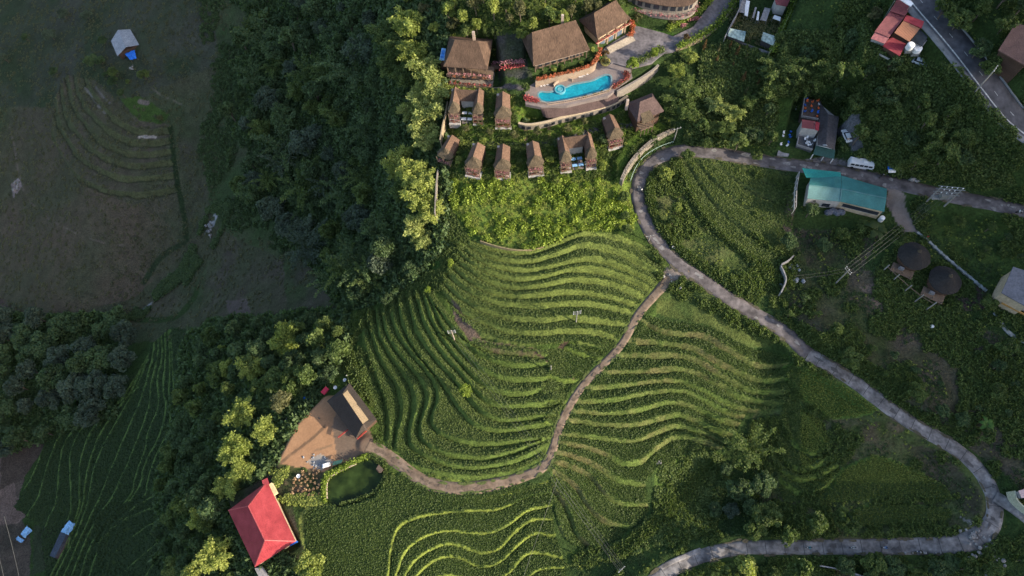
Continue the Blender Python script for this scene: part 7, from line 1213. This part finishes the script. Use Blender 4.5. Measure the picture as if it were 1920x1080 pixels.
for k, z in enumerate((zt - .3, zt - 1.7, zt - 3.2)):
    for s in (-.35, .35): a = H1 + (H1 - H2) * .12 + [0, s, z]; b = H2 + (H2 - H1) * .12 + [0, s, z]; MB().beam(tuple(a), tuple(b), .16).obj('crossarm', STEEL, t)
    for f_ in (.0, .25, .5, .75, 1): p = H1 + (H2 - H1) * f_ + [0, 0, z]; MB().lathe([(.08, 0), (.16, .2), (.08, .5)], tuple(p), 7).obj('insulator', ALU, t)
MB().box(tuple(o_ + [0, 0, 5.2]), (2.0, 1.2, 1.5)).obj('transformer', STEEL, t); MB().box(tuple(o_ + [0, 0, 4.3]), (6.0, 1.4, .2)).obj('platform', STEEL, t)
WIREM = mat('pale_power_wire', (0.12, 0.12, 0.11), .6)
def wires(a, b, lb, n_=3, sag=1.5, w=.02, sp_=.9, mt=WIREM):
    a = np.array(a, float); b = np.array(b, float); d = b - a; nn = np.array([-d[1], d[0], 0]); nn /= np.linalg.norm(nn) + 1e-9; t = thing('power_line', lb, 'power line', a)
    for k in range(n_):
        o_ = nn * sp_ * (k - (n_ - 1) / 2); MB().tube([tuple(a + o_ + d * s - np.array([0, 0, sag * 4 * s * (1 - s)])) for s in np.linspace(0, 1, 14)], w, 4).obj('wire', mt, t)
wires(UP['a'][0], UP['c'][0], 'power line of three wires crossing the fan terraces down to the bottom gully'); wires(UP['a'][0], W(900, 597, 16), 'short bundle of wires running right from the wooden pole', 2, .2); wires(UP['d'][0], o_ + np.array([0, 0, zt]), 'power line from the scrub pole to the two-pole frame', 4); wires(UP['d'][0], W(1490, 520, 22), 'thin wires running left from the scrub pole', 2, .6, .02)
wires(W(-5, 975, -30), W(24, 1095, -30), 'pair of thin pale wires crossing the bottom left corner', 2, .3, .05, 4.5); wires(W(1045, 900, 6), W(975, 1100, 3), 'single dark wire crossing the lower terraces', 1, .5, .03); wires(W(1040, 900, 6), UP['c'][0], 'two wires from the path corner down to the bottom pole', 2, .8, .025)
# ---- vehicles
def bus():
    t = thing('minibus', 'white-roofed minibus parked on the far side of the asphalt road', 'minibus', G(1611, 312), -.22); BW = mat('white_bus_paint', (0.66, 0.66, 0.68), .35, .05); L_ = 7.2
    m = MB(); pr = [(-L_ / 2, .5), (L_ / 2, .5), (L_ / 2, 1.6), (L_ / 2 - .35, 2.6), (-L_ / 2 + .1, 2.65), (-L_ / 2, 1.6)]; n_ = len(pr); m.add([(x, -1.1, z) for x, z in pr] + [(x, 1.1, z) for x, z in pr], [tuple(range(n_)), tuple(range(2 * n_ - 1, n_ - 1, -1))] + [((i + 1) % n_, i, i + n_, (i + 1) % n_ + n_) for i in range(n_)]); m.obj('body', BW, t, False)
    MB().box((0, 0, 2.72), (L_ - .7, 2.0, .12)).obj('roof', BW, t, False)
    for s in (-1.12, 1.12):
        for k in range(5): MB().box((-2.6 + k * 1.28, s, 1.95), (1.05, .05, .8)).obj('window', GLASS, t, False)
    MB().box((L_ / 2 - .1, 0, 2.0), (.15, 1.9, .9)).obj('windscreen', GLASS, t, False); MB().box((.8, 0, 2.85), (1.2, .9, .18)).obj('roof_unit', ALU, t, False)
    for a in (-2.3, 2.3):
        for b in (-1.02, 1.02): w_ = MB().tube([(a, b - .13, .45), (a, b + .13, .45)], .45, 12).obj('wheel', TYRE, t, False)
    for s in (-.8, .8): MB().box((L_ / 2 + .02, s, .95), (.08, .3, .2)).obj('headlight', LBLUE, t, False)
bus()
def car(px, py, rz, paint, lb, L_=4.2):
    t = thing('parked_car', lb, 'car', G(px, py), rz); W_ = .85; pr = [(-L_ / 2, .35), (L_ / 2, .35), (L_ / 2, .75), (L_ / 2 - .9, .95), (-L_ / 2 + .3, .98), (-L_ / 2, .8)]; n_ = len(pr); m = MB(); m.add([(x, -W_, z) for x, z in pr] + [(x, W_, z) for x, z in pr], [tuple(range(n_)), tuple(range(2 * n_ - 1, n_ - 1, -1))] + [((i + 1) % n_, i, i + n_, (i + 1) % n_ + n_) for i in range(n_)]); m.obj('body', paint, t, False)
    c_ = MB(); lo = [(-L_ / 2 + .4, .97), (L_ / 2 - 1.1, .95)]; hi = [(-L_ / 2 + .9, 1.45), (L_ / 2 - 1.8, 1.45)]; c_.add([(lo[0][0], -.78, .95), (lo[1][0], -.78, .95), (lo[1][0], .78, .95), (lo[0][0], .78, .95), (hi[0][0], -.65, 1.42), (hi[1][0], -.65, 1.42), (hi[1][0], .65, 1.42), (hi[0][0], .65, 1.42)], [(0, 1, 5, 4), (1, 2, 6, 5), (2, 3, 7, 6), (3, 0, 4, 7), (4, 5, 6, 7)]); c_.obj('windows', GLASS, t, False); MB().box(((hi[0][0] + hi[1][0]) / 2, 0, 1.45), (hi[1][0] - hi[0][0] - .05, 1.28, .06)).obj('roof', paint, t, False)
    for a in (-L_ / 2 + .8, L_ / 2 - .8):
        for b in (-.78, .78): MB().tube([(a, b - .1, .33), (a, b + .1, .33)], .33, 12).obj('wheel', TYRE, t, False)
WP = mat('white_car_paint', (0.6, 0.62, 0.64), .35, .05)
car(1586, 257, 1.75, WP, 'white car with pale blue windscreen parked right of the long dark roof', 4.4); car(1723, 119, -.5, mat('pale_blue_white_paint', (0.5, 0.56, 0.62), .35, .05), 'pale car parked in the greenery under the red-roofed house', 4.2); car(1640, 395+4, .1, mat('dark_green_paint', (0.03, 0.08, 0.06), .35, .05), 'dark green car under the front wall of the teal-roofed building', 4.0)
t = thing('corner_house', 'pink and white house corner with pale wall at the right edge by the road bend', 'house', G(1915, 950)); MB().slab(q3([(1910,920),(1916,934),(1940,930),(1940,912)], 13), .2).obj('roof', mat('pink_white_sheet', (0.6, 0.42, 0.4), .7), t); MB().prism([p[:2] for p in q3([(1911,922),(1917,934),(1940,930),(1940,914)], 12.8)], 8, 12.7).obj('wall', SLAB, t)
wall('garden_wall', [(1902,920),(1905,936),(1918,950),(1940,968)], 8, 11.5, .3, mat('greenish_cream_wall', (0.45, 0.45, 0.33), .85), 'cream garden wall at the right edge by the road bend'); wall('roadside_wall', [(1540,1062),(1570,1067),(1600,1075),(1640,1090)], 1.0, 3.6, .25, SLAB, 'thin pale wall below the lower road at the bottom edge')
t = thing('tarp_stall', 'stall covered with blue and white sheets on the verge right of the minibus', 'stall', G(1668, 318)); MB().slab([(-1.4, -.9, 1.6), (1.4, -.7, 1.5), (1.3, .9, 1.9), (-1.3, 1.0, 1.9)], .1).obj('blue_sheet', TARP, t, False); MB().slab([(-1.2, -1.8, 1.2), (.9, -1.7, 1.1), (1.1, -.8, 1.5), (-1.2, -.9, 1.5)], .1).obj('white_sheet', ALU, t, False); [MB().box((a, b, .8), (.1, .1, 1.6)).obj('leg', WOOD, t, False) for a in (-1.2, 1.2) for b in (-.8, .8)]
for k, (a, b, lb) in enumerate([(1687,318,'white sack standing upright on the verge right of the tarp stall'), (1688,329,'white oval sack lying on the edge of the asphalt road'), (1674,324,'grey sack beside the tarp stall'), (1746,613,'white plastic chair lying alone in the scrub below the round huts'), (1617,252,'white basin on the café yard path')]):
    t = thing('sack', lb, 'sack', G(a, b), k); MB().lathe([(.45, 0), (.6, .3), (.5, .75), (.15, .9)], n_=10).obj('bag', ALU if k != 2 else SLAB, t, False)
# ---- people on motorbikes
def skin_person(name, parent_label, loc, rz, riding, shirt, s=1.0, group=None):
    t = thing(name, parent_label, 'person', loc, rz); J = {}
    if riding: pts = [(0, 0, .85), (.05, 0, 1.05), (.14, 0, 1.35), (.16, 0, 1.5), (.2, 0, 1.66), (.12, .2, 1.38), (.34, .26, 1.15), (.55, .24, 1.1), (.12, -.2, 1.38), (.34, -.26, 1.15), (.55, -.24, 1.1), (.05, .12, .82), (.42, .17, .72), (.3, .2, .35), (.42, .2, .3), (.05, -.12, .82), (.42, -.17, .72), (.3, -.2, .35), (.42, -.2, .3)]
    else: pts = [(0, 0, .95), (0, 0, 1.15), (0, 0, 1.4), (0, 0, 1.5), (.02, 0, 1.66), (0, .2, 1.4), (.03, .25, 1.12), (.1, .24, .88), (0, -.2, 1.4), (.03, -.25, 1.12), (.1, -.24, .88), (0, .1, .9), (.03, .11, .48), (0, .12, .08), (.14, .12, .04), (0, -.1, .9), (-.03, -.11, .48), (-.05, -.12, .08), (.09, -.12, .04)]
    ed = [(0, 1), (1, 2), (2, 3), (3, 4), (2, 5), (5, 6), (6, 7), (2, 8), (8, 9), (9, 10), (0, 11), (11, 12), (12, 13), (13, 14), (0, 15), (15, 16), (16, 17), (17, 18)]; rad = [.14, .14, .15, .07, .12, .07, .05, .04, .07, .05, .04, .1, .07, .05, .04, .1, .07, .05, .04]
    me = bpy.data.meshes.new('body'); me.from_pydata(pts, ed, []); me.materials.append(shirt); o = link('body', me, None, t); md = o.modifiers.new('skin', 'SKIN'); sv = me.skin_vertices[0].data
    for i, r in enumerate(rad): sv[i].radius = (r, r)
    sv[0].use_root = True; sb = o.modifiers.new('sub', 'SUBSURF'); sb.levels = 1; sb.render_levels = 1
    hd = pts[4]; MB().lathe([(.05, -.16), (.13, -.06), (.15, .04), (.12, .15), (.04, .2)], hd, 10).obj('helmet' if riding else 'hair', mat('dark_helmet', (0.05, 0.05, 0.06), .3) if riding else TYRE, t, False, True); return t
def bike(px, py, rz, lb, plb, shirt, paint, rider=True):
    g = G(px, py); t = thing('motorbike', lb, 'motorbike', g, rz)
    for x in (-.6, .62): MB().tube([(x, -.06, .3), (x, .06, .3)], .3, 14).obj('wheel', TYRE, t, False)
    m = MB(); m.tube([(-.75, 0, .72), (-.3, 0, .78), (.05, 0, .62), (.3, 0, .55), (.5, 0, .85)], [.1, .16, .14, .12, .12], 8); m.obj('body', paint, t, False, True); MB().tube([(-.65, 0, .86), (-.05, 0, .84)], [.12, .14], 8).obj('seat', TYRE, t, False); MB().tube([(.55, -.36, 1.05), (.45, 0, 1.0), (.55, .36, 1.05)], .03, 6).obj('handlebar', STEEL, t, False); MB().tube([(.62, 0, .3), (.46, 0, 1.0)], .05, 6).obj('fork', STEEL, t, False); MB().lathe([(.03, 0), (.1, .05), (.1, .12)], (.6, 0, .85), 8).obj('headlight', ALU, t, False)
    if rider: skin_person('person', plb, (g[0] - .28 * math.cos(rz), g[1] - .28 * math.sin(rz), g[2] - .02), rz, True, shirt)
SH_ = {'w': mat('white_shirt', (0.6, 0.6, 0.6)), 'b': mat('blue_shirt', (0.08, 0.2, 0.45)), 'd': mat('dark_jacket', (0.04, 0.04, 0.05)), 'r': mat('red_shirt', (0.5, 0.05, 0.05)), 't': mat('teal_jacket', (0.12, 0.35, 0.42))}; DP = mat('dark_bike_paint', (0.04, 0.04, 0.05), .3)
bike(1202, 358, 2.0, 'motorbike climbing the inside of the road bend below the stone wall', 'person in white riding the motorbike round the upper road bend', SH_['w'], DP); bike(1261, 466, -.75, 'motorbike coming down towards the fork of road and dirt path', 'person in a pale shirt riding the motorbike near the fork', SH_['w'], DP)
bike(1516, 1027, 3.14, 'leftmost of the motorbikes on the lower road', 'person in a teal jacket riding the leftmost motorbike on the lower road', SH_['t'], DP); bike(1598, 1027, 3.14, 'black motorbike on the lower road, middle one of three', 'person in dark clothes on the middle motorbike of the lower road', SH_['w'], DP); bike(1658, 1027, 3.14, 'motorbike on the lower road, third from the left', 'person in blue on the third motorbike of the lower road', SH_['b'], mat('white_bike_paint', (0.6, 0.6, 0.62), .3)); bike(1721, 1034, 3.14, 'dark blue motorbike parked at the lower verge of the lower road', '', SH_['d'], mat('navy_paint', (0.02, 0.04, 0.15), .3), False)
bike(1838, 127, 2.3, 'motorbike on the highway near the tall pale pole', 'person in dark clothes riding on the highway', SH_['d'], DP); bike(1909, 399, -.1, 'white motorbike at the right edge of the asphalt road', 'person in white on the motorbike at the right edge of the asphalt road', SH_['w'], DP); bike(1652, 332, .6, 'dark motorbike parked on the wide road verge by the teal-roofed building', '', SH_['d'], DP, False)
t = person_spots[0]; C.objects.unlink(t); bpy.data.objects.remove(t); skin_person('person', 'person in red standing at the end of the pale stone channel wall', G(1736, 447), 1.0, False, SH_['r']); skin_person('person', 'person in dark clothes walking in the farmyard near the shed', G(600, 785), .4, False, SH_['d']); skin_person('person', 'person standing by the white basins above the farm shed', G(652, 706), 2.0, False, SH_['w'])
